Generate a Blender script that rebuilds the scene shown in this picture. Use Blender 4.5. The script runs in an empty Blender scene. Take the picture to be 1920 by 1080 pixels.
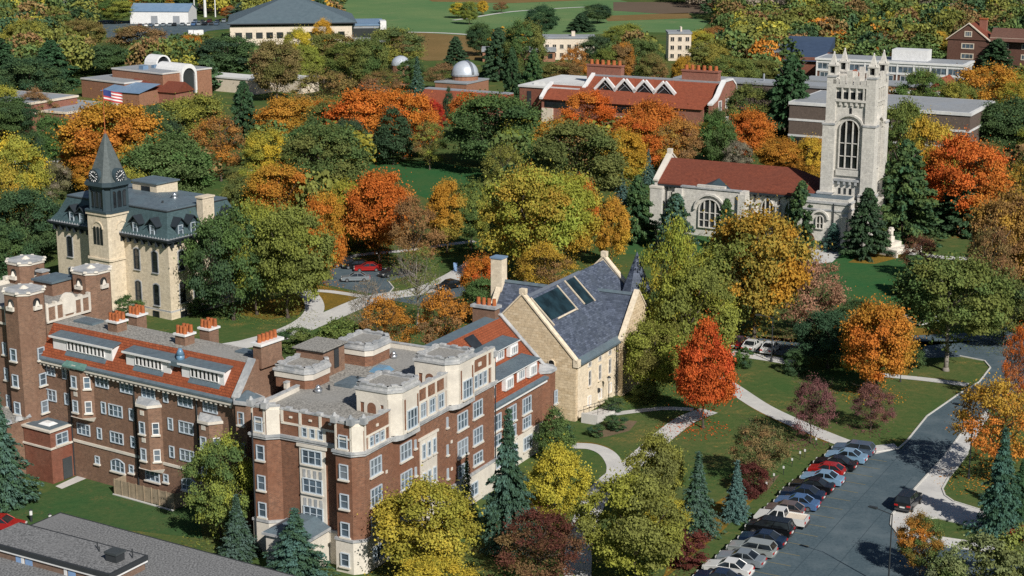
import bpy, bmesh, math, random
import numpy as np
from mathutils import Vector
R = math.radians
rnd = random.Random(7)
scene = bpy.context.scene
COL = scene.collection

# ---------------------------------------------------------------- camera model
F, CH, HOR = 3150.0, 66.0, -240.0          # focal length (px of a 1920 wide frame), camera height, horizon row
PIT = math.atan((540 - HOR) / F); CP, SP = math.cos(PIT), math.sin(PIT)
def ray(px, py):
    x, y = (px - 960) / F, (py - 540) / F
    return (x, CP - y * SP, -SP - y * CP)
def G(px, py, z=0.0):
    "point of the plane at height z seen at a pixel of the photograph"
    r = ray(px, py); t = (z - CH) / r[2]; return (r[0] * t, r[1] * t)
def PX(x, y, z=0.0):
    dz = z - CH; zc = y * CP - dz * SP; yc = -y * SP - dz * CP
    return (960 + F * x / zc, 540 + F * yc / zc)
def HT(px, py, y):
    r = ray(px, py); return CH + r[2] * y / r[1]
class Fr:
    "local building frame: u, v, z"
    def __init__(s, ox, oy, deg, oz=0.0):
        s.ox, s.oy, s.oz, s.deg = ox, oy, oz, deg
        s.c, s.s = math.cos(R(deg)), math.sin(R(deg))
    def w(s, u, v, z=0.0): return (s.ox + u * s.c - v * s.s, s.oy + u * s.s + v * s.c, s.oz + z)
    def loc(s, x, y):
        x -= s.ox; y -= s.oy; return (x * s.c + y * s.s, -x * s.s + y * s.c)
WORLD = Fr(0, 0, 0)

# ---------------------------------------------------------------- tagging
def tag(o, label=None, cat=None, group=None, kind=None):
    if label: o['label'] = label
    if cat: o['category'] = cat
    if group: o['group'] = group
    if kind: o['kind'] = kind
    return o
def empty(name, loc, label=None, cat=None, group=None, rz=0.0):
    o = bpy.data.objects.new(name, None); COL.objects.link(o)
    o.location = loc; o.rotation_euler.z = rz; o.empty_display_size = 0.5
    return tag(o, label, cat, group)
def copy_tree(o, parent=None):
    c = o.copy(); COL.objects.link(c)
    if parent: c.parent = parent
    for ch in o.children: copy_tree(ch, c)
    return c

# ---------------------------------------------------------------- materials
MATS = {}
def nodes_of(name):
    m = bpy.data.materials.new(name); m.use_nodes = True
    nt = m.node_tree; nt.nodes.clear()
    out = nt.nodes.new('ShaderNodeOutputMaterial')
    return m, nt, out
def N(nt, typ, **kw):
    n = nt.nodes.new(typ)
    for k, v in kw.items():
        if k == 'ins':
            for kk, vv in v.items(): n.inputs[kk].default_value = vv
        else: setattr(n, k, v)
    return n
def rgba(c): return (c[0], c[1], c[2], 1.0)
def mixc(nt, fac, a, b, blend='MIX'):
    n = N(nt, 'ShaderNodeMix', data_type='RGBA', blend_type=blend)
    for sock, v in ((n.inputs[0], fac), (n.inputs[6], a), (n.inputs[7], b)):
        if isinstance(v, bpy.types.NodeSocket): nt.links.new(v, sock)
        elif isinstance(v, (int, float)): sock.default_value = v
        else: sock.default_value = rgba(v)
    return n.outputs[2]
def ramp(nt, sock, p0, p1):
    n = N(nt, 'ShaderNodeMapRange'); n.inputs[1].default_value = p0; n.inputs[2].default_value = p1
    nt.links.new(sock, n.inputs[0]); return n.outputs[0]
def noise(nt, vec, scale, detail=3, rough=0.6):
    n = N(nt, 'ShaderNodeTexNoise'); n.inputs['Scale'].default_value = scale
    n.inputs['Detail'].default_value = detail; n.inputs['Roughness'].default_value = rough
    nt.links.new(vec, n.inputs['Vector']); return n.outputs[0]
def surf(name, c1, c2, fine=3.0, coarse=0.25, c3=None, rough=0.85, spec=0.3, bump=0.0, metal=0.0, amt=(0.35, 0.65), uv=False, weather=0.0):
    "two colours mixed by fine grain, a third by coarse stains"
    m, nt, out = nodes_of(name)
    tc = N(nt, 'ShaderNodeUVMap') if uv else N(nt, 'ShaderNodeNewGeometry')
    vec = tc.outputs['UV'] if uv else tc.outputs['Position']
    f = ramp(nt, noise(nt, vec, fine, 4, 0.65), *amt)
    col = mixc(nt, f, c1, c2)
    if c3 is not None:
        g = ramp(nt, noise(nt, vec, coarse, 4, 0.6), 0.45, 0.7)
        col = mixc(nt, g, col, c3)
    b = N(nt, 'ShaderNodeBsdfPrincipled')
    nt.links.new(col, b.inputs['Base Color'])
    b.inputs['Roughness'].default_value = rough; b.inputs['Metallic'].default_value = metal
    b.inputs['Specular IOR Level'].default_value = spec
    if bump:
        bn = N(nt, 'ShaderNodeBump'); bn.inputs['Strength'].default_value = bump; bn.inputs['Distance'].default_value = 0.1
        nt.links.new(f, bn.inputs['Height']); nt.links.new(bn.outputs[0], b.inputs['Normal'])
    nt.links.new(b.outputs[0], out.inputs[0])
    MATS[name] = m
    return m
def brickmat(name, ca, cb, mortar, bw, bh, cst=None, rough=0.9, msz=0.012, bump=0.2, coarse=0.22):
    "coursed masonry, tiles or slates laid out in metres along each face (UV)"
    m, nt, out = nodes_of(name)
    uv = N(nt, 'ShaderNodeUVMap').outputs['UV']
    t = N(nt, 'ShaderNodeTexBrick'); nt.links.new(uv, t.inputs['Vector'])
    t.inputs['Color1'].default_value = rgba(ca); t.inputs['Color2'].default_value = rgba(cb)
    t.inputs['Mortar'].default_value = rgba(mortar); t.inputs['Scale'].default_value = 1.0
    t.inputs['Mortar Size'].default_value = msz; t.inputs['Bias'].default_value = 0.0
    t.inputs['Brick Width'].default_value = bw; t.inputs['Row Height'].default_value = bh
    geo = N(nt, 'ShaderNodeNewGeometry').outputs['Position']
    g = ramp(nt, noise(nt, geo, coarse, 5, 0.65), 0.35, 0.7)
    col = mixc(nt, g, t.outputs['Color'], cst if cst else [x * 0.75 for x in ca])
    g2 = ramp(nt, noise(nt, geo, 2.2, 4, 0.7), 0.25, 0.75)
    dk = mixc(nt, g2, (0.72, 0.72, 0.72), (1.2, 1.2, 1.2))
    col = mixc(nt, 1.0, col, dk, 'MULTIPLY')
    b = N(nt, 'ShaderNodeBsdfPrincipled'); nt.links.new(col, b.inputs['Base Color'])
    b.inputs['Roughness'].default_value = rough; b.inputs['Specular IOR Level'].default_value = 0.25
    if bump:
        bn = N(nt, 'ShaderNodeBump'); bn.inputs['Strength'].default_value = bump; bn.inputs['Distance'].default_value = 0.05
        nt.links.new(t.outputs['Fac'], bn.inputs['Height']); bn.invert = True
        nt.links.new(bn.outputs[0], b.inputs['Normal'])
    nt.links.new(b.outputs[0], out.inputs[0]); MATS[name] = m; return m
def paint(name, c, rough=0.4, spec=0.5, metal=0.0, coat=0.0):
    m, nt, out = nodes_of(name)
    geo = N(nt, 'ShaderNodeNewGeometry').outputs['Position']
    f = ramp(nt, noise(nt, geo, 1.3, 3), 0.3, 0.7)
    col = mixc(nt, f, [x * 0.9 for x in c], [min(1, x * 1.06) for x in c])
    b = N(nt, 'ShaderNodeBsdfPrincipled'); nt.links.new(col, b.inputs['Base Color'])
    b.inputs['Roughness'].default_value = rough; b.inputs['Specular IOR Level'].default_value = spec
    b.inputs['Metallic'].default_value = metal; b.inputs['Coat Weight'].default_value = coat
    nt.links.new(b.outputs[0], out.inputs[0]); MATS[name] = m; return m

# masonry
brickmat('brick_brown', (.290,.158,.098), (.165,.094,.064), (.30,.235,.18), .30, .11, (.215,.125,.086))
brickmat('brick_red', (.270,.118,.066), (.155,.072,.046), (.29,.205,.15), .30, .11, (.215,.097,.058))
brickmat('brick_annex', (.28,.115,.070), (.20,.085,.055), (.22,.13,.10), .24, .085, (.21,.07,.045))
brickmat('brick_tan', (.36,.175,.105), (.29,.14,.085), (.33,.22,.15), .5, .2, (.31,.155,.10))
brickmat('brick_plain', (.34,.140,.098), (.26,.108,.076), (.32,.20,.15), .4, .15, (.29,.12,.085))
brickmat('brick_dark', (.150,.115,.096), (.130,.100,.084), (.15,.12,.10), .6, .2, (.14,.108,.09))
brickmat('brick_mottled', (.27,.165,.12), (.16,.105,.08), (.27,.22,.18), .4, .16, (.20,.135,.10))
brickmat('brick_far', (.17,.085,.062), (.12,.062,.048), (.2,.14,.11), .6, .25, (.14,.07,.052))
surf('slate_blue', (.055,.085,.145), (.045,.07,.12), .5, .05, (.06,.09,.14), rough=.6)
brickmat('buff_stone', (.74,.635,.475), (.66,.56,.41), (.58,.49,.36), 1.1, .38, (.67,.58,.45), msz=.015)
brickmat('ashlar', (.80,.655,.46), (.62,.475,.30), (.46,.35,.22), .8, .34, (.70,.56,.38), msz=.02, bump=.5, coarse=.5)
brickmat('ashlar_fine', (.83,.72,.555), (.76,.64,.475), (.66,.55,.40), .95, .36, (.78,.67,.51), msz=.012)
brickmat('chapel_stone', (.74,.71,.645), (.63,.60,.545), (.56,.535,.485), .8, .36, (.57,.55,.51), msz=.015, bump=.3, coarse=.45)
surf('limestone', (.76,.71,.62), (.66,.61,.53), 4.0, .35, (.56,.52,.46), rough=.85)
surf('coping', (.54,.54,.53), (.36,.37,.38), 2.2, .6, (.27,.29,.31), rough=.8)
brickmat('tile_red', (.375,.100,.040), (.255,.068,.030), (.15,.042,.022), .5, .3, (.27,.078,.036), msz=.03, bump=.6)
brickmat('tile_dull', (.235,.066,.037), (.165,.048,.030), (.12,.036,.022), .6, .3, (.175,.054,.034), msz=.02)
brickmat('tile_rust', (.325,.088,.044), (.245,.066,.036), (.17,.05,.03), .8, .4, (.255,.074,.040), msz=.02)
brickmat('slate', (.155,.185,.255), (.045,.058,.092), (.04,.05,.065), .55, .28, (.080,.098,.130), msz=.014, bump=.4, coarse=.7, rough=.55)
brickmat('slate_green', (.072,.118,.128), (.055,.095,.104), (.036,.062,.07), .5, .25, (.066,.107,.116), msz=.012, rough=.6)
brickmat('spire_slate', (.125,.148,.148), (.095,.115,.116), (.07,.085,.085), .5, .25, (.11,.13,.13), msz=.012, rough=.6)
brickmat('boards', (.40,.31,.21), (.30,.235,.16), (.14,.11,.08), .18, 3.0, (.34,.28,.20), msz=.02)
surf('gravel', (.41,.395,.36), (.15,.145,.135), 5.0, .12, (.31,.305,.29), rough=.95, spec=.1, amt=(.38,.62))
surf('gravel_dark', (.285,.29,.295), (.095,.098,.102), 5.5, .1, (.21,.213,.217), rough=.95, spec=.1, amt=(.38,.62))
surf('membrane', (.34,.35,.36), (.25,.27,.29), 1.2, .12, (.30,.33,.37), rough=.8)
surf('membrane_white', (.74,.74,.72), (.62,.62,.61), 1.2, .12, (.52,.53,.54), rough=.8)
surf('lead', (.135,.175,.205), (.095,.125,.15), 1.6, .3, (.12,.17,.20), rough=.55)
surf('copper', (.14,.27,.23), (.10,.20,.18), 2.0, .4, (.085,.14,.14), rough=.6)
surf('shingle_grey', (.112,.155,.180), (.085,.122,.145), .6, .05, (.10,.135,.16), rough=.8)
surf('metal_blue', (.19,.29,.42), (.15,.24,.36), .5, .05, (.22,.31,.42), rough=.45)
surf('terracotta', (.48,.150,.048), (.36,.105,.036), 6.0, 1.5, (.26,.085,.04), rough=.8)
surf('bark', (.105,.082,.062), (.055,.043,.034), 5.0, .8, (.14,.12,.10), rough=.95)
surf('bark_pale', (.30,.27,.235), (.20,.175,.15), 5.0, .8, (.24,.215,.19), rough=.95)
paint('white_paint', (.80,.80,.79)); paint('frame_paint', (.50,.57,.63), .5); paint('dark_metal', (.035,.04,.045), .5)
paint('iron_teal', (.045,.072,.088), .5); paint('iron_dark', (.026,.034,.042), .5); paint('cream_paint', (.72,.62,.50), .7); paint('concrete_white', (.62,.60,.57), .8)
paint('silver_dome', (.66,.71,.78), .34, .5, .35); paint('door_brown', (.13,.05,.03), .6); paint('blue_paint', (.22,.36,.60), .5)
paint('door_grey', (.05,.06,.065), .6); paint('sign_red', (.55,.03,.03)); paint('vent_metal', (.55,.58,.62), .3, .5, .8); paint('sky_plastic', (.13,.25,.37), .3)
paint('flag_red', (.50,.04,.05), .7); paint('flag_blue', (.03,.05,.20), .7); paint('lamp_glass', (.65,.62,.55), .3)
def glassmat(name, c, rough=.06, spec=.7):
    m, nt, out = nodes_of(name)
    geo = N(nt, 'ShaderNodeNewGeometry').outputs['Position']
    f = ramp(nt, noise(nt, geo, .55, 2), 0.35, 0.65)
    col = mixc(nt, f, [x * .6 for x in c], [min(1, x * 1.7) for x in c])
    oi = N(nt, 'ShaderNodeObjectInfo'); q = ramp(nt, oi.outputs['Random'], .55, .95)
    if name in ('glass', 'glass_dark'): col = mixc(nt, q, col, (.20,.23,.26) if name == 'glass' else (.05,.055,.06))   # some blinds are down
    b = N(nt, 'ShaderNodeBsdfPrincipled'); nt.links.new(col, b.inputs['Base Color'])
    b.inputs['Roughness'].default_value = rough; b.inputs['Specular IOR Level'].default_value = spec
    nt.links.new(b.outputs[0], out.inputs[0]); MATS[name] = m
glassmat('glass', (.075,.105,.135)); glassmat('glass_dark', (.016,.019,.022)); glassmat('glass_blue', (.06,.10,.15))
glassmat('glass_car', (.014,.018,.022), .04); glassmat('solar', (.011,.027,.036), .5, .3)
def M(n): return MATS[n]

# ---------------------------------------------------------------- mesh builder
class MB:
    def __init__(s, fr=WORLD): s.fr, s.f, s.v, s.mi = fr, [], [], []
    def face(s, pts, m=0):
        i = len(s.v); s.v += [s.fr.w(*p) for p in pts]; s.f.append(list(range(i, i + len(pts)))); s.mi.append(m)
    def mesh(s, pts, faces, m=0):
        i = len(s.v); s.v += [s.fr.w(*p) for p in pts]
        for k, f in enumerate(faces): s.f.append([i + a for a in f]); s.mi.append(m[k] if isinstance(m, (list, tuple)) else m)
    def box(s, u0, u1, v0, v1, z0, z1, m=0, top=None, bot=True):
        p = [(u0,v0,z0),(u1,v0,z0),(u1,v1,z0),(u0,v1,z0),(u0,v0,z1),(u1,v0,z1),(u1,v1,z1),(u0,v1,z1)]
        fs = [(0,1,5,4),(1,2,6,5),(2,3,7,6),(3,0,4,7),(4,5,6,7),(3,2,1,0)]
        s.mesh(p, fs, [m]*4 + [m if top is None else top, m])
    def prism(s, poly, z0, z1, m=0, top=None):
        n = len(poly); p = [(a,b,z0) for a,b in poly] + [(a,b,z1) for a,b in poly]
        fs = [(i,(i+1)%n,n+(i+1)%n,n+i) for i in range(n)] + [tuple(range(n,2*n)), tuple(range(n-1,-1,-1))]
        s.mesh(p, fs, [m]*n + [m if top is None else top, m])
    def taper(s, polyA, z0, polyB, z1, m=0, top=None):
        n = len(polyA); p = [(a,b,z0) for a,b in polyA] + [(a,b,z1) for a,b in polyB]
        fs = [(i,(i+1)%n,n+(i+1)%n,n+i) for i in range(n)] + [tuple(range(n,2*n)), tuple(range(n-1,-1,-1))]
        s.mesh(p, fs, [m]*n + [m if top is None else top, m])
    def slab(s, pts, n, t, m=0, edge=None):
        "flat polygon (3-D points) thickened by t along n"
        k = len(pts); q = [(p[0]+n[0]*t, p[1]+n[1]*t, p[2]+n[2]*t) for p in pts]
        fs = [(i,(i+1)%k,k+(i+1)%k,k+i) for i in range(k)] + [tuple(range(k,2*k)), tuple(range(k-1,-1,-1))]
        e = m if edge is None else edge
        s.mesh(list(pts)+q, fs, [e]*k + [m, m])
    def xprism(s, prof, a0, a1, axis='v', m=0, cap=None):
        "profile of (h, z) points extruded along v (h = u) or along u (h = v)"
        n = len(prof)
        mk = (lambda h, z, a: (h, a, z)) if axis == 'v' else (lambda h, z, a: (a, h, z))
        p = [mk(h, z, a0) for h, z in prof] + [mk(h, z, a1) for h, z in prof]
        fs = [(i,(i+1)%n,n+(i+1)%n,n+i) for i in range(n)] + [tuple(range(n,2*n)), tuple(range(n-1,-1,-1))]
        mm = m if isinstance(m, (list, tuple)) else [m]*n
        c = (mm[0] if cap is None else cap)
        s.mesh(p, fs, list(mm) + [c, c])
    def cyl(s, u, v, z0, z1, r0, r1=None, n=10, m=0, cap=None):
        r1 = r0 if r1 is None else r1
        A = [(u+r0*math.cos(2*math.pi*i/n), v+r0*math.sin(2*math.pi*i/n)) for i in range(n)]
        if r1 < 1e-4:
            p = [(a,b,z0) for a,b in A] + [(u,v,z1)]
            s.mesh(p, [(i,(i+1)%n,n) for i in range(n)], m); return
        B = [(u+r1*math.cos(2*math.pi*i/n), v+r1*math.sin(2*math.pi*i/n)) for i in range(n)]
        s.taper(A, z0, B, z1, m, cap)
    def tube(s, p, q, r0, r1=None, n=6, m=0):
        r1 = r0 if r1 is None else r1
        p, q = Vector(p), Vector(q); d = (q-p).normalized()
        a = d.cross(Vector((0,0,1)) if abs(d.z) < .9 else Vector((1,0,0))).normalized(); b = d.cross(a)
        P = [tuple(p + (a*math.cos(t)+b*math.sin(t))*r0) for t in [2*math.pi*i/n for i in range(n)]]
        Q = [tuple(q + (a*math.cos(t)+b*math.sin(t))*r1) for t in [2*math.pi*i/n for i in range(n)]]
        s.mesh(P+Q, [(i,(i+1)%n,n+(i+1)%n,n+i) for i in range(n)] + [tuple(range(n-1,-1,-1)), tuple(range(n,2*n))], m)
    def data(s, name, mats, off=(0,0,0), smooth=False, recalc=True):
        me = bpy.data.meshes.new(name)
        me.from_pydata([(a-off[0], b-off[1], c-off[2]) for a,b,c in s.v], [], s.f)
        for mm in mats: me.materials.append(M(mm) if isinstance(mm, str) else mm)
        me.polygons.foreach_set('material_index', s.mi)
        if recalc:
            bm = bmesh.new(); bm.from_mesh(me); bmesh.ops.recalc_face_normals(bm, faces=bm.faces); bm.to_mesh(me); bm.free()
        uvl = me.uv_layers.new(name='UVMap').data
        for pl in me.polygons:
            n = pl.normal
            if abs(n.z) > .96: t, b = Vector((1,0,0)), Vector((0,1,0))
            else:
                t = Vector((-n.y, n.x, 0)).normalized(); b = n.cross(t)
            for li in pl.loop_indices:
                co = me.vertices[me.loops[li].vertex_index].co
                uvl[li].uv = (co.dot(t), co.dot(b))
        if smooth: me.polygons.foreach_set('use_smooth', [True]*len(me.polygons))
        return me
    def objs(s, name, mats, parent=None, **k):
        "one object per separate piece (touching shapes stay together)"
        comp = s.pieces(); n = 0
        for c in comp:
            b = MB(s.fr); mp = {}
            for fi in c:
                f = s.f[fi]; nf = []
                for a in f:
                    if a not in mp: mp[a] = len(b.v); b.v.append(s.v[a])
                    nf.append(mp[a])
                b.f.append(nf); b.mi.append(s.mi[fi])
            b.obj(name, mats, parent, **k)
    def pieces(s):
        V = np.array(s.v); par = {}
        def find(a):
            while par.setdefault(a, a) != a: par[a] = par[par[a]]; a = par[a]
            return a
        for f in s.f:
            for a in f[1:]: par[find(a)] = find(f[0])
        isl = {}
        for i, f in enumerate(s.f): isl.setdefault(find(f[0]), []).append(i)
        ks = list(isl); bb = []
        for k in ks:
            P = V[sorted({a for i in isl[k] for a in s.f[i]})]; bb.append((P.min(0)-.012, P.max(0)+.012))
        q = {k: k for k in range(len(ks))}
        def fd(a):
            while q[a] != a: a = q[a]
            return a
        for i in range(len(ks)):
            for j in range(i):
                if (bb[i][0] <= bb[j][1]).all() and (bb[j][0] <= bb[i][1]).all(): q[fd(i)] = fd(j)
        out = {}
        for i, k in enumerate(ks): out.setdefault(fd(i), []).extend(isl[k])
        return list(out.values())
    def obj(s, name, mats, parent=None, label=None, cat=None, group=None, kind=None, smooth=False):
        if isinstance(mats, str) or not isinstance(mats, (list, tuple)): mats = [mats]
        root = parent
        off = Vector((0,0,0))
        while root is not None: off = off + root.location; root = root.parent
        if parent is None:
            xs = np.array(s.v); c = (xs.min(0)+xs.max(0))/2; off = Vector((c[0], c[1], xs[:,2].min()))
        o = bpy.data.objects.new(name, s.data(name, mats, off, smooth))
        COL.objects.link(o); o.parent = parent
        if parent is None: o.location = off
        return tag(o, label, cat, group, kind)
# ---------------------------------------------------------------- windows
PROTO = {}
def outline(w, h, arch):
    if arch == 0: return [(-w/2,0),(w/2,0),(w/2,h),(-w/2,h)]
    r = w/2; pts = [(-r,0),(r,0)]
    n = 10
    if arch == 1:      # round
        pts += [(r*math.cos(math.pi*i/n), h-r+r*math.sin(math.pi*i/n)) for i in range(n+1)]
    elif arch == 3:    # flat segmental
        k = w*.18; pts += [(r-w*i/n, h-k+k*math.sin(math.pi*i/n)) for i in range(n+1)]
    else:              # pointed
        rr = w*1.05; zc = h-math.sqrt(max(rr*rr-(rr-r)**2, .01)); a1 = math.acos((rr-r)/rr)
        pts += [(r-rr+rr*math.cos(a1*i/6), zc+rr*math.sin(a1*i/6)) for i in range(7)]
        pts += [(-(r-rr+rr*math.cos(a1*i/6)), zc+rr*math.sin(a1*i/6)) for i in range(5,-1,-1)]
    return pts
def top_at(w, h, arch, x):
    if arch == 0: return h
    if arch == 3: return h - w*.10
    r = w/2
    if arch == 1: return h - r + math.sqrt(max(r*r-x*x, 0))
    return h - (abs(x)/r)**1.5*w*.75
def win_proto(w, h, cols=1, rows=2, arch=0, frame='frame_paint', glass='glass', sill='limestone', t=.09, dep=.13, bar=.05, sur=None):
    key = (w,h,cols,rows,arch,frame,glass,sill,t,dep,bar,sur)
    if key in PROTO: return PROTO[key]
    b = MB(); o = outline(w, h, arch); n = len(o); cx, cz = 0, h/2
    i = []
    for x, z in o:
        sx = (w-2*t)/w; sz = (h-2*t)/h
        i.append((x*sx, cz+(z-cz)*sz))
    P = [(x,-dep,z) for x,z in o]+[(x,-dep,z) for x,z in i]+[(x,.02,z) for x,z in o]+[(x,-.02,z) for x,z in i]
    fs = []
    for k in range(n):
        j = (k+1)%n
        fs += [(k,j,n+j,n+k),(k,2*n+k,2*n+j,j),(n+k,n+j,3*n+j,3*n+k)]
    b.mesh(P, fs, 0)
    for c in range(1, cols):
        x = -w/2+w*c/cols
        b.box(x-bar*.8, x+bar*.8, -dep*.8, -.02, t, top_at(w,h,arch,x)-t*.5, 0)
    for r_ in range(1, rows):
        z = h*r_/rows if arch == 0 else (h*.78)*r_/rows
        b.box(-w/2+t, w/2-t, -dep*.6, -.02, z-bar*.5, z+bar*.5, 0)
    if sill: b.box(-w/2-.12, w/2+.12, -dep-.10, .02, -.16, -.002, 1)
    if sur:
        so = outline(w+2*sur, h+sur, arch)
        Q = [(x,-.06,z) for x,z in so]+[(x,-.06,z) for x,z in o]+[(x,.02,z) for x,z in so]
        b.mesh(Q, [(k,(k+1)%n,n+(k+1)%n,n+k) for k in range(1,n)] + [(k,2*n+k,2*n+(k+1)%n,(k+1)%n) for k in range(1,n)], 1)
    fm = b.data('window', [frame, sill or sur and 'limestone' or 'limestone'], recalc=True)
    g = MB(); g.face([(x,-.022,z) for x,z in i], 0)
    gm = g.data('pane', [glass], recalc=False)
    PROTO[key] = (fm, gm); return PROTO[key]
FACE = {'-v': 0, '-u': -90, '+v': 180, '+u': 90}
def win(parent, fr, u, v, z, face, *a, name='window', pane=True, **k):
    fm, gm = win_proto(*a, **k)
    p = fr.w(u, v, z); off = Vector((0,0,0)); q_ = parent
    while q_ is not None: off = off + q_.location; q_ = q_.parent
    o = bpy.data.objects.new(name, fm); COL.objects.link(o); o.parent = parent
    o.location = (p[0]-off[0], p[1]-off[1], p[2]-off[2])
    o.rotation_euler.z = R(fr.deg + (FACE[face] if isinstance(face, str) else face))
    g = bpy.data.objects.new('pane', gm); COL.objects.link(g); g.parent = o
    return o
# ---------------------------------------------------------------- camera, sky, sun
cd = bpy.data.cameras.new('camera'); cam = bpy.data.objects.new('camera', cd); COL.objects.link(cam)
cam.location = (0, 0, CH); cam.rotation_euler = (math.pi/2 - PIT, 0, 0)
cd.sensor_width = 36.0; cd.lens = F/1920*36; cd.clip_start = 1.0; cd.clip_end = 6000
scene.camera = cam
SUN_EL = R(37); SUN_AZ = Vector((.46, -.89)).normalized()
sv = Vector((SUN_AZ.x*math.cos(SUN_EL), SUN_AZ.y*math.cos(SUN_EL), math.sin(SUN_EL)))
ld = bpy.data.lights.new('sun', 'SUN'); ld.energy = 4.8; ld.angle = R(.5); ld.color = (1.0, .95, .875)
so = bpy.data.objects.new('sun', ld); COL.objects.link(so); so.location = (60, -120, 160)
so.rotation_euler = sv.to_track_quat('Z', 'Y').to_euler()
wd = bpy.data.worlds.new('World'); scene.world = wd; wd.use_nodes = True
wn = wd.node_tree; bg = wn.nodes['Background']; sky = wn.nodes.new('ShaderNodeTexSky')
sky.sky_type = 'NISHITA'; sky.sun_disc = False; sky.sun_elevation = SUN_EL
sky.sun_rotation = math.atan2(SUN_AZ.x, SUN_AZ.y); sky.altitude = 300; sky.dust_density = .6; sky.ozone_density = 1.6
wn.links.new(sky.outputs[0], bg.inputs[0]); bg.inputs[1].default_value = .05
scene.view_settings.view_transform = 'Standard'; scene.view_settings.look = 'None'
scene.view_settings.exposure = 0.0; scene.view_settings.gamma = 1.0
scene.cycles.max_bounces = 5; scene.cycles.diffuse_bounces = 2; scene.cycles.glossy_bounces = 2
scene.cycles.transmission_bounces = 2; scene.cycles.transparent_max_bounces = 4
scene.cycles.use_denoising = False
scene.cycles.volume_bounces = 0

# ---------------------------------------------------------------- ground
def groundmat(name, a, b, c, litter, lit_amt=.62, s=.06):
    m, nt, out = nodes_of(name)
    geo = N(nt, 'ShaderNodeNewGeometry').outputs['Position']
    f1 = ramp(nt, noise(nt, geo, s, 5, .65), .35, .68)
    f2 = ramp(nt, noise(nt, geo, 1.1, 5, .75), .3, .72)
    f3 = ramp(nt, noise(nt, geo, s*2.3, 6, .8), lit_amt, lit_amt+.12)
    f4 = ramp(nt, noise(nt, geo, 3.5, 3, .7), .45, .6)
    col = mixc(nt, f1, a, b); col = mixc(nt, f2, col, c)
    mm = N(nt, 'ShaderNodeMath', operation='MULTIPLY'); nt.links.new(f3, mm.inputs[0]); nt.links.new(f4, mm.inputs[1])
    col = mixc(nt, mm.outputs[0], col, litter)
    d = N(nt, 'ShaderNodeBsdfDiffuse'); nt.links.new(col, d.inputs[0])
    bn = N(nt, 'ShaderNodeBump'); bn.inputs['Strength'].default_value = .5; bn.inputs['Distance'].default_value = .12
    nt.links.new(noise(nt, geo, 4.0, 3), bn.inputs['Height']); nt.links.new(bn.outputs[0], d.inputs['Normal'])
    nt.links.new(d.outputs[0], out.inputs[0]); MATS[name] = m
groundmat('grass', (.072,.126,.040), (.160,.146,.056), (.050,.102,.032), (.32,.21,.07), .54)
groundmat('lawn', (.040,.128,.046), (.085,.135,.048), (.032,.105,.038), (.15,.135,.055), .60, .09)
groundmat('litter', (.20,.125,.030), (.26,.15,.030), (.10,.095,.025), (.34,.20,.035), .45)
groundmat('lawn_mix', (.050,.118,.042), (.110,.132,.052), (.038,.092,.034), (.17,.135,.06), .53, .09)
groundmat('golf', (.095,.200,.085), (.205,.270,.115), (.110,.190,.080), (.28,.27,.15), .56, .020)
groundmat('field_tan', (.27,.17,.075), (.20,.135,.06), (.16,.12,.05), (.30,.21,.10), .5, .03)
groundmat('field_brown', (.15,.115,.085), (.18,.135,.10), (.13,.10,.075), (.20,.15,.11), .6, .02)
groundmat('mulch', (.16,.12,.08), (.12,.09,.06), (.20,.15,.10), (.22,.15,.07), .5, .3)
surf('asphalt', (.090,.128,.150), (.060,.092,.112), 3.0, .22, (.125,.162,.182), rough=.9, spec=.2)
surf('asphalt_seam', (.040,.062,.076), (.055,.085,.105), 3.0, .3, rough=.8)
surf('concrete', (.62,.61,.58), (.56,.55,.53), 1.2, .25, (.47,.465,.45), rough=.9)
surf('kerb_mat', (.64,.63,.58), (.52,.51,.48), 2.5, .4, rough=.9)
paint('line_yellow', (.20,.18,.10), .8); paint('line_white', (.6,.6,.58), .8)
gb = MB(); gb.face([(-1500,-200,0),(1500,-200,0),(1500,3800,0),(-1500,3800,0)])
gb.obj('ground', 'grass', kind='structure')
def sheet(name, pts, mat, z, kind='structure', px=True):
    b = MB(); b.face([(*(G(*p) if px else p), z) for p in pts]); return b.obj(name, mat, kind=kind)
def ribbon(name, pts, w, mat, z, px=True, smooth=True):
    P = [Vector(G(*p)) if px else Vector(p) for p in pts]
    if smooth:
        Q = []
        for i in range(len(P)-1):
            p0, p1, p2, p3 = P[max(i-1,0)], P[i], P[i+1], P[min(i+2,len(P)-1)]
            for k in range(6):
                t = k/6; Q.append(.5*((2*p1)+(p2-p0)*t+(2*p0-5*p1+4*p2-p3)*t*t+(3*p1-p0-3*p2+p3)*t**3))
        P = Q+[P[-1]]
    b = MB(); L, Rr = [], []
    for i, p in enumerate(P):
        d = (P[min(i+1,len(P)-1)]-P[max(i-1,0)]).normalized(); n = Vector((-d.y, d.x))
        L.append(p+n*w/2); Rr.append(p-n*w/2)
    b.mesh([(q.x,q.y,z) for q in L+Rr], [(i,i+1,len(L)+i+1,len(L)+i) for i in range(len(L)-1)])
    return b.obj(name, mat, kind='structure')
def kerb(pts, px=True, w=.18, h=.13):
    P = [Vector(G(*p)) if px else Vector(p) for p in pts]
    b = MB()
    for i in range(len(P)-1):
        d = (P[i+1]-P[i]).normalized(); n = Vector((-d.y,d.x))*w/2
        b.prism([tuple(P[i]-n), tuple(P[i+1]-n+d*.03), tuple(P[i+1]+n+d*.03), tuple(P[i]+n)], 0, h)
    return b.obj('kerb', 'kerb_mat', kind='structure')
L = Fr(0, 0, 62.08)
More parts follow.
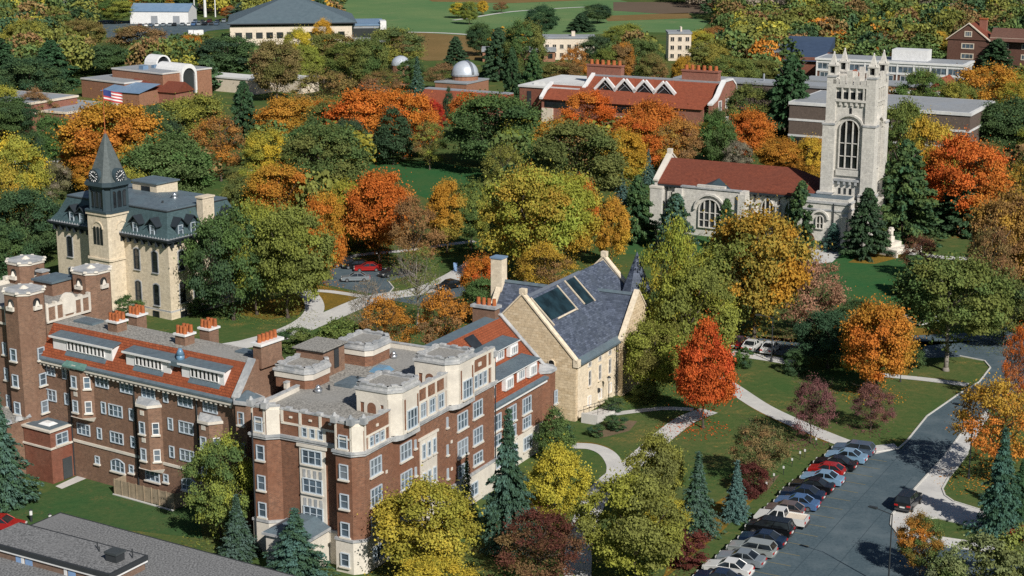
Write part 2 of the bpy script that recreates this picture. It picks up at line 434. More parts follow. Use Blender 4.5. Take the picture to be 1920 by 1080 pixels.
# distant fields
sheet('golf_course', [(600,-10),(1120,-10),(1330,40),(1310,62),(1180,60),(1010,72),(900,75),(880,66),(640,60)], 'golf', .02)
sheet('field', [(-200,-60),(480,-60),(480,6),(400,22),(190,8),(-200,10)], 'field_brown', .02)
sheet('field', [(780,-14),(1120,-14),(1130,-1),(960,6),(810,3)], 'field_tan', .05)
sheet('field', [(1150,4),(1420,4),(1400,24),(1240,26),(1150,20)], 'field_brown', .05)
sheet('field', [(1130,30),(1290,24),(1300,34),(1140,40)], 'field_tan', .05)
sheet('field', [(740,58),(890,68),(915,76),(905,112),(800,114),(720,100)], 'field_tan', .04)
ribbon('path', [(1130,13),(1080,14),(960,22),(880,34),(850,38)], 2.5, 'concrete', .07)
ribbon('path', [(745,60),(830,62),(890,66)], 3.0, 'concrete', .07)
ribbon('road', [(170,38),(300,45),(450,44),(520,52)], 9, 'asphalt', .03)
sheet('parking_lot', [(190,42),(300,36),(455,42),(470,50),(390,58),(340,78),(250,84),(200,70)], 'asphalt', .05)
# lawns
sheet('lawn', [(690,300),(800,302),(910,318),(905,352),(880,372),(800,372),(740,350),(690,335)], 'lawn', .012)
sheet('lawn', [(1540,470),(1640,478),(1705,470),(1730,500),(1700,560),(1600,585),(1555,540)], 'lawn', .012)
sheet('lawn', [(1160,440),(1330,430),(1330,480),(1230,482),(1160,474)], 'lawn', .012)
sheet('lawn', [(60,320),(140,300),(150,345),(90,350)], 'lawn', .012)
sheet('lawn', [(-20,960),(110,915),(200,890),(370,950),(380,1010),(120,980),(-20,1000)], 'lawn_mix', .012)
sheet('leaf_litter', [(568,545),(600,536),(680,552),(640,574),(608,582),(592,566)], 'litter', .014)
sheet('leaf_litter', [(500,600),(560,590),(585,560),(560,540),(520,560),(420,575),(440,588)], 'litter', .014)
sheet('leaf_litter', [(1680,612),(1760,618),(1770,632),(1700,646),(1676,634)], 'litter', .014)
sheet('leaf_litter', [(1640,694),(1712,690),(1700,705),(1660,712)], 'litter', .014)
sheet('leaf_litter', [(1860,590),(1910,595),(1890,622),(1850,625)], 'litter', .014)
sheet('leaf_litter', [(1640,466),(1700,480),(1640,495),(1590,492)], 'litter', .014)
sheet('leaf_litter', [(1240,1090),(1350,1000),(1420,930),(1400,905),(1330,950),(1290,985),(1260,1040)], 'litter', .014)
sheet('planting_bed', [(1110,812),(1150,785),(1195,790),(1180,808),(1125,822)], 'mulch', .016)
sheet('planting_bed', [(1390,925),(1425,905),(1462,890),(1440,918),(1405,940)], 'mulch', .016)
ribbon('leaf_litter', [(1372,735),(1428,772),(1500,806),(1556,830)], .9, 'litter', .018)
ribbon('leaf_litter', [(1300,688),(1345,702),(1380,722)], 1.2, 'litter', .018)
ribbon('leaf_litter', [(1080,832),(1112,833),(1142,845),(1160,872)], 1.0, 'litter', .018)
sheet('leaf_litter', [(1270,640),(1340,650),(1345,690),(1290,700)], 'litter', .014)
# roads
sheet('road', [(1262,1130),(1320,1090),(1345,1062),(1640,846),(1690,842),(1738,780),(1835,716),(1858,690),(1846,677),(1800,668),(1700,668),(1560,640),(1480,642),(1380,628),(1370,650),(1480,668),(1700,640),(1790,640),(1840,640),(1920,590),(2000,560),(2000,700),(1880,745),(1812,806),(1745,882),(1712,925),(1672,985),(1700,1012),(1800,1030),(2000,1060),(2000,1130)], 'asphalt', .02)
sheet('road', [(1370,630),(1480,640),(1700,630),(1850,622),(1850,668),(1700,672),(1580,660),(1480,668),(1370,655)], 'asphalt', .016)
sheet('pavement', [(1773,855),(1815,850),(1794,878),(1779,896),(1767,917),(1772,930),(1788,941),(1830,954),(1880,970),(1862,1000),(1794,981),(1758,972),(1723,973),(1705,985),(1704,1000),(1747,1006),(1870,1024),(1866,1036),(1757,1026),(1690,1010),(1670,985),(1672,966),(1714,918)], 'concrete', .04)
sheet('pavement', [(1770,857),(1810,803),(1850,770),(1858,776),(1835,812),(1813,852)], 'concrete', .036)
kerb([(1815,850),(1794,878),(1779,896),(1767,917),(1772,930),(1788,941),(1830,954),(1880,970)])
kerb([(1862,1000),(1794,981),(1758,972),(1723,973),(1705,985),(1704,1000),(1747,1006),(1870,1024)])
kerb([(1810,803),(1770,857),(1714,918),(1672,966),(1670,985),(1690,1010),(1757,1026)])
kerb([(1600,843),(1642,848),(1684,842),(1700,828),(1738,781),(1800,738),(1836,717),(1857,690),(1846,677),(1800,668)])
kerb([(1345,1066),(1600,843)])
sheet('pavement', [(1596,836),(1640,836),(1676,832),(1686,842),(1642,852),(1610,848)], 'concrete', .045)
rb = MB(L)
for k in range(16):
    u = 139.6+2.83*k; rb.box(u-.06, u+.06, 47.6, 50.6, .03, .034)
rb.obj('road_marking', 'line_yellow', kind='structure')
rb = MB(L)
for v_, u0_, u1_ in ((46.9,120,190),(43.6,118,178)):
    n_ = 24
    for i in range(n_): a_, b_ = u0_+(u1_-u0_)*i/n_, u0_+(u1_-u0_)*(i+1)/n_; w_ = lambda t: v_+.02*math.sin(t*.9); rb.face([(a_,w_(a_)-.035,.0245),(b_,w_(b_)-.035,.0245),(b_,w_(b_)+.035,.0245),(a_,w_(a_)+.035,.0245)])
rb.obj('road_seam', 'asphalt_seam', kind='structure')
# paths
ribbon('path', [(1290,690),(1340,708),(1373,727),(1430,764),(1500,797),(1560,822),(1604,838)], 2.6, 'concrete', .03)
ribbon('path', [(1330,770),(1285,788),(1240,822),(1195,862),(1140,905),(1110,948),(1088,1010),(1082,1090)], 2.7, 'concrete', .03)
ribbon('path', [(1072,836),(1110,838),(1138,850),(1153,872),(1152,893)], 2.0, 'concrete', .032)
ribbon('path', [(1140,778),(1185,772),(1245,766),(1300,768)], 1.3, 'concrete', .03)
ribbon('path', [(1640,702),(1680,706),(1740,712),(1815,722)], 1.7, 'concrete', .03)
ribbon('path', [(1370,662),(1440,672),(1485,680)], 2.6, 'concrete', .03)
ribbon('path', [(440,648),(520,626),(570,603),(590,580),(582,556),(560,545)], 3.0, 'concrete', .03)
ribbon('road', [(420,652),(520,632),(620,592),(700,560),(790,545),(850,520),(905,486)], 4.2, 'concrete', .026)
ribbon('path', [(580,545),(620,547),(680,556)], 1.6, 'concrete', .034)
sheet('parking_lot', [(600,532),(608,510),(635,500),(700,503),(740,505),(775,514),(728,528),(738,540),(725,556),(650,542)], 'asphalt', .022)
sheet('parking_lot', [(735,548),(822,530),(872,522),(885,548),(800,575),(730,562)], 'asphalt', .022)
kerb([(635,500),(700,503),(740,505),(775,514)]); kerb([(728,528),(738,540),(725,556)])
ribbon('path', [(560,492),(627,486),(690,476),(760,470),(830,460),(890,452)], 1.8, 'concrete', .03)
sheet('pavement', [(1505,468),(1560,462),(1580,474),(1560,492),(1520,496)], 'concrete', .03)
ribbon('path', [(1650,470),(1700,474),(1760,482),(1830,486)], 2.5, 'concrete', .03)
sheet('pavement', [(104,912),(166,883),(184,888),(116,917)], 'concrete', .03)
sheet('parking_lot', [(-60,985),(-10,985),(48,995),(20,1030),(-60,1040)], 'asphalt', .022)
kerb([(-20,984),(48,993)])
ribbon('road', [(-20,300),(60,306),(150,300),(200,310)], 3.2, 'concrete', .026)
ribbon('path', [(930,300),(980,288),(1040,284)], 3, 'concrete', .026)
ribbon('path', [(470,322),(520,312),(560,318)], 2.2, 'concrete', .026)
# ---------------------------------------------------------------- trees
def leafmat():
    m, nt, out = nodes_of('foliage')
    oi = N(nt, 'ShaderNodeObjectInfo'); at = N(nt, 'ShaderNodeAttribute', attribute_type='OBJECT', attribute_name='tint')
    lv = N(nt, 'ShaderNodeAttribute', attribute_type='GEOMETRY', attribute_name='lv')
    sep = N(nt, 'ShaderNodeSeparateXYZ'); nt.links.new(lv.outputs['Vector'], sep.inputs[0])
    col = mixc(nt, sep.outputs[0], oi.outputs['Color'], at.outputs['Color'])
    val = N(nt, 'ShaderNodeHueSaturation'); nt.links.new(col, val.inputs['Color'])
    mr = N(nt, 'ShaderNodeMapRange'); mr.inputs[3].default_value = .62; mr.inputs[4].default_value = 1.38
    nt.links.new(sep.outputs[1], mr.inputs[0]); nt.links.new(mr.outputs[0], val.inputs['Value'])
    d = N(nt, 'ShaderNodeBsdfDiffuse'); t = N(nt, 'ShaderNodeBsdfTranslucent')
    nt.links.new(val.outputs[0], d.inputs[0]); nt.links.new(val.outputs[0], t.inputs[0])
    mx = N(nt, 'ShaderNodeMixShader'); mx.inputs[0].default_value = .18
    nt.links.new(d.outputs[0], mx.inputs[1]); nt.links.new(t.outputs[0], mx.inputs[2])
    nt.links.new(mx.outputs[0], out.inputs[0]); MATS['foliage'] = m
    # the far wood: the colour of each tree comes with the mesh
    m, nt, out = nodes_of('foliage_far')
    at = N(nt, 'ShaderNodeAttribute', attribute_type='GEOMETRY', attribute_name='leafcol')
    d = N(nt, 'ShaderNodeBsdfDiffuse'); nt.links.new(at.outputs['Color'], d.inputs[0])
    nt.links.new(d.outputs[0], out.inputs[0]); MATS['foliage_far'] = m
leafmat()
def quads(P, Nn, size, rs, asp=1.0, along=None):
    "a small four-cornered leaf spray at every point: returns (n,4,3)"
    n = len(P); rv = rs.normal(size=(n,3))
    a = rv - Nn*np.sum(rv*Nn, axis=1, keepdims=True)
    if along is not None: a = along - Nn*np.sum(along*Nn, axis=1, keepdims=True)
    a /= np.linalg.norm(a, axis=1, keepdims=True)+1e-9; b = np.cross(Nn, a)
    s = (size*(.6+.8*rs.random(n)))[:,None]
    j = lambda: (.75+.5*rs.random(n))[:,None]
    return np.stack([P-a*s*asp*j(), P-b*s*j()*.8, P+a*s*asp*j(), P+b*s*j()*.8], axis=1)
def leafmesh(name, Q, lv):
    n = len(Q); me = bpy.data.meshes.new(name)
    me.vertices.add(4*n); me.loops.add(4*n); me.polygons.add(n)
    me.vertices.foreach_set('co', Q.reshape(-1).astype(np.float32))
    me.loops.foreach_set('vertex_index', np.arange(4*n, dtype=np.int32))
    me.polygons.foreach_set('loop_start', np.arange(0,4*n,4,dtype=np.int32))
    me.polygons.foreach_set('loop_total', np.full(n,4,dtype=np.int32))
    at = me.attributes.new('lv', 'FLOAT_VECTOR', 'POINT')
    at.data.foreach_set('vector', np.repeat(lv, 4, axis=0).reshape(-1).astype(np.float32))
    me.materials.append(M('foliage')); me.update(); return me
def unit(v): return v/(np.linalg.norm(v, axis=1, keepdims=True)+1e-9)
def round_crown(seed, n, base=.1, nl=64, prof='round', leaf=.0112, fill=.5, keep=1.0, core=.5):
    "leafy tufts set on boughs over an uneven ovoid; leaves on each tuft. height 1, width 1"
    rs = np.random.RandomState(seed)
    pts, nor, lv = [], [], []
    zc, hz = (1+base)/2, (1-base)/2
    bo = unit(rs.normal(size=(9,3))); ba = rs.uniform(-.26,.24,9)
    C, Rr, D, bm = [], [], [], []
    for k in range(nl*14):
        d = rs.normal(size=3); d /= np.linalg.norm(d)
        if d[2] < -.80: continue
        wav = float(np.sum(ba*np.maximum(0, bo@d)**4))
        r = (.70+.16*rs.random())*(1+wav)
        if k > nl*9: r *= .62
        z = zc+d[2]*hz*r
        t = (z-base)/(1-base)
        if prof == 'round': wr = 1.0
        elif prof == 'oval': wr = .80+.22*math.sin(math.pi*min(1,t*1.05))
        elif prof == 'cone': wr = 1.28-1.0*t
        else: wr = .55+.75*t            # vase
        c = np.array([d[0]*.5*r*wr, d[1]*.5*r*wr, z])
        if all(np.linalg.norm((c-q)*np.array([1,1,.85])) > .088 for q in C):
            C.append(c); Rr.append(.052+.066*rs.random()**1.4); D.append(d); bm.append(int(np.argmax(bo@d)))
        if len(C) >= nl: break
    bt = rs.normal(0,.34,9)
    for c, R0, d0, bi in zip(C, Rr, D, bm):
        if rs.random() > keep: continue
        per = int(n/len(C)*(R0/.087)**2)
        d = unit(rs.normal(size=(per,3))); d[:,2] = np.where(d[:,2] < -.35, -d[:,2]*.6, d[:,2])
        d = unit(d+d0*.5+np.array([0,0,.15]))
        rad = R0*(1-fill*rs.random(per)**2+.30*np.abs(rs.normal(size=per))**1.7)
        P = c+d*rad[:,None]*np.array([1,1,.9])
        pts.append(P); nor.append(unit(d+.8*rs.normal(size=(per,3))+np.array([0,0,.2])))
        mixv = np.clip(.42+bt[bi]+rs.normal(0,.20)+rs.normal(0,.11,per)+.35*((1-(P[:,2]-base)/(1-base))-.5), 0, 1)
        lv.append(np.stack([mixv, np.clip(.5+.42*(rs.random()-.5)+.11*rs.normal(size=per),0,1), rs.random(per)], axis=1))
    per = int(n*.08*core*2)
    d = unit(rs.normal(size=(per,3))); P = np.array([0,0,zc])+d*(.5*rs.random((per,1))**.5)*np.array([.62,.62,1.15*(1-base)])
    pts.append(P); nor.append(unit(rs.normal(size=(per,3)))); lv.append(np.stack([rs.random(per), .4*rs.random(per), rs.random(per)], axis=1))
    P, Nn, lv = np.concatenate(pts), np.concatenate(nor), np.concatenate(lv)
    return leafmesh('crown', quads(P, Nn, leaf, rs), lv)
def spruce_crown(seed, n, base=.04, leaf=.02, tiers=26, power=1.0, gap=.0, droop=.25):
    rs = np.random.RandomState(seed); pts, nor, al, lv = [], [], [], []
    for t in range(tiers):
        f = t/(tiers-1); z = base+(1-base)*f; rad = .5*(1-f)**power*(.74+.42*rs.random())*(1+.10*math.sin(seed+f*9))+.012
        nb = max(4, int(15*(1-f)+4)); tot = max(10, int(n*(1-f+.06)/(tiers*.55)))
        for b in range(nb):
            if rs.random() < gap: continue
            a = 2*math.pi*(b+rs.random()*.9)/nb; L0 = rad*(.60+.55*rs.random())*(1+.12*math.sin(a*2+seed*1.7)); k = max(3, tot//nb)
            s = rs.random(k)**.7
            w = .06*(1-s*.5)+.012
            off = rs.normal(size=k)*w*.5
            x = math.cos(a)*s*L0-math.sin(a)*off; y = math.sin(a)*s*L0+math.cos(a)*off
            zz = z-droop*s**1.5*L0*.55+rs.normal(size=k)*.005+.012*rs.random()
            pts.append(np.stack([x,y,zz],1))
            nn = np.stack([np.cos(a)*np.full(k,.35), np.sin(a)*np.full(k,.35), np.ones(k)],1)+.5*rs.normal(size=(k,3))
            nor.append(unit(nn)); al.append(np.tile([math.cos(a),math.sin(a),-.3],(k,1)))
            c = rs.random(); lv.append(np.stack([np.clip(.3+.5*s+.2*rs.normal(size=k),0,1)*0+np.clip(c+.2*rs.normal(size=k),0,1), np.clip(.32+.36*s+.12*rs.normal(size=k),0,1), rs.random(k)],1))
    P, Nn, A, lv = map(np.concatenate, (pts, nor, al, lv))
    return leafmesh('crown', quads(P, Nn, leaf, rs, 1.5, A), lv)
def pine_crown(seed, n, leaf=.016):
    "ragged conifer: many uneven boughs that carry needle tufts along their outer half"
    rs = np.random.RandomState(seed); pts, nor, lv, al = [], [], [], []
    nb = 150
    for b in range(nb):
        f = (b+rs.random())/nb; z = .06+.92*f; L0 = (.5*(1-f)**.75+.03)*(.62+.5*rs.random()); a = b*2.4+.8*rs.random(); k = max(20, int(n/nb*(1.35-.9*f)))
        s = .25+.75*rs.random(k)**.6; up = rs.uniform(-.10,.16)
        cc = np.stack([math.cos(a)*L0*s, math.sin(a)*L0*s, z+up*L0*s-.10*s*s*L0*4*.25], 1); w = .030+.030*s[:,None]
        d = unit(rs.normal(size=(k,3)))
        pts.append(cc+d*w*np.array([1,1,.55])*(.3+.7*rs.random((k,1)))); nor.append(unit(d+.7*rs.normal(size=(k,3))+[0,0,.5])); al.append(np.tile([math.cos(a),math.sin(a),.1],(k,1)))
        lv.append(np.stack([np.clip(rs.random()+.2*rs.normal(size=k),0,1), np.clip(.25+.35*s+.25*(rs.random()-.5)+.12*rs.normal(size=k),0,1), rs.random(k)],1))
    P, Nn, lv, A = map(np.concatenate, (pts, nor, lv, al))
    return leafmesh('crown', quads(P, Nn, leaf, rs, 1.3, A), lv)
def limb_mesh(seed, clear=.22, top=.8, spread=.36, nb=7, thick=.020, twigs=0, mat='bark'):
    "tapered trunk that forks into limbs (and twigs)"
    rs = random.Random(seed); b = MB()
    p = Vector((0,0,-.01)); zs = [clear*.5, clear, (clear+top)/2, top]; r = thick
    b.cyl(0,0,-.01,.03,thick*1.7,thick*1.1,8)
    for z in zs:
        q = Vector((rs.uniform(-.015,.015), rs.uniform(-.015,.015), z)); b.tube(p, q, r, r*.78, 7); p = q; r *= .78
    for k in range(nb):
        a = 2*math.pi*(k+rs.random()*.7)/nb; z0 = clear+(top-clear)*rs.uniform(0,.75)
        s = spread*rs.uniform(.6,1.05); d1 = Vector((math.cos(a)*s*.5, math.sin(a)*s*.5, z0+.09+.05*rs.random()))
        d2 = Vector((math.cos(a+.2)*s, math.sin(a+.2)*s, min(.95, z0+.2+.14*rs.random())))
        b.tube((0,0,z0), d1, thick*.5, thick*.34, 5); b.tube(d1, d2, thick*.34, thick*.12, 5)
        for t in range(twigs):
            e = d1.lerp(d2, rs.random()); g = e+Vector((rs.uniform(-.16,.16), rs.uniform(-.16,.16), rs.uniform(.03,.17)))
            b.tube(e, g, thick*.11, thick*.04, 3)
            for t2 in range(2):
                h = g+Vector((rs.uniform(-.07,.07), rs.uniform(-.07,.07), rs.uniform(.0,.08))); b.tube(e.lerp(g,.6), h, thick*.06, thick*.025, 3)
    return b.data('trunk', [mat], smooth=True)
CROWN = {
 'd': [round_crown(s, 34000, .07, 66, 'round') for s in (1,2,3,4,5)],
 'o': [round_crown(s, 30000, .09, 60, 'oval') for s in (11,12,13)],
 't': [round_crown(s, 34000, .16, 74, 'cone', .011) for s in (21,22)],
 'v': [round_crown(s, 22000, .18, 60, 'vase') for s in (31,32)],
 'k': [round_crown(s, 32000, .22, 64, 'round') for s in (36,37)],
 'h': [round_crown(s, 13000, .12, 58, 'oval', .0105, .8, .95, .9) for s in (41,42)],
 'b': [round_crown(s, 12000, -.15, 44, 'round', .018) for s in (51,52,53)],
 'j': [round_crown(s, 16000, .0, 60, 'cone', .014, .3) for s in (61,)],
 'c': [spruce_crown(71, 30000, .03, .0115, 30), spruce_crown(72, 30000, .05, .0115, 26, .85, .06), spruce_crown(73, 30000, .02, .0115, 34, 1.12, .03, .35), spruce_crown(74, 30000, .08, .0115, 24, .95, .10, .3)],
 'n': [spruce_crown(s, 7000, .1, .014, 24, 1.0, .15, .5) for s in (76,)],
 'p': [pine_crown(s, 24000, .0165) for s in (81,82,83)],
 's': [round_crown(s, 4200, .14, 50, 'oval', .0085, .9, .9, .6) for s in (91,92)],
}
TRUNK = {
 'd': [limb_mesh(1), limb_mesh(2)], 'o': [limb_mesh(3, .2, .85, .3)], 't': [limb_mesh(4, .2, .9, .25)], 'v': [limb_mesh(5, .28, .75, .4, 9)],
 'k': [limb_mesh(12, .34, .8, .36, 8, .024, 0, 'bark_pale')],
 'h': [limb_mesh(6, .2, .85, .38, 12, .018, 5)], 'b': [limb_mesh(7, .1, .5, .3, 6)], 'j': [limb_mesh(8, .1, .8, .1)], 'c': [limb_mesh(9, .1, .97, .05, 4, .014)],
 'n': [limb_mesh(9, .1, .97, .05, 4, .014)], 'p': [limb_mesh(10, .2, .95, .25, 8)], 's': [limb_mesh(11, .16, .85, .42, 16, .017, 9, 'bark_pale')],
}
KIND = {'d':'broadleaf_tree','o':'broadleaf_tree','t':'broadleaf_tree','v':'broadleaf_tree','k':'broadleaf_tree','h':'thinning_tree','b':'shrub','j':'juniper_tree','c':'spruce_tree','n':'spruce_tree','p':'pine_tree','s':'bare_tree'}
NOUN = {'d':'broadleaf tree','o':'oval-crowned tree','t':'pyramid-shaped tree','v':'spreading tree','k':'pale-trunked tree','h':'thin-leaved tree','b':'shrub','j':'juniper','c':'spruce','n':'spare spruce','p':'pine','s':'half-bare tree'}
CAT = {'b':'shrub'}
PAL = {'or':(.55,.225,.045),'ro':(.57,.155,.036),'rd':(.60,.095,.034),'cr':(.46,.045,.032),'go':(.52,.30,.048),'ye':(.60,.44,.060),'yg':(.320,.325,.062),
 'ol':(.190,.207,.060),'gr':(.115,.180,.062),'dg':(.058,.108,.056),'bg':(.100,.180,.155),'br':(.28,.17,.08),'mr':(.125,.046,.037),'pl':(.21,.098,.094),'pk':(.44,.26,.17),'gy':(.28,.245,.19),'sl':(.21,.24,.12)}
WORD = {'or':'orange','ro':'orange-red','rd':'red','cr':'crimson','go':'gold','ye':'yellow','yg':'yellow-green','ol':'olive','gr':'green','dg':'dark green','bg':'blue-green','br':'brown','mr':'maroon','pl':'plum','pk':'pinkish tan','gy':'grey','sl':'sage'}
TREES = []      # (root, px, py, words)
OCC = []        # x, y, radius
def plant(px, by, ty, w, kind, c1, c2=None, z=0.0, note=None):
    x, y = G(px, by, z); h = max(1.2, HT(px, ty, y)-z); zc = y*CP+CH*SP
    W = w*zc/F
    put(x, y, h, W, kind, c1, c2 or c1, note, z)
def put(x, y, h, W, kind, c1, c2, note=None, z=0.0):
    r = empty(KIND[kind], (x, y, z), group=None, rz=rnd.uniform(0, 6.28))
    r.scale = (W, W, h); r['category'] = CAT.get(kind, 'tree')
    j = lambda c: [max(0, a*(1+rnd.uniform(-.10,.10))) for a in PAL[c]]
    cr = bpy.data.objects.new('crown', rnd.choice(CROWN[kind])); COL.objects.link(cr); cr.parent = r
    cr.color = (*j(c1), 1.0); cr['tint'] = j(c2)
    tr = bpy.data.objects.new('trunk', rnd.choice(TRUNK[kind])); COL.objects.link(tr); tr.parent = r
    tx, ty = PX(x, y, z+h*.55)
    TREES.append(dict(o=r, px=tx, py=ty, h=h, W=W, kind=kind, c1=c1, c2=c2, note=note, x=x, y=y)); OCC.append((x, y, W/2))
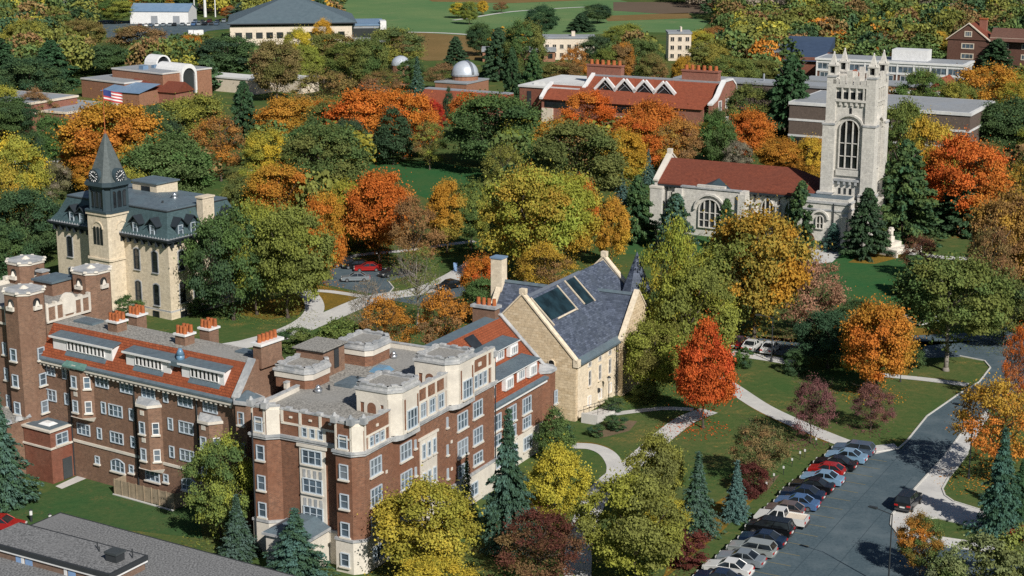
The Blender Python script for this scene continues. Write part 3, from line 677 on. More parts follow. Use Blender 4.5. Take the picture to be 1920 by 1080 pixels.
# px of trunk foot, row of the foot, row of the top, crown width (px of the 1920 photo), kind, colours
LIST = '''
1150,770,745,44,b,gr,dg|1120,818,795,34,b,gr,dg|1152,806,780,46,b,gr,dg|1212,755,718,52,b,ol,gr|1290,655,600,70,b,dg,dg|1200,742,728,30,b,gr,ol|1395,690,650,36,b,dg,gr|
8,948,740,150,c,bg,dg|415,1015,828,122,d,yg,gr|447,1048,930,104,c,dg,bg|556,1092,955,140,c,bg,dg|800,1085,905,205,o,yg,ye|805,1150,1052,150,d,ye,yg
876,975,850,46,n,dg,dg|953,1030,772,140,c,dg,bg|1040,862,766,84,j,gr,dg|1042,1000,836,122,o,ye,yg|1008,1100,965,165,h,mr,br|1190,1090,898,185,d,ol,yg
1228,985,820,112,o,ol,yg|1252,1000,935,90,o,ye,yg|1306,1000,850,104,c,dg,bg|1379,972,865,76,c,bg,bg|1422,905,788,112,h,br,gr|1408,925,868,62,b,mr,mr|1276,1060,992,100,b,mr,mr|1490,700,655,46,b,dg,gr
1519,830,705,88,h,pl,pl|1632,806,722,78,h,pl,pl|1318,803,612,128,t,rd,ro|1642,738,560,138,d,or,go|1773,695,482,205,k,gr,ol|1552,690,585,125,d,dg,dg|1600,665,560,95,d,dg,gr
1712,690,640,48,b,dg,gr|1258,706,420,116,h,yg,go|1290,724,500,150,d,yg,ol|1226,748,596,112,d,yg,ol|1325,705,545,112,o,yg,ol|1412,640,385,205,d,ol,go|1512,632,474,140,h,pk,br|1330,640,470,105,d,ol,yg
1266,472,362,92,p,dg,bg|1195,456,328,80,p,dg,gr|1500,462,338,80,p,dg,gr|1622,482,352,98,p,dg,dg|1690,455,262,155,p,dg,gr|1562,470,418,46,p,bg,bg|1360,470,372,60,p,dg,gr
1798,438,338,140,p,dg,dg|1806,430,254,142,d,ro,or|1736,395,218,92,d,ye,yg|1690,350,188,96,d,ol,gr|1884,560,352,142,d,go,br|1850,600,420,95,h,ol,br|1722,522,440,74,h,br,mr|1716,556,478,98,p,dg,gr
1880,650,520,120,d,ol,dg|1905,765,618,66,h,ro,br|1866,905,718,168,h,go,or|1872,1000,806,112,c,dg,bg|1912,965,862,76,c,dg,dg|1724,1078,975,88,o,gr,or|1836,1130,1000,140,b,sl,ol|1905,1120,990,110,b,sl,yg|1768,1130,1040,80,b,sl,gr
438,600,392,136,d,gr,dg|540,596,384,150,d,ol,yg|482,590,380,120,d,yg,gr|239,602,555,54,b,dg,gr|372,590,560,60,b,dg,gr|652,474,338,80,d,yg,ye|712,490,322,128,d,ro,or|776,520,372,90,h,br,br|838,474,338,74,d,go,yg|884,470,336,72,d,yg,gr
612,535,366,80,d,or,go|600,498,390,70,d,yg,or|985,530,312,178,d,yg,go|1062,505,326,126,d,yg,go|1088,470,338,60,d,ro,or|1145,500,370,72,o,go,ye|903,596,475,74,d,ro,or|912,608,520,84,d,gr,gr|1022,570,456,106,h,go,br|783,610,470,112,s,ol,gy
722,690,562,112,h,or,br|836,700,548,116,h,or,br|640,690,600,110,b,ol,gr|560,660,612,70,b,ol,dg|600,700,650,90,b,gr,ol|512,655,622,38,b,gr,yg|690,640,520,80,s,gy,gy
216,360,186,192,d,or,go|150,345,280,74,d,or,ro|175,372,300,70,d,go,or|368,300,178,132,d,yg,ol|460,275,152,84,p,dg,dg|320,396,246,172,d,gr,gr|415,340,213,112,h,or,br|502,345,238,80,d,ye,yg|545,285,178,122,d,or,go
690,298,162,150,d,ro,or|757,298,168,112,d,or,ro|737,309,203,90,j,dg,dg|613,390,234,164,d,gr,ol|525,440,308,124,d,go,or|460,420,330,90,d,ol,gr|932,322,178,190,d,gr,dg|806,318,224,64,h,br,yg|814,262,190,44,d,cr,rd|783,200,108,60,c,bg,dg|841,238,164,26,j,dg,dg
874,262,172,66,d,ro,or|1082,392,228,172,d,ol,gr|1166,360,244,92,d,go,yg|1100,262,174,92,d,ro,or|1222,318,184,118,d,or,ro|1262,322,214,96,d,or,br|1190,330,215,100,d,ro,or|1344,322,214,74,o,gr,gr|1404,308,202,92,d,ro,or|1462,332,258,92,d,go,or|1238,330,230,90,h,go,br
1165,392,322,38,c,bg,bg|1215,345,280,36,c,bg,bg|1478,280,104,132,p,dg,dg|1412,270,158,100,d,ol,dg|1522,355,260,62,d,go,ye|1380,330,262,60,h,gy,gy|40,430,262,120,d,yg,ye|12,470,300,110,d,yg,go|55,500,358,130,d,gr,dg|0,560,420,120,d,dg,gr
105,330,214,80,d,gr,gr|60,350,240,60,d,dg,gr|100,380,300,70,h,gy,ol|1890,300,180,130,d,dg,gr|1790,265,158,80,d,yg,ol|1848,240,122,120,d,or,go|1900,260,150,80,d,go,yg|1730,235,135,90,d,gr,ol|1868,130,72,80,p,dg,dg
1740,170,128,60,d,gr,yg|1575,210,150,50,d,ol,br|1900,420,300,90,h,ol,go|1850,330,270,70,d,br,ol|60,210,108,140,d,dg,gr|0,150,70,120,p,dg,dg|20,260,180,100,d,dg,gr|100,165,75,110,p,dg,dg|60,120,40,90,d,yg,ol|150,100,36,90,d,ol,br
200,140,82,95,d,dg,gr|260,115,50,110,d,ol,br|320,130,78,75,d,yg,ol|360,120,64,44,d,or,go|430,150,70,120,d,dg,gr|395,130,98,70,d,gr,gr|520,190,70,95,d,br,ol|575,165,85,66,d,yg,ol|620,140,62,100,d,ol,br|560,150,56,60,d,ye,yg|655,160,82,90,d,ol,gr
605,100,38,38,d,ye,go|690,175,66,80,d,ol,gr|740,135,55,110,d,yg,gr|770,170,110,50,d,gr,dg|722,180,130,84,h,br,ol|690,165,124,40,d,rd,ro|660,150,122,44,d,ro,or|610,215,130,130,h,br,ol|700,235,150,75,h,br,gy|830,170,120,72,h,br,ol
855,128,68,56,p,dg,dg|900,105,40,54,d,dg,gr|935,150,52,78,p,dg,dg|960,190,88,46,p,dg,dg|1000,180,92,54,p,dg,gr|985,150,42,80,d,gr,ol|1015,70,12,64,d,dg,dg|1055,170,118,90,d,ol,br|1080,165,84,60,h,or,br|1120,130,68,70,d,dg,gr|1140,160,90,60,d,ol,gr
1175,95,45,70,d,yg,ol|1200,155,72,72,d,gr,gr|1165,160,82,52,d,br,or|1225,170,100,56,d,ol,br|1280,170,105,44,d,go,br|1325,165,85,90,d,ol,yg|1370,185,105,90,d,ol,gr|1420,175,112,90,d,ol,ol|1310,110,60,70,d,yg,ye|1340,90,50,48,d,br,or|1400,110,58,56,d,gr,ol|1450,125,66,66,d,or,br
1500,105,62,64,d,ol,br|1515,140,95,60,d,go,ye|1540,115,68,56,d,ro,or|1570,105,55,50,d,or,ro|1605,105,66,60,d,br,or|1640,100,62,54,d,ro,or|1690,95,45,80,d,yg,ol|1745,105,58,86,d,ye,ol|1590,30,2,48,d,ro,or|1800,110,80,50,d,yg,gr|1660,130,85,70,d,or,br
860,34,6,36,d,yg,ye|905,28,0,22,d,ye,go|940,24,4,30,h,br,ol|880,46,4,34,d,ol,yg|1120,44,8,54,d,dg,gr|1090,60,24,60,p,dg,dg|182,32,6,34,d,or,ro|215,44,0,76,d,yg,gr|80,44,0,80,d,dg,gr|170,46,18,56,d,dg,dg|135,40,-6,40,p,dg,dg
255,24,-4,46,d,go,yg|300,16,-10,60,d,go,or|30,60,26,54,h,br,gy|575,44,0,90,d,dg,gr|500,26,-12,60,d,yg,ye|545,28,-4,46,d,gr,gr|455,40,4,66,p,bg,gr|430,38,12,32,d,br,or|20,30,-8,50,d,dg,gr|620,26,-6,42,d,br,dg'''
for row in LIST.replace('\n', '|').split('|'):
    t = row.split(',')
    if len(t) < 7: continue
    plant(float(t[0]), float(t[1]), float(t[2]), float(t[3]), t[4], t[5], t[6])
# ---------------------------------------------------------------- trees between the ones placed one by one
def inpoly(x, y, P):
    c = False; j = len(P)-1
    for i in range(len(P)):
        if (P[i][1] > y) != (P[j][1] > y) and x < (P[j][0]-P[i][0])*(y-P[i][1])/(P[j][1]-P[i][1])+P[i][0]: c = not c
        j = i
    return c
# ground left open (px polygons): lawns, lots, roads, fields
CLEAR = [[(640,-20),(1120,-20),(1340,22),(1320,62),(1180,58),(1010,70),(915,78),(908,112),(800,116),(715,100),(640,62)],
 [(190,34),(460,30),(480,64),(400,60),(330,82),(240,86),(195,72)], [(190,-30),(425,-30),(420,14),(190,8)],
 [(690,300),(912,316),(905,380),(740,375),(690,340)], [(1160,440),(1330,430),(1330,484),(1160,474)], [(1535,465),(1740,465),(1720,560),(1590,600),(1550,540)],
 [(595,470),(900,440),(900,520),(880,580),(700,580),(560,700),(400,700),(420,560),(590,540)], [(60,318),(140,300),(150,345),(90,350)],
 [(1370,620),(2000,560),(2000,1200),(1200,1200),(1300,640)], [(-100,600),(1260,600),(1260,1200),(-100,1200)], [(60,480),(420,400),(420,620),(60,640)]]
# buildings that stay visible: (left, right, top, bottom) in px and the row of their foot
KEEP = [(245,355,10,42,44),(436,718,10,82,84),(1018,1116,76,104,112),(1250,1298,80,108,116),(900,1000,100,116,150),(845,898,112,150,180),(1575,1830,95,165,170),(1780,1925,66,128,140),
 (1000,1390,124,222,240),(140,365,116,196,200),(0,145,198,250,262),(1505,1850,188,256,268),(1436,1545,102,150,200),(1215,1662,100,430,470),(800,940,165,196,215),(190,460,34,64,70),(100,445,245,600,610),(480,560,150,168,180),(740,762,124,142,160),(365,500,150,185,196),(770,905,66,112,112),(655,1100,2,56,58),(1120,1330,26,60,60),(195,235,56,82,84),(700,905,304,362,364),(1555,1700,480,560,560),(615,900,455,545,560),(60,150,300,345,345),(1225,1310,440,480,482)]
SEEN = []
for t in TREES:
    q, w_ = PX(t['x'], t['y']), t['W']/2*F/(t['y']*CP+CH*SP); SEEN.append((q[0]-w_, q[0]+w_, PX(t['x'], t['y'], t['h'])[1], q[1]))
def blocked(x, y, h, W):
    px, py = PX(x, y, 0)
    for P in CLEAR:
        if inpoly(px, py, P): return True
    tx, ty = PX(x, y, h); hw = W/2*F/(y*CP+CH*SP)
    for a, b, t, bt in SEEN:
        if bt < py-2 and bt > 130:
            ow = min(b, px+hw)-max(a, px-hw); oh = bt-max(t, ty)
            if ow > 0 and oh > 0 and ow*oh > .30*(b-a)*(bt-t): return True
    for a, b, t, bt, foot in KEEP:
        if px+hw > a and px-hw < b and ty < bt-4 and py > t:
            if py > foot-max(18, .35*(bt-t)): return True
    return False
def autumn(px, rs):
    base = [('dg',22),('gr',22),('ol',28),('yg',8),('br',10),('go',4),('ye',2),('or',3),('ro',1)]
    if px > 1250: base = [('dg',20),('gr',22),('ol',30),('yg',8),('br',15),('go',4),('or',3),('ro',1)]
    k = rs.choices([b[0] for b in base], [b[1] for b in base])[0]
    k2 = {'dg':'gr','gr':'ol','ol':'yg','yg':'ye','br':'ol','go':'ye','ye':'yg','or':'go','ro':'or'}[k]
    return k, k2
rs = random.Random(31)
NFILL = 0
rows = []
y = 262.0
while y < 560:
    x = -(.32*y+12)
    while x < .32*y+12:
        rows.append((x+rs.uniform(-4,4), y+rs.uniform(-4,4))); x += 10.5
    y += 9.5
for x, y in rows:
    if len(TREES) >= 318: break
    W = rs.uniform(9, 14.5); h = rs.uniform(9, 14.5)
    if blocked(x, y, h, W): continue
    if any((x-a)**2+(y-b)**2 < (.70*(r+W/2))**2 for a, b, r in OCC): continue
    px, py = PX(x, y); c1, c2 = autumn(px, rs)
    kd = rs.choice('dddddoh') if c1 != 'dg' else rs.choice('ddpc')
    put(x, y, h, W*(.55 if kd == 'c' else 1), kd, c1, c2)
# ---------------------------------------------------------------- the far wood: one mass beyond the campus
def far_wood():
    rs = random.Random(77); nr = np.random.RandomState(77)
    base = []
    for s in range(6):
        me = CROWN['d'][s % 4] if s < 4 else CROWN['p'][s-4]
        co = np.empty(len(me.vertices)*3, np.float32); me.vertices.foreach_get('co', co); co = co.reshape(-1,4,3)
        lv = np.empty(len(me.vertices)*3, np.float32); me.attributes['lv'].data.foreach_get('vector', lv); lv = lv.reshape(-1,4,3)[:,0]
        idx = nr.permutation(len(co))[:900]; q = co[idx]; c = q.mean(1, keepdims=True); base.append((c+(q-c)*3.6, lv[idx]))
    allq, allc = [], []
    y = 300.0
    while y < 1180:
        st = 9.6 if y < 620 else 11.5+(y-620)*.008
        x = -(.325*y+20)
        while x < .325*y+20:
            X, Y = x+rs.uniform(-4,4), y+rs.uniform(-4,4); x += st
            W = rs.uniform(9.5, 15); h = rs.uniform(9, 15)
            if blocked(X, Y, h, W): continue
            if Y < 640 and any((X-a)**2+(Y-b)**2 < (.70*(r+W/2))**2 for a, b, r in OCC): continue
            if len(allq) >= 1700: continue
            px, py = PX(X, Y); c1, c2 = autumn(px, rs)
            if c1 in ('or','go','ye','ro') and rs.random() < .45: c1, c2 = rs.choice([('ol','yg'),('br','ol'),('gr','ol')])
            if Y > 760 and px > 1080 and rs.random() < .7: c1, c2 = rs.choice([('gy','br'),('br','gy'),('ol','gy'),('gy','pk')])
            k = rs.randrange(6) if c1 == 'dg' else rs.randrange(4)
            q, lv = base[k]; a = rs.uniform(0, 6.28); ca, sa = math.cos(a), math.sin(a)
            P = np.stack([X+(q[...,0]*ca-q[...,1]*sa)*W, Y+(q[...,0]*sa+q[...,1]*ca)*W, q[...,2]*h], -1)
            A, B = np.array(PAL[c1]), np.array(PAL[c2]); g = 1+rs.uniform(-.28,.28)
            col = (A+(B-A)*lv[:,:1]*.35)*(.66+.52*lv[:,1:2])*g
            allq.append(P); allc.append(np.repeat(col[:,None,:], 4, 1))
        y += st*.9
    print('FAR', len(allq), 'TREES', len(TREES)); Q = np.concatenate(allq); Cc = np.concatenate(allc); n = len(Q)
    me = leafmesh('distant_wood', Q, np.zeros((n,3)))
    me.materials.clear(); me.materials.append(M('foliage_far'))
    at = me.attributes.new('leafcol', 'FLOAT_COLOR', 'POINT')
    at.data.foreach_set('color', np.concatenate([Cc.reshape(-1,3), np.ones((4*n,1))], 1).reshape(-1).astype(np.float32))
    o = bpy.data.objects.new('distant_wood', me); COL.objects.link(o)
    tag(o, 'mixed green, olive and brown autumn wood spreading to the horizon beyond the campus', 'wood', kind='stuff')
far_wood()
# ---------------------------------------------------------------- fallen leaves under the nearer trees
def fallen():
    nr = np.random.RandomState(9); Q, Cc = [], []
    for t in TREES:
        if t['y'] > 330 or t['kind'] in 'cpnj' or t['c1'] in ('dg','gr'): continue
        n = int(26*t['W']**1.3); r = t['W']*.5*(.15+1.0*nr.random(n)); a = nr.random(n)*6.283
        P = np.stack([t['x']+r*np.cos(a)-t['W']*.12, t['y']+r*np.sin(a), .05+.02*nr.random(n)], 1)
        Nn = unit(np.stack([.25*nr.normal(size=n), .25*nr.normal(size=n), np.ones(n)], 1))
        q = quads(P, Nn, .10, nr); Q.append(q); A, B = np.array(PAL[t['c1']]), np.array(PAL[t['c2']])
        c = (A+(B-A)*nr.random((n,1)))*(.55+.5*nr.random((n,1))); Cc.append(np.repeat(c[:,None,:], 4, 1))
    Q, Cc = np.concatenate(Q), np.concatenate(Cc); n = len(Q)
    me = leafmesh('fallen_leaves', Q, np.zeros((n,3))); me.materials.clear(); me.materials.append(M('foliage_far'))
    at = me.attributes.new('leafcol', 'FLOAT_COLOR', 'POINT')
    at.data.foreach_set('color', np.concatenate([Cc.reshape(-1,3), np.ones((4*n,1))], 1).reshape(-1).astype(np.float32))
    o = bpy.data.objects.new('fallen_leaves', me); COL.objects.link(o)
    tag(o, 'fallen orange and yellow leaves scattered over the lawns under the trees', 'fallen leaves', kind='stuff')
fallen()
# ---------------------------------------------------------------- the brick residence hall
S = Fr(-16.58, 152.35, 62.08)
_o = S.w(5.5, 15.9); W = Fr(_o[0], _o[1], 56.6)
hall = empty('brick_residence_hall', S.w(8, 8, 0), 'long brown-red brick hall with white stone battlements, red tile roofs and pot-topped chimneys', 'building')
VF = -2.6   # plane of the right-hand front
# --- corner block: footprint, roof, stone base, ledge, attic
foot = [(0,10.2),(0,8.5),(.9,7.4),(.9,.15),(-.35,.15),(-.4,-1.7),(.45,VF),(26.4,VF),(26.4,12.0),(8.0,12.0),(8.0,10.4)]
foot = foot[::-1]
def grow(poly, d):
    n = len(poly); out = []
    for i in range(n):
        p, q, r = Vector(poly[i-1]), Vector(poly[i]), Vector(poly[(i+1)%n])
        a = (q-p).normalized(); b = (r-q).normalized(); na, nb = Vector((a.y,-a.x)), Vector((b.y,-b.x))
        k = (na+nb); k = k/max(.35, k.dot(na)) if k.length > 1e-4 else na
        out.append((q.x+k.x*d, q.y+k.y*d))
    return out
def area(p): return sum(p[i-1][0]*p[i][1]-p[i][0]*p[i-1][1] for i in range(len(p)))
if area(foot) < 0: foot = foot[::-1]
b = MB(S); b.prism(foot, 0, 14.45); b.obj('wall', ['brick_red'], hall)
b = MB(S); b.prism(grow(foot,.14), 0, 3.3, 0); b.prism(grow(foot,.24), 3.303, 3.55, 1)
b.obj('stone_base', ['limestone','coping'], hall)
b = MB(S); b.prism(grow(foot,.30), 12.25, 12.5, 0); b.prism(grow(foot,.20), 12.02, 12.247, 0); b.obj('ledge', 'coping', hall)
b = MB(S); b.prism(grow(foot,-.3), 14.45, 14.55, 0); b.obj('flat_roof', 'gravel', hall)
# parapet: one wall per side, with merlons
def parapet(mb, pts, z0, zt, th=.35, m=0, cop=1, mer=True, step=1.9, mh=.2):
    for (u0,v0),(u1,v1) in zip(pts, pts[1:]):
        d = Vector((u1-u0, v1-v0)); Ln = d.length; d /= Ln; n = Vector((d.y,-d.x))
        q = lambda a, o: (u0+d.x*a+n.x*o, v0+d.y*a+n.y*o)
        mb.prism([q(0,0),q(Ln,0),q(Ln,-th),q(0,-th)], z0, zt, m)
        mb.prism([q(-.04,.05),q(Ln+.04,.05),q(Ln+.04,-th-.05),q(-.04,-th-.05)], zt+.003, zt+.12, cop)
        if mer:
            k = max(1, int(Ln/step))
            for i in range(k):
                a = Ln*(i+.5)/k; mb.prism([q(a-.32,.09),q(a+.32,.09),q(a+.32,-th-.09),q(a-.32,-th-.09)], zt+.123, zt+.12+mh, cop)
b = MB(S)
parapet(b, [(8.0,10.4),(0,10.2)], 14.5, 15.05, mer=False)
parapet(b, [(0,10.2),(0,8.5)], 14.46, 15.15, m=2); parapet(b, [(0,8.5),(.9,7.4)], 14.5, 15.3); parapet(b, [(.9,7.4),(.9,.15)], 14.46, 15.0, m=2, step=1.8)
parapet(b, [(.9,.15),(-.35,.15)], 14.5, 15.15); parapet(b, [(-.35,.15),(-.4,-1.7)], 14.46, 15.15, m=2); parapet(b, [(-.4,-1.7),(.45,VF)], 14.5, 15.3)
parapet(b, [(.45,VF),(5.2,VF)], 14.46, 15.2, m=2)
parapet(b, [(9.7,VF),(16.3,VF)], 14.5, 16.0, m=2); parapet(b, [(20.9,VF),(26.4,VF)], 14.5, 16.2, m=2)
parapet(b, [(26.4,VF),(26.4,12.0)], 14.5, 15.1, mer=False); parapet(b, [(26.4,12.0),(8.0,12.0)], 14.5, 15.1, mer=False)
for p in ((0,10.2),(0,8.5),(-.35,.15),(-.4,-1.7),(.45,VF),(26.3,VF)):
    b.box(p[0]-.32,p[0]+.32,p[1]-.32,p[1]+.32,15.2,15.85,1); b.cyl(p[0],p[1],15.85,16.2,.26,.08,6,1)
b.obj('parapet', ['limestone','coping','brick_red'], hall)
# attic stone trim on the left front (wall planes at u = const)
b = MB(S)
def bandu(u, v0, v1, z0, z1, t=.07, m=0): b.box(u-t, u+.02, v0, v1, z0, z1, m)
bandu(.9, .3, 7.3, 13.6, 13.82)
for v in (.35, 2.65, 5.0, 7.15): bandu(.9, v-.14, v+.14, 13.82, 14.98, .10)
for v in (2.2, 3.1, 4.05, 5.0): bandu(.9, v-.18, v+.18, 12.5, 13.6, .12)
bandu(0, 8.55, 8.75, 12.5, 15.1); bandu(0, 10.0, 10.2, 12.5, 15.1); bandu(0, 8.6,10.2,13.6,13.78)
bandu(-.4, -.08, .12, 12.5, 15.1); bandu(-.4, -1.75, -1.58, 12.5, 15.1); bandu(-.4,-1.7,.1,13.6,13.78)
for v in (1.5, 3.8, 6.1): bandu(.9, v-.16, v+.16, 14.32, 14.5, .12)
# chamfers wholly of stone
def chamf(a, c, z0, z1, t=.10):
    d = Vector((c[0]-a[0], c[1]-a[1])).normalized(); n = Vector((d.y,-d.x))*t
    if n.x > 0 and n.y > 0: n = -n
    b.prism([(a[0]+n.x,a[1]+n.y),(c[0]+n.x,c[1]+n.y),(c[0]-n.x*.2,c[1]-n.y*.2),(a[0]-n.x*.2,a[1]-n.y*.2)], z0, z1, 0)
chamf((0,8.45),(.85,7.45),12.5,15.0); chamf((-.4,-1.75),(.4,VF+.05),12.5,15.0)
# attic trim on the right front (plane v = VF)
def bandv(u0, u1, z0, z1, t=.07, v=VF, m=0): b.box(u0, u1, v-t, v+.02, z0, z1, m)
bandv(.5,5.2,13.68,13.88); bandv(2.6,2.95,14.3,14.55,.1)
for u in (.6,1.2,4.1,5.0): bandv(u-.12,u+.12,12.5,13.68 if 1 < u < 4.5 else 15.1,.1)
bandv(9.7,16.3,14.25,14.5); bandv(9.7,16.3,15.75,16.0)
for u in (9.9,10.6,12.3,14.0,15.6,16.15): bandv(u-.16,u+.16,12.5,14.25,.1)
for u in (9.9,10.4,12.1,13.9,15.7,16.15): bandv(u-.14,u+.14,14.5,15.75,.08)
bandv(20.9,26.4,14.2,14.5); bandv(20.9,26.4,15.9,16.2); bandv(25.6,26.4,12.5,16.2,.12)
for u in (21.1,21.5,24.8): bandv(u-.14,u+.14,12.5,16.2,.09)
bandv(22.8,23.4,15.0,15.4,.1)
# tall stone panel with windows, on the right front, and the three-storey bay of the left front
bandv(10.6,13.9,3.6,10.4,.10); bandv(10.3,14.2,10.4,10.65,.18)
b.box(.9-.16,.92,2.15,5.15,3.9,11.65,0); b.box(.9-.28,.92,1.9,5.4,11.65,11.95,0)
for u in (2.5,4.6,7.0,17.5,20.5,23.7): pass
for u, z in ((4.3,9.0),(17.0,8.2),(17.0,5.2),(4.4,6.0),(23.7,6.2)): bandv(u-.16,u+.16,z,z+.32,.07)
b.objs('stone_trim', ['limestone'], hall)
# carved niches and panels of brick between the stone
b = MB(S)
for u in (11.35,13.1,14.85):
    o = outline(.9, 1.05, 1); b.mesh([(u+x, VF-.045, 14.6+z) for x,z in o], [tuple(range(len(o)))])
b.objs('niche', 'brick_red', hall)
# bay turrets: two on the right front, two at the back
def turret(u0, u1, v0, v1, z0, z1, front, stone=True):
    c = 1.0
    if front == '-v': poly = [(u0,v1),(u0,v0+c),(u0+c,v0),(u1-c*.4,v0),(u1,v0+c*.4),(u1,v1)]
    elif front == '+v': poly = [(u0,v0+c*.6),(u0+c*.6,v0),(u1-c,v0),(u1,v0+c),(u1,v1),(u0,v1)]
    if area(poly) < 0: poly = poly[::-1]
    b = MB(S); b.prism(poly, z0, z1, 0)
    g = grow(poly, .10); b.prism(g, z1-.9, z1-.25, 1); b.prism(grow(poly,.22), z1-.247, z1, 2)
    t = b.obj('turret', ['brick_red','limestone','coping'], hall)
    w = MB(S); q = poly+[poly[0]]; parapet(w, q, z1+.003, z1+.30, .28, 0, 0, True, 1.3, .12); w.obj('battlement', 'coping', t)
    f = MB(S); f.prism(grow(poly,-.3), z1+.004, z1+.10, 0); f.obj('turret_roof', 'gravel', t)
    return t, poly
for (ua, ub) in ((5.2,9.7),(16.3,20.9)):
    t, poly = turret(ua, ub, -3.35, 1.2, 12.5, 17.1, '-v')
    b = MB(S)
    b.box(ua+1.0, ub-.45, -3.47, -3.33, 12.5, 16.2, 0); chamf((ua,-2.35),(ua+1,-3.35),12.5,16.2,.12)
    b.box(ua-.10, ua+.02, -2.35, -1.9, 12.5, 16.2, 0); b.box(ua-.10, ua+.02, .8, 1.2, 14.6, 16.2, 0)
    b.box(ua-.10, ua+.02, -1.9, .8, 15.6, 16.2, 0)
    o = outline(1.9, 1.7, 1); k = len(o)
    b.mesh([(ua-.11, -.6+x, 14.55+z) for x,z in o]+[(ua+.02, -.6+x, 14.55+z) for x,z in o], [tuple(range(k))]+[(i,(i+1)%k,k+(i+1)%k,k+i) for i in range(k)])
    b.objs('turret_stone', 'limestone', t)
    b = MB(S)
    for du in (1.35, 3.75):
        b.box(ua+du-.13, ua+du+.13, -3.50, -3.46, 12.9, 16.0, 0)
    o = outline(1.0, 1.1, 1); b.mesh([(ua-.13, -.55+x, 14.6+z) for x,z in o], [tuple(range(len(o)))])
    b.objs('brick_inlay', 'brick_red', t)
    win(t, S, ua+2.6, -3.47, 12.75, '-v', 1.9, 2.0, 3, 2, name='turret_window')
    b = MB(S); b.prism([(ua-.1,VF+.2),(ua+.15,VF-.5),(ua+1,-3.5),(ub-.4,-3.5),(ub+.05,VF-.5),(ub+.05,VF+.2)], 12.0, 12.5); b.obj('corbel', 'coping', t)
turret(8.6, 13.2, 9.2, 13.4, 14.4, 16.4, '+v'); turret(18.4, 23.4, 8.2, 12.4, 14.4, 16.6, '+v')
b = MB(S); b.box(12.6,16.6,10.2,13.6,14.4,17.5,0); b.box(12.3,16.9,9.9,13.9,17.503,17.62,1); b.box(12.4,16.8,10.0,13.8,17.36,17.5,2)
b.box(14.6,15.4,10.1,10.205,15.2,17.2,2)
b.obj('roof_house', ['brick_brown','gravel','dark_metal'], hall)
# roof furniture
for (u,v,r) in ((8.4,8.0,.42),(22.6,7.8,.42)):
    b = MB(S); b.cyl(u,v,14.55,14.95,r*.9,r,12); b.cyl(u,v,14.95,15.35,r,r*.25,12); b.obj('roof_vent', 'vent_metal', hall, smooth=True)
b = MB(S); b.box(11.0,14.2,5.8,7.8,14.55,14.85,0); b.obj('roof_hatch', 'lead', hall)
b = MB(S); b.taper([(16.9,5.4),(18.9,5.4),(18.9,7.4),(16.9,7.4)],14.55,[(17.3,5.8),(18.5,5.8),(18.5,7.0),(17.3,7.0)],15.05,0); b.obj('roof_light', 'sky_plastic', hall)
for u,v in ((13.6,6.6),(9.6,7.5),(16.5,3.4),(22,2.4)):
    b = MB(S); b.cyl(u,v,14.5,15.1,.11,.11,8); b.obj('roof_pipe', 'dark_metal', hall)
# windows of the block
for z in (9.75, 6.6, 3.75): win(hall, S, 0, 9.25, z, '-u', .95, 1.55)
win(hall, S, 0, 9.35, 12.7, '-u', .95, 1.5)
for z in (9.6, 6.6, 3.7): win(hall, S, -.4, -.8, z, '-u', 1.0, 1.5)
win(hall, S, -.54, -.8, .7, '-u', 1.0, 1.4); win(hall, S, -.4, -.8, 12.7, '-u', 1.0, 1.35)
for z in (9.95, 7.0, 4.1): win(hall, S, .74, 3.65, z, '-u', 2.3, 1.5, 3, 2)
for v in (2.65, 3.58, 4.52): win(hall, S, .9, v, 12.62, '-u', .62, 1.0)
b = MB(S)
for z in (8.6, 5.65):
    for v in (2.7,3.35,4.0,4.6): b.box(.68,.75,v-.16,v+.16,z,z+.75)
b.objs('carved_panel', 'coping', hall)
for z in (9.5, 6.5, 3.7): win(hall, S, 2.35, VF, z, '-v', 2.0, 1.75, 3, 2)
for z in (9.3, 6.3): win(hall, S, 7.9, VF, z, '-v', 2.1, 1.75, 3, 2)
win(hall, S, 7.9, VF-.15, 1.0, '-v', 1.9, 1.5, 3, 2); win(hall, S, 2.3, VF-.15, .8, '-v', 1.9, 1.5, 3, 2)
for u in (1.65,2.65,3.6): win(hall, S, u, VF, 12.6, '-v', .7, 1.0)
for u in (11.3,13.1,14.9): win(hall, S, u, VF, 12.65, '-v', 1.1, 1.55, 2, 2)
for u in (22.2,23.2,24.2): win(hall, S, u, VF, 12.7, '-v', .75, 1.5)
for z in (8.3, 5.2):
    for u in (11.2,12.25,13.3): win(hall, S, u, VF-.1, z, '-v', .6, 1.6)
for z in (9.1, 6.1, 3.8): win(hall, S, 19.3, VF, z, '-v', 2.1, 1.8 if z > 4 else 1.4, 3, 2); win(hall, S, 22.6, VF, z+.35, '-v', 2.0, 1.8 if z > 4 else 1.3, 3, 2)
for z in (10.2, 7.2, 4.6): win(hall, S, 16.1, VF, z, '-v', .28, 1.1, 1, 1, t=.05); 
for z in (9.9, 7.0): win(hall, S, 9.7, VF, z, '-v', .28, .9, 1, 1, t=.05)
for u in (18.5, 21.5): win(hall, S, u, VF-.15, .9, '-v', 1.5, 1.5, 2, 2)
# downpipes
for (u,v) in ((.62,.35),(-.14,9.95),(26.6,VF-.1)):
    b = MB(S); b.tube((u-.15,v,0),(u-.15,v,14.6),.08,.08,6); b.obj('downpipe', 'dark_metal', hall)
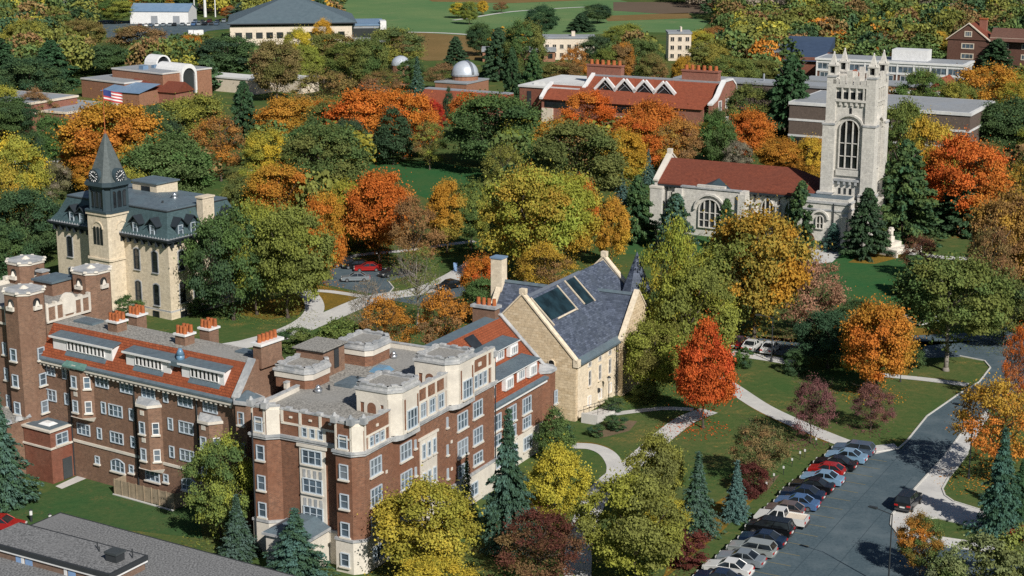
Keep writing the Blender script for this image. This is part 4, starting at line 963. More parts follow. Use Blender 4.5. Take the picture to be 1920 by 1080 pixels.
# stone porch at the foot of the left front
b = MB(S); b.box(-3.2,.7,1.9,6.6,0,3.6,0); b.box(-3.5,.74,1.6,6.9,3.603,3.85,1)
b.taper([(-3.4,1.7),(.7,1.7),(.7,6.8),(-3.4,6.8)],3.853,[(-1.6,3.4),(.7,3.4),(.7,5.1),(-1.6,5.1)],4.7,2)
b.obj('porch', ['limestone','coping','lead'], hall)
# --- right-hand wing with the steep red roof
VN, E0, U0, U1 = -1.2, 8.8, 26.4, 41.8
b = MB(S); b.box(U0,U1+.9,VN,12.4,0,E0-.1,0); b.obj('wall', 'brick_red', hall)
b = MB(S); b.box(U0+.03,U1+.9,VN-.13,VN+.1,0,3.4,0); b.obj('stone_base', 'limestone', hall)
k = (14.9-E0-.35)/(5.0-VN)
b = MB(S); b.xprism([(VN-.35,E0+.0),(5.0,14.9),(5.0,14.5),(VN-.35,E0-.3)], U0+.05, U1, 'u', 0); b.obj('tile_roof', 'tile_red', hall)
b = MB(S); b.xprism([(5.0,14.92),(6.5,15.1),(12.6,9.0),(12.6,8.6),(5.0,8.7)], U0+.06, U1-.05, 'u', 0); b.obj('ridge_roof', 'lead', hall)
b = MB(S); b.xprism([(VN-.55,E0-.28),(VN-.55,E0-.05),(VN+.3,E0+.45),(VN+.3,E0-.28)], U0+.05, U1+.4, 'u', 0); b.obj('gutter', 'lead', hall)
b = MB(S); b.box(U0+.05,U1+.5,VN-.42,VN-.002,E0-.62,E0-.29,0); b.obj('eaves_board', 'white_paint', hall)
roof_z = lambda v: E0+.34+(v-VN)*k
def ndorm(u0, u1, vf, h, wins):
    z0 = roof_z(vf); zt = z0+h; d = MB(S)
    vb = vf+(h+.05)/(k-.15)
    d.box(u0,u1,vf,vb-.25,z0-.4,zt,0)
    p = d.obj('dormer', ['tile_red'], hall)
    r = MB(S); r.slab([(u0-.3,vf-.45,zt+.05),(u1+.3,vf-.45,zt+.05),(u1+.1,vb+.2,zt+.08+.15*(vb-vf)),(u0-.1,vb+.2,zt+.08+.15*(vb-vf))],(0,0,1),.12,0,1); r.obj('dormer_roof', ['lead','white_paint'], p)
    for u, proj in wins:
        f = MB(S); f.box(u-.95,u+.95,vf-(.5 if proj else .08),vf+.02,z0-.05,zt-.02,0); f.obj('dormer_front', 'white_paint', p)
        win(p, S, u, vf-(.5 if proj else .08), z0+.12, '-v', 1.5, h-.3, 3, 1, frame='white_paint', sill=None)
ndorm(27.2,40.2,-.7,1.4,((28.4,True),(32.6,True),(36.2,False),(38.4,True)))
ndorm(29.5,39.6,1.7,1.25,((35.6,False),(38.2,True)))
b = MB(S); b.slab([(32.6,3.5,roof_z(3.5)),(34.6,3.5,roof_z(3.5)),(34.6,4.7,roof_z(4.7)),(32.6,4.7,roof_z(4.7))],(0,-.5,.8),.2,0); b.obj('skylight', 'glass_dark', hall)
b = MB(S); b.xprism([(VN-.4,E0),(5.0,15.1),(6.5,15.3),(12.6,9.2),(12.6,8.0),(VN-.4,8.0)], U1, U1+.45, 'u', 0); b.obj('gable_wall', 'brick_red', hall)
b = MB(S)
for (a,c) in (((VN-.5,E0+.15),(5.0,15.2)),((5.0,15.2),(6.5,15.4)),((6.5,15.4),(12.7,9.3))): b.slab([(U1-.06,a[0],a[1]),(U1+.52,a[0],a[1]),(U1+.52,c[0],c[1]),(U1-.06,c[0],c[1])],(0,0,1),.16,0)
b.objs('gable_coping', 'coping', hall)
b = MB(S); b.box(U1-.9,U1+.3,5.2,8.2,13.0,16.1,0); b.box(U1-1.1,U1+.5,5.0,8.4,16.103,16.4,1)
ch = b.obj('chimney', ['brick_brown','coping'], hall)
for v in (5.6,6.3,7.0,7.7): p = MB(S); p.cyl(U1-.3,v,16.35,17.2,.27,.23,8); p.obj('chimney_pot', 'terracotta', ch)
b = MB(S); b.prism([(U1+.3+1.7*math.cos(a), VN+.9+1.7*math.sin(a)) for a in [math.pi/8+math.pi/4*i for i in range(8)]], 0, 9.2, 0)
b.prism([(U1+.3+1.9*math.cos(a), VN+.9+1.9*math.sin(a)) for a in [math.pi/8+math.pi/4*i for i in range(8)]], 9.203, 9.5, 1)
b.taper([(U1+.3+1.75*math.cos(a), VN+.9+1.75*math.sin(a)) for a in [math.pi/8+math.pi/4*i for i in range(8)]], 9.503, [(U1+.3+.4*math.cos(a), VN+.9+.4*math.sin(a)) for a in [math.pi/8+math.pi/4*i for i in range(8)]], 10.0, 1)
b.obj('corner_turret', ['brick_red','coping'], hall)
for z in (5.6, 2.4):
    for u in (29.4,33.0,36.7): win(hall, S, u, VN-(0 if z > 4 else .13), z if z > 4 else 1.2, '-v', 2.1, 1.9 if z > 4 else 1.6, 3, 2)
for u in (29.4,33.0,36.7): win(hall, S, u, VN, 3.75, '-v', 2.0, 1.4, 3, 2)
win(hall, S, 42.6, VN-.8, 5.2, '-v', .7, 1.6)
# --- the long left wing
b = MB(W); b.box(0,8.4,0,29.4,0,13.3,0); b.obj('wall', 'brick_brown', hall)
b = MB(W); b.box(-.12,.0,0,25.2,4.15,4.45,0); b.obj('stone_band', 'limestone', hall)
b = MB(W); b.xprism([(-.75,13.42),(1.85,16.85),(1.85,16.4),(-.6,13.15)], .1, 29.3, 'v', 0); b.obj('tile_roof', 'tile_red', hall)
b = MB(W); b.xprism([(8.9,13.4),(5.8,16.85),(5.8,16.4),(8.7,13.2)], .1, 29.3, 'v', 0); b.obj('tile_roof', 'tile_red', hall)
b = MB(W); b.box(1.85,5.8,.1,29.3,16.4,16.87,0); b.obj('flat_roof', 'gravel', hall)
b = MB(W); b.xprism([(-.9,13.24),(-.9,13.44),(-.62,13.66),(-.62,13.24)], .0, 29.9, 'v', 0); b.obj('gutter', 'lead', hall)
b = MB(W); b.box(-.82,-.02,0,29.6,12.92,13.235,0)
for i in range(44): v = .4+i*.68; b.box(-.72,-.02,v,v+.26,12.62,12.92,0)
b.obj('bracketed_cornice', 'limestone', hall)
b = MB(W); b.xprism([(-1.35,13.25),(-1.35,13.42),(-.6,13.8),(-.6,13.25)], 21.6, 24.8, 'v', 0); b.obj('bay_roof', 'copper', hall)
wr = lambda u: 13.42+(u+.75)*(16.85-13.42)/2.6
def wdorm(v0, v1, w0, w1, n):
    zf = wr(.1); u = .1; d = MB(W)
    d.mesh([(u,v0,zf-.2),(u,v1,zf-.2),(u,v1,zf+1.45),(u,v0,zf+1.45),(1.3,v0,zf+1.45),(1.3,v1,zf+1.45)],[(0,1,2,3),(0,3,4),(1,5,2),(3,2,5,4)])
    p = d.obj('dormer', 'white_paint', hall)
    r = MB(W); r.slab([(u-.26,v0-.25,zf+1.42),(u-.26,v1+.25,zf+1.42),(1.42,v1+.1,zf+1.72),(1.42,v0-.1,zf+1.72)],(0,0,1),.10,0); r.obj('dormer_roof', 'lead', p)
    f = MB(W); f.box(u-.34,u-.24,v0-.32,v1+.32,zf+1.32,zf+1.53,0); f.obj('fascia', 'white_paint', p)
    ap = MB(W); ap.slab([(-.22,w0-.2,wr(-.22)),(-.22,w1+.2,wr(-.22)),(.09,w1+.2,wr(.09)),(.09,w0-.2,wr(.09))],(-.1,0,1),.07,0); ap.obj('apron', 'lead', p)
    for i in range(n):
        v = w0+(w1-w0)*(i+.5)/n; win(p, W, u, v, zf+.22, '-u', (w1-w0)/n*.82, .98, 1, 1, frame='white_paint', glass='glass_dark', sill=None, t=.035)
wdorm(18.3, 27.6, 19.4, 25.3, 10); wdorm(9.6, 16.2, 10.8, 14.8, 7); wdorm(2.0, 8.0, 2.7, 6.7, 7)
b = MB(W); b.box(-.2,1.4,8.0,9.6,15.6,16.1,0); b.obj('dormer_link', 'lead', hall)
b = MB(W); b.cyl(.9,8.9,15.9,16.6,.45,.45,12); b.cyl(.9,8.9,16.6,17.3,.5,.15,12); b.obj('roof_vent', 'sky_plastic', hall, smooth=True)
for (u,v,n_) in ((3.4,20.8,3),(6.6,21.0,3),(3.6,10.8,3),(6.8,10.3,3)):
    b = MB(W); b.box(u-.72,u+.72,v-.72,v+.72,15.8,17.9,0); b.box(u-.88,u+.88,v-.88,v+.88,17.903,18.12,1)
    ch = b.obj('chimney', ['brick_brown','white_paint'], hall)
    for dx in (-.45,.45):
        for dy in (-.5,0,.5): p = MB(W); p.cyl(u+dx,v+dy,18.12,18.95,.23,.2,8); p.obj('chimney_pot', 'terracotta', ch)
b = MB(W); b.box(3.2,5.0,24.6,27.6,16.87,17.1,0); b.obj('roof_hatch', 'lead', hall)
b = MB(W); b.box(4.0,5.4,1.4,4.0,16.87,17.05,0); b.obj('roof_hatch', 'lead', hall)
# gable end of the left wing, its chimney and corner bay
b = MB(W); b.xprism([(-.9,13.0),(-.7,13.9),(1.9,17.2),(5.9,17.2),(8.6,13.4),(8.6,0),(-.0,0)], -.55, .1, 'v', 0); b.obj('gable_wall', 'brick_brown', hall)
b = MB(W); b.slab([(-.8,-.75,13.75),(-.8,.25,13.75),(1.95,.25,17.25),(1.95,-.75,17.25)],(0,0,1),.18,0); b.objs('gable_coping', 'coping', hall)
b = MB(W); b.box(2.6,5.8,-.95,.15,16.2,18.6,0); b.box(2.4,6.0,-1.15,.35,18.603,18.88,1)
ch = b.obj('chimney', ['brick_brown','white_paint'], hall)
for i in range(5): p = MB(W); p.cyl(3.0+i*.6,-.4,18.88,19.7,.24,.2,8); p.obj('chimney_pot', 'terracotta', ch)
b = MB(W); b.prism([(-.5,.05),(-1.2,-.6),(-.9,-1.8),(1.4,-2.0),(1.8,-.55),(.05,-.55)], 0, 13.4, 0); b.prism([(-.6,.15),(-1.45,-.6),(-1.1,-2.0),(1.5,-2.25),(2.0,-.5),(.1,-.45)], 13.403, 13.75, 1)
b.taper([(-.5,.05),(-1.2,-.6),(-.9,-1.8),(1.4,-2.0),(1.8,-.55),(.05,-.55)], 13.753, [(.4,-.6),(.3,-.7),(.3,-.8),(.6,-.9),(.7,-.7),(.6,-.6)], 14.4, 2)
b.obj('corner_bay', ['brick_brown','coping','lead'], hall)
win(hall, W, -1.05, -1.2, 11.2, '-u', .8, 1.4); win(hall, W, -1.05, -1.2, 8.0, '-u', .8, 1.3)
b = MB(W); b.box(2.2,9,-6.5,-.5,0,12.5,0); b.box(2.1,9,-6.5,-.5,12.503,12.8,1); b.obj('link_wall', ['brick_brown','coping'], hall)
# windows of the left wing (v centre, width, columns), floor by floor
for v, w_, c in ((28.4,1.9,3),(25.9,.7,1),(20.0,2.0,3),(16.2,2.0,3),(12.95,2.0,3),(10.4,.7,1),(7.55,2.1,3),(4.0,2.0,3)): win(hall, W, 0, v, 11.3, '-u', w_, 1.35, c, 2, sill=None)
for v, w_, c in ((28.5,2.0,3),(25.8,.7,1),(20.0,.7,1),(18.15,2.1,3),(15.7,.7,1),(9.9,.7,1),(7.6,2.1,3)): win(hall, W, 0, v, 8.3, '-u', w_, 1.35, c, 2, sill=None)
for v, w_, c in ((23.4,2.0,3),(20.9,.7,1),(18.2,2.0,3),(15.7,.7,1),(9.9,.7,1),(7.65,2.1,3)): win(hall, W, 0, v, 5.2, '-u', w_, 1.3, c, 2, sill=None)
for v in (18.3,13.0,7.6): win(hall, W, 0, v, 1.9, '-u', 2.1, 1.5, 3, 2, arch=3)
for v in (21.5,16.2,11.0): win(hall, W, 0, v, 2.2, '-u', .7, .9)
# canted oriel bays of the left wing
def oriel(v0, v1, z0, z1, floors, roof=True):
    pl = [(0,v1),(-1.1,v1-1.1),(-1.1,v0+.9),(0,v0)][::-1]
    o = MB(W); o.prism(pl, z0, z1, 0); p = o.obj('oriel', 'brick_brown', hall)
    q = MB(W); q.taper([(0,v0+.3),(-.2,v0+.9),(-.2,v1-.9),(0,v1-.3)], z0-.55, [(0,v0-.1),(-1.25,v0+.85),(-1.25,v1-1.05),(0,v1+.1)], z0-.003, 0); q.obj('corbel', 'limestone', p)
    if roof:
        q = MB(W); q.prism([(.0,v0-.1),(-1.3,v0+.85),(-1.3,v1-1.05),(.0,v1+.1)], z1+.003, z1+.3, 0); q.taper([(.0,v0),(-1.2,v0+.9),(-1.2,v1-1.1),(.0,v1)], z1+.303, [(.0,v0+.3),(-.2,v0+1),(-.2,v1-1.1),(.0,v1-.3)], z1+.7, 1); q.obj('oriel_roof', ['limestone','coping'], p)
    vm = (v0+.9+v1-1.1)/2; a = math.degrees(math.atan2(1.1,1.1))
    for z in floors:
        win(p, W, -1.1, vm+.15, z, '-u', .8, 1.35, frame='frame_paint'); win(p, W, -.55, v0+.42, z, -48, .75, 1.35, frame='white_paint')
    q = MB(W)
    for z in floors[:-1] if len(floors) > 1 else []: q.box(-1.16,-1.09,vm-.2,vm+.35,z+2.1,z+2.6,0)
    q.box(-1.16,-1.09,vm-.25,vm+.3,floors[0]-.95,floors[0]-.45,0)
    q.objs('carved_panel', 'limestone', p)
oriel(21.4, 25.0, 7.6, 13.0, (11.0, 8.2), False); oriel(11.2, 14.8, 3.6, 10.6, (7.6, 4.6)); oriel(2.4, 5.8, 3.6, 10.4, (7.6, 4.6))
for v in (15.1, 5.9, 25.2):
    b = MB(W); b.tube((-.12,v,.2),(-.12,v,13.0),.08,.08,6); b.obj('downpipe', 'dark_metal', hall)
# --- battlemented tower block at the far left
b = MB(W); b.box(-1.2,10.6,30.2,43,0,18.4,0); b.obj('tower_wall', 'brick_brown', hall)
b = MB(W); b.box(-.9,10.3,30.5,42.7,18.403,18.5,0); b.obj('flat_roof', 'gravel', hall)
def wt(u, v, zt, r=1.92):
    c = [(u+sx*r*a, v+sy*r*bb) for sx,sy,a,bb in ((-1,-1,1,.55),(-1,-1,.55,1),(1,-1,.55,1),(1,-1,1,.55),(1,1,1,.55),(1,1,.55,1),(-1,1,.55,1),(-1,1,1,.55))]
    if area(c) < 0: c = c[::-1]
    o = MB(W); o.prism(c, 0, zt, 0); p = o.obj('turret', 'brick_brown', hall)
    q = MB(W); q.prism(grow(c,.10), zt+.003, zt+.20, 0)
    q.prism(grow(c,.05), zt+.263, zt+.42, 1); q.cyl(u,v,zt+.423,zt+.75,.55,.12,8,0)
    for x,y in grow(c,.02): q.cyl(x,y,zt+.263,zt+.46,.28,.2,6,0)
    q.obj('turret_cap', ['limestone','coping'], p)
    for f, du, dv in (('-u',-r,-.0),('-v',0,-r)):
        g = MB(W); o2 = outline(1.0, 1.3, 1); k2 = len(o2)
        P = [((u+du-.02, v+x, zt-1.75+z) if f == '-u' else (u+x, v+dv-.02, zt-1.75+z)) for x,z in o2]; g.mesh(P, [tuple(range(k2))]); g.obj('niche', 'glass_dark', p)
        g = MB(W)
        if f == '-u': g.box(u-r-.30,u-r-.03,v-.55,v+.55,zt-1.75,zt-1.3,0); g.cyl(u-r-.15,v,zt-1.3,zt-.75,.28,.08,6,0)
        else: g.box(u-.55,u+.55,v-r-.30,v-r-.03,zt-1.75,zt-1.3,0); g.cyl(u,v-r-.15,zt-1.3,zt-.75,.28,.08,6,0)
        g.objs('corbel', 'limestone', p)
    return p
for u, v, z in ((-.6,31.0,20.7),(9.9,31.6,20.9),(9.2,42.0,20.8),(-.6,42.4,20.6)): wt(u, v, z)
b = MB(W)
b.box(1.5,8.0,30.0,30.35,16.9,18.6,1)
for u in (1.6,2.9,4.0,5.6,6.7,7.9): b.box(u-.16,u+.16,29.93,30.4,16.9,19.0,0)
b.box(1.5,8.0,29.92,30.4,16.7,16.95,0); b.box(1.5,8.0,29.92,30.4,18.5,18.75,0)
o = outline(1.9, 2.4, 1); b.mesh([(4.8+x,29.88,17.2+z) for x,z in o]+[(4.8+x,30.4,17.2+z) for x,z in o], [tuple(range(len(o)))]+[(i,(i+1)%len(o),len(o)+(i+1)%len(o),len(o)+i) for i in range(len(o))], 0)
b.box(-1.4,-1.1,33.2,40.2,16.9,18.6,1); b.box(-1.5,-1.0,33.2,40.2,16.7,16.95,0); b.box(-1.5,-1.0,33.2,40.2,18.5,18.75,0)
for v in (33.3,34.8,36.2,37.6,39): b.box(-1.5,-1.0,v-.16,v+.16,16.9,19.0,0)
b.box(1.5,8,42.8,43.1,18.4,19.0,0); b.box(10.4,10.7,33.6,40,18.4,19.0,0)
for i in range(5): b.box(10.3,10.8,34+i*1.4,34.7+i*1.4,19.0,19.4,0)
for i in range(4): b.box(1.8+i*1.6,2.6+i*1.6,42.7,43.2,19.0,19.4,0)
b.objs('battlement', ['limestone','brick_brown'], hall)
b = MB(W); b.box(5.6,9.0,33.5,36.6,18.4,20.0,0); b.box(5.4,9.2,33.3,36.8,20.003,20.25,1); b.obj('roof_house', ['brick_brown','lead'], hall)
b = MB(W); b.box(7.6,8.6,37.4,38.4,18.4,20.4,0); b.box(7.5,8.7,37.3,38.5,20.4,20.6,1); b.obj('chimney', ['brick_brown','coping'], hall)
for z in (13.2, 10.2, 7.0):
    win(hall, W, -2.65, 31.0, z, '-u', .95, 1.4); win(hall, W, -1.2, 34.2, z-.1, '-u', .6, 1.4)
    win(hall, W, -.6, 28.95, z, '-v', .95, 1.4)
# --- low annex and porch at the left end
b = MB(W); b.box(-3.2,0-.01,25.3,29.6,0,6.0,0); b.box(-3.35,-.02,25.15,29.75,4.0,4.2,1); b.box(-3.4,-.02,25.1,29.8,6.003,6.2,1); b.box(-3.0,-.1,25.5,29.4,6.203,6.26,2)
an = b.obj('annex', ['brick_annex','limestone','lead'], hall)
b = MB(W); b.taper([(-2.3,26.4),(-1.0,26.4),(-1.0,28.2),(-2.3,28.2)],6.26,[(-2.0,26.8),(-1.3,26.8),(-1.3,27.8),(-2.0,27.8)],6.5); b.obj('roof_light', 'white_paint', an)
b = MB(W); b.box(-1.7,-.4,25.22,25.31,.1,2.5); b.obj('door', 'door_grey', an)
win(an, W, -1.6, 25.3, 4.3, '-v', 1.7, 1.3, 2, 2)
b = MB(W); b.box(-6.5,-1.2,29.75,37,0,6.6,0); b.box(-6.7,-1.2,29.7,37.2,6.603,6.75,1)
for i in range(4): b.cyl(-6.5+i*1.5,29.9,6.75,7.15,.5,.35,6,2)
b.obj('annex', ['brick_brown','gravel','coping'], hall)
# --- wooden fence in front of the left wing
b = MB(W); f0 = [(.0,17.2),(-1.7,17.2),(-1.3,8.6),(-.1,8.2)]
for (a,c) in zip(f0, f0[1:]):
    d = Vector((c[0]-a[0],c[1]-a[1])).normalized(); n = Vector((-d.y,d.x))*.03
    b.prism([(a[0]-n.x,a[1]-n.y),(c[0]-n.x,c[1]-n.y),(c[0]+n.x,c[1]+n.y),(a[0]+n.x,a[1]+n.y)], .08, 1.75, 0)
fe = empty('board_fence', W.w(-1.5,13,0), 'weathered grey-brown board fence along the foot of the brick hall', 'fence')
b.obj('board_panel', 'boards', fe)
b = MB(W)
for i in range(9):
    v = 17.2-i*1.07; b.box(-1.78+.045*i,-1.66+.045*i,v-.06,v+.06,0,1.85)
b.objs('fence_post', 'boards', fe)
b = MB(W); b.box(-1.9,-1.65,17.4,8.4,0,.1); b.obj('fence_footing', 'concrete', fe)
# ---------------------------------------------------------------- slate-roofed stone hall
C = Fr(7.79, 197.88, 62.08)
sc = empty('stone_hall', C.w(10, 7, 0), 'honey-coloured stone hall with steep blue-black slate roof, gable and pointed spire', 'building')
EZ, RZ, HV, LU = 7.4, 14.7, 7.3, 24.0
b = MB(C); b.box(.35,LU-.3,.0,2*HV,0,EZ,0); b.obj('wall', 'ashlar_fine', sc)
b = MB(C); b.xprism([(-.12,0),(-.12,EZ+.25),(HV,RZ+.55),(2*HV+.12,EZ+.25),(2*HV+.12,0)], -.15, .45, 'u', 0); b.obj('gable_wall', 'ashlar', sc)
b = MB(C); b.xprism([(0,0),(0,EZ+.25),(HV,RZ+.55),(2*HV,EZ+.25),(2*HV,0)], LU-.35, LU+.1, 'u', 0); b.obj('gable_wall', 'ashlar_fine', sc)
b = MB(C)
for u in (-.28, LU-.45):
    for a,c in (((-.3,EZ+.1),(HV,RZ+.62)),((HV,RZ+.62),(2*HV+.3,EZ+.1))): b.slab([(u,a[0],a[1]),(u+.8,a[0],a[1]),(u+.8,c[0],c[1]),(u,c[0],c[1])],(0,0,1),.28,0)
    b.box(u+.05,u+.75,HV-.4,HV+.4,RZ+.7,RZ+1.35,0); b.box(u,u+.8,-.5,.2,EZ-.4,EZ+.5,0)
b.objs('gable_coping', 'ashlar_fine', sc)
b = MB(C); b.xprism([(-.45,EZ-.12),(-.45,EZ+.1),(HV,RZ+.2),(2*HV+.45,EZ+.1),(2*HV+.45,EZ-.12),(HV,RZ-.1)], .5, LU-.4, 'u', 0); b.obj('slate_roof', 'slate', sc)
b = MB(C); b.xprism([(HV-.28,RZ+.0),(HV,RZ+.34),(HV+.28,RZ+.0)], .5, 16.0, 'u', 0); b.obj('ridge_cap', 'vent_metal', sc)
b = MB(C); b.xprism([(-.7,EZ-.2),(-.7,EZ+.06),(-.1,EZ+.62),(-.1,EZ-.2)], .5, 12.3, 'u', 0); b.obj('gutter', 'lead', sc)
# cross wings
def cross(u0, u1, v0, v1, zr, end):
    um = (u0+u1)/2
    b = MB(C); b.xprism([(u0-.3,EZ+.0),(um,zr),(u1+.3,EZ+.0),(um,zr-.4)], v0, v1, 'v', 0); b.obj('slate_roof', 'slate', sc)
    b = MB(C); b.box(u0,u1,v0,v1,0,EZ-.05,0); b.obj('wall', 'ashlar_fine', sc)
    g0, g1 = (v0-.02, v0+.5) if end < 0 else (v1-.5, v1+.02)
    b = MB(C); b.xprism([(u0-.1,0),(u0-.1,EZ+.2),(um,zr+.4),(u1+.1,EZ+.2),(u1+.1,0)], g0-.04, g1+.04, 'v', 0); b.obj('gable_wall', 'ashlar', sc)
    b = MB(C)
    for a,c in (((u0-.4,EZ+.05),(um,zr+.45)),((um,zr+.45),(u1+.4,EZ+.05))): b.slab([(a[0],g0-.12,a[1]),(a[0],g1+.12,a[1]),(c[0],g1+.12,c[1]),(c[0],g0-.12,c[1])],(0,0,1),.25,0)
    b.objs('gable_coping', 'ashlar_fine', sc)
    b = MB(C); b.xprism([(um-.25,zr-.1),(um,zr+.25),(um+.25,zr-.1)], v0+.5, v1-.5, 'v', 0); b.obj('ridge_cap', 'lead', sc)
cross(12.2, 21.6, -.9, 6.8, 12.5, -1); cross(6.0, 15.4, 7.8, 16.2, 13.8, 1)
b = MB(C); b.box(9.7,11.2,15.5,17.1,8,16.9,0); b.box(9.6,11.3,15.4,17.2,16.903,17.1,1); b.obj('chimney', ['ashlar_fine','metal_blue'], sc)
# dark roof panels with pale battens
def sroof(u, v, d=.24): return (u, v, EZ+.1+(v+.45)*(RZ+.1-EZ)/(HV+.45)+d)
def panel(u0, u1, v0, v1, name='roof_panel', mat='solar', t=.10):
    b = MB(C); b.slab([sroof(u0,v0,.1),sroof(u1,v0,.1),sroof(u1,v1,.1),sroof(u0,v1,.1)],(0,-.68,.73),t,0); b.obj(name, mat, sc)
panel(1.6,8.4,4.2,6.7); panel(11.3,13.6,4.0,6.9)
for u0,u1,v0,v1 in ((1.2,1.35,3.6,6.9),(8.5,8.65,3.9,6.9),(3.2,8.2,3.95,4.1),(10.9,11.05,4.1,7.0),(13.7,13.85,3.9,7.0)): panel(u0,u1,v0,v1,'roof_batten','buff_stone',.16)
# spire turret
b = MB(C); b.cyl(22.6,1.9,0,11.2,1.5,1.5,12,0); b.cyl(22.6,1.9,11.203,11.5,1.7,1.7,12,0); tw = b.obj('spire_turret', 'ashlar_fine', sc)
b = MB(C); b.cyl(22.6,1.9,11.5,16.9,2.05,0,8,0); b.obj('spire_roof', 'slate', tw)
# windows
for u in (4.0,7.0,10.0):
    win(sc, C, u, 0, 3.5, '-v', .75, 2.0, 1, 2, frame='concrete_white', glass='glass_dark', sill='ashlar_fine', sur=.16); win(sc, C, u, 0, 6.0, '-v', .75, .7, 1, 1, frame='concrete_white', glass='glass_dark', sill=None, sur=.16)
for u in (4.0,7.2,10.2): win(sc, C, u, 0, .9, '-v', .9, 1.3, 1, 1, frame='white_paint', glass='cream_paint', sill='ashlar_fine')
win(sc, C, 16.9, -1.0, 3.0, '-v', 2.6, 4.4, 3, 3, 1, frame='concrete_white', glass='glass_dark', sill='ashlar_fine')
win(sc, C, -.15, 3.2, 6.3, '-u', 1.0, 1.3, 1, 1, 1, frame='ashlar_fine', glass='glass_dark', sill=None)
b = MB(C); b.tube((12.0,-.15,0),(12.0,-.15,7.2),.08,.08,6); b.objs('downpipe', 'dark_metal', sc)
for u, z in ((6.6,2.0),): b = MB(C); b.box(u-.12,u+.12,-.3,-.01,z,z+.5); b.obj('wall_lamp', 'dark_metal', sc)
# access ramp at the foot of the wall
rp = empty('access_ramp', C.w(3, -2.0, 0), 'white concrete access ramp with dark handrails below the stone hall', 'ramp')
b = MB(C); b.mesh([(.2,-3.0,0),(.2,-1.0,0),(6.6,-1.0,0),(6.6,-3.0,0),(.2,-3.0,1.1),(.2,-1.0,1.1),(6.6,-1.0,.12),(6.6,-3.0,.12)],[(0,3,7,4),(3,2,6,7),(2,1,5,6),(1,0,4,5),(4,7,6,5)]); b.box(-.1,.2,-3.1,-.9,0,1.25); b.obj('ramp_deck', 'concrete_white', rp)
b = MB(C)
for v in (-2.95,-1.05):
    b.tube((.2,v,2.0),(6.6,v,1.0),.035,.035,5)
    for i in range(5): u = .3+i*1.55; zb = 1.1-u*.15; b.tube((u,v,zb),(u,v,zb+.9),.03,.03,5)
b.objs('handrail', 'dark_metal', rp)
# ---------------------------------------------------------------- clock-tower hall
_w = G(322, 600); B = Fr(_w[0], _w[1], 55)
wl = empty('clock_tower_hall', B.w(7, 12, 0), 'pale buff stone hall with dark green slate mansard and a dark clock tower', 'building')
b = MB(B); b.box(0,15.6,0,25.2,0,11.6,0); b.box(-.12,15.7,-.12,25.3,0,1.1,0); b.box(-.08,15.65,-.08,25.25,1.1,1.35,1); b.obj('wall', ['buff_stone','coping'], wl)
b = MB(B)
for z0,z1,o in ((11.6,12.0,.25),(12.003,12.3,.75),(12.303,12.55,.95)): b.box(-o,15.6+o,-o,25.2+o,z0,z1,0)
for i in range(17): v = .3+i*1.53; b.box(-.75,-.02,v,v+.22,11.2,11.98,0)
for i in range(11): u = .3+i*1.48; b.box(u,u+.22,-.75,-.02,11.2,11.98,0)
b.obj('bracketed_cornice', 'iron_dark', wl)
b = MB(B)
for i in range(44): v = -.7+i*.6; b.cyl(-.8,v,12.55,12.85,.12,.04,5,0)
for i in range(28): u = -.7+i*.6; b.cyl(u,-.8,12.55,12.78,.1,.04,5,0)
b.box(-.86,-.74,-.9,25.9,12.553,12.62,0); b.box(-.85,16.3,-.86,-.74,12.555,12.63,0)
b.obj('roof_cresting', 'membrane', wl)
# mansard (concave) in two pitches and a flat deck
ring = lambda o: [(o,o),(15.6-o,o),(15.6-o,25.2-o),(o,25.2-o)]
b = MB(B); b.taper(ring(-.7),12.5,ring(.35),13.9,0); b.taper(ring(.35),13.9,ring(1.5),16.4,0); b.obj('mansard_roof', 'slate_green', wl)
b = MB(B); b.box(1.4,14.2,1.4,23.8,16.403,16.55,0); b.box(1.3,14.3,1.3,23.9,16.25,16.4,1); b.taper([(2.5,2.5),(13,2.5),(13,22),(2.5,22)],16.553,[(6.5,6),(9.5,6),(9.5,18),(6.5,18)],17.0,0); b.obj('roof_deck', ['lead','dark_metal'], wl)
b = MB(B); b.box(9,13.5,11.5,17.0,16.4,18.3,0); b.box(8.7,13.8,11.2,17.3,18.303,18.5,1); b.box(8.95,9.0,13,15,16.9,17.8,2); b.obj('roof_house', ['buff_stone','lead','glass_dark'], wl)
b = MB(B); b.cyl(7.5,6.0,16.7,17.3,.5,.5,12); b.cyl(7.5,6.0,17.3,17.9,.6,.2,12); b.obj('roof_vent', 'vent_metal', wl, smooth=True)
b = MB(B); b.cyl(4.5,5.5,16.5,17.1,.15,.15,8); b.obj('roof_pipe', 'dark_metal', wl)
b = MB(B); b.box(7.2,9.6,-.35,.95,11.6,17.6,0); b.box(7.05,9.75,-.5,1.1,17.603,17.85,0); b.obj('chimney', ['buff_stone'], wl)
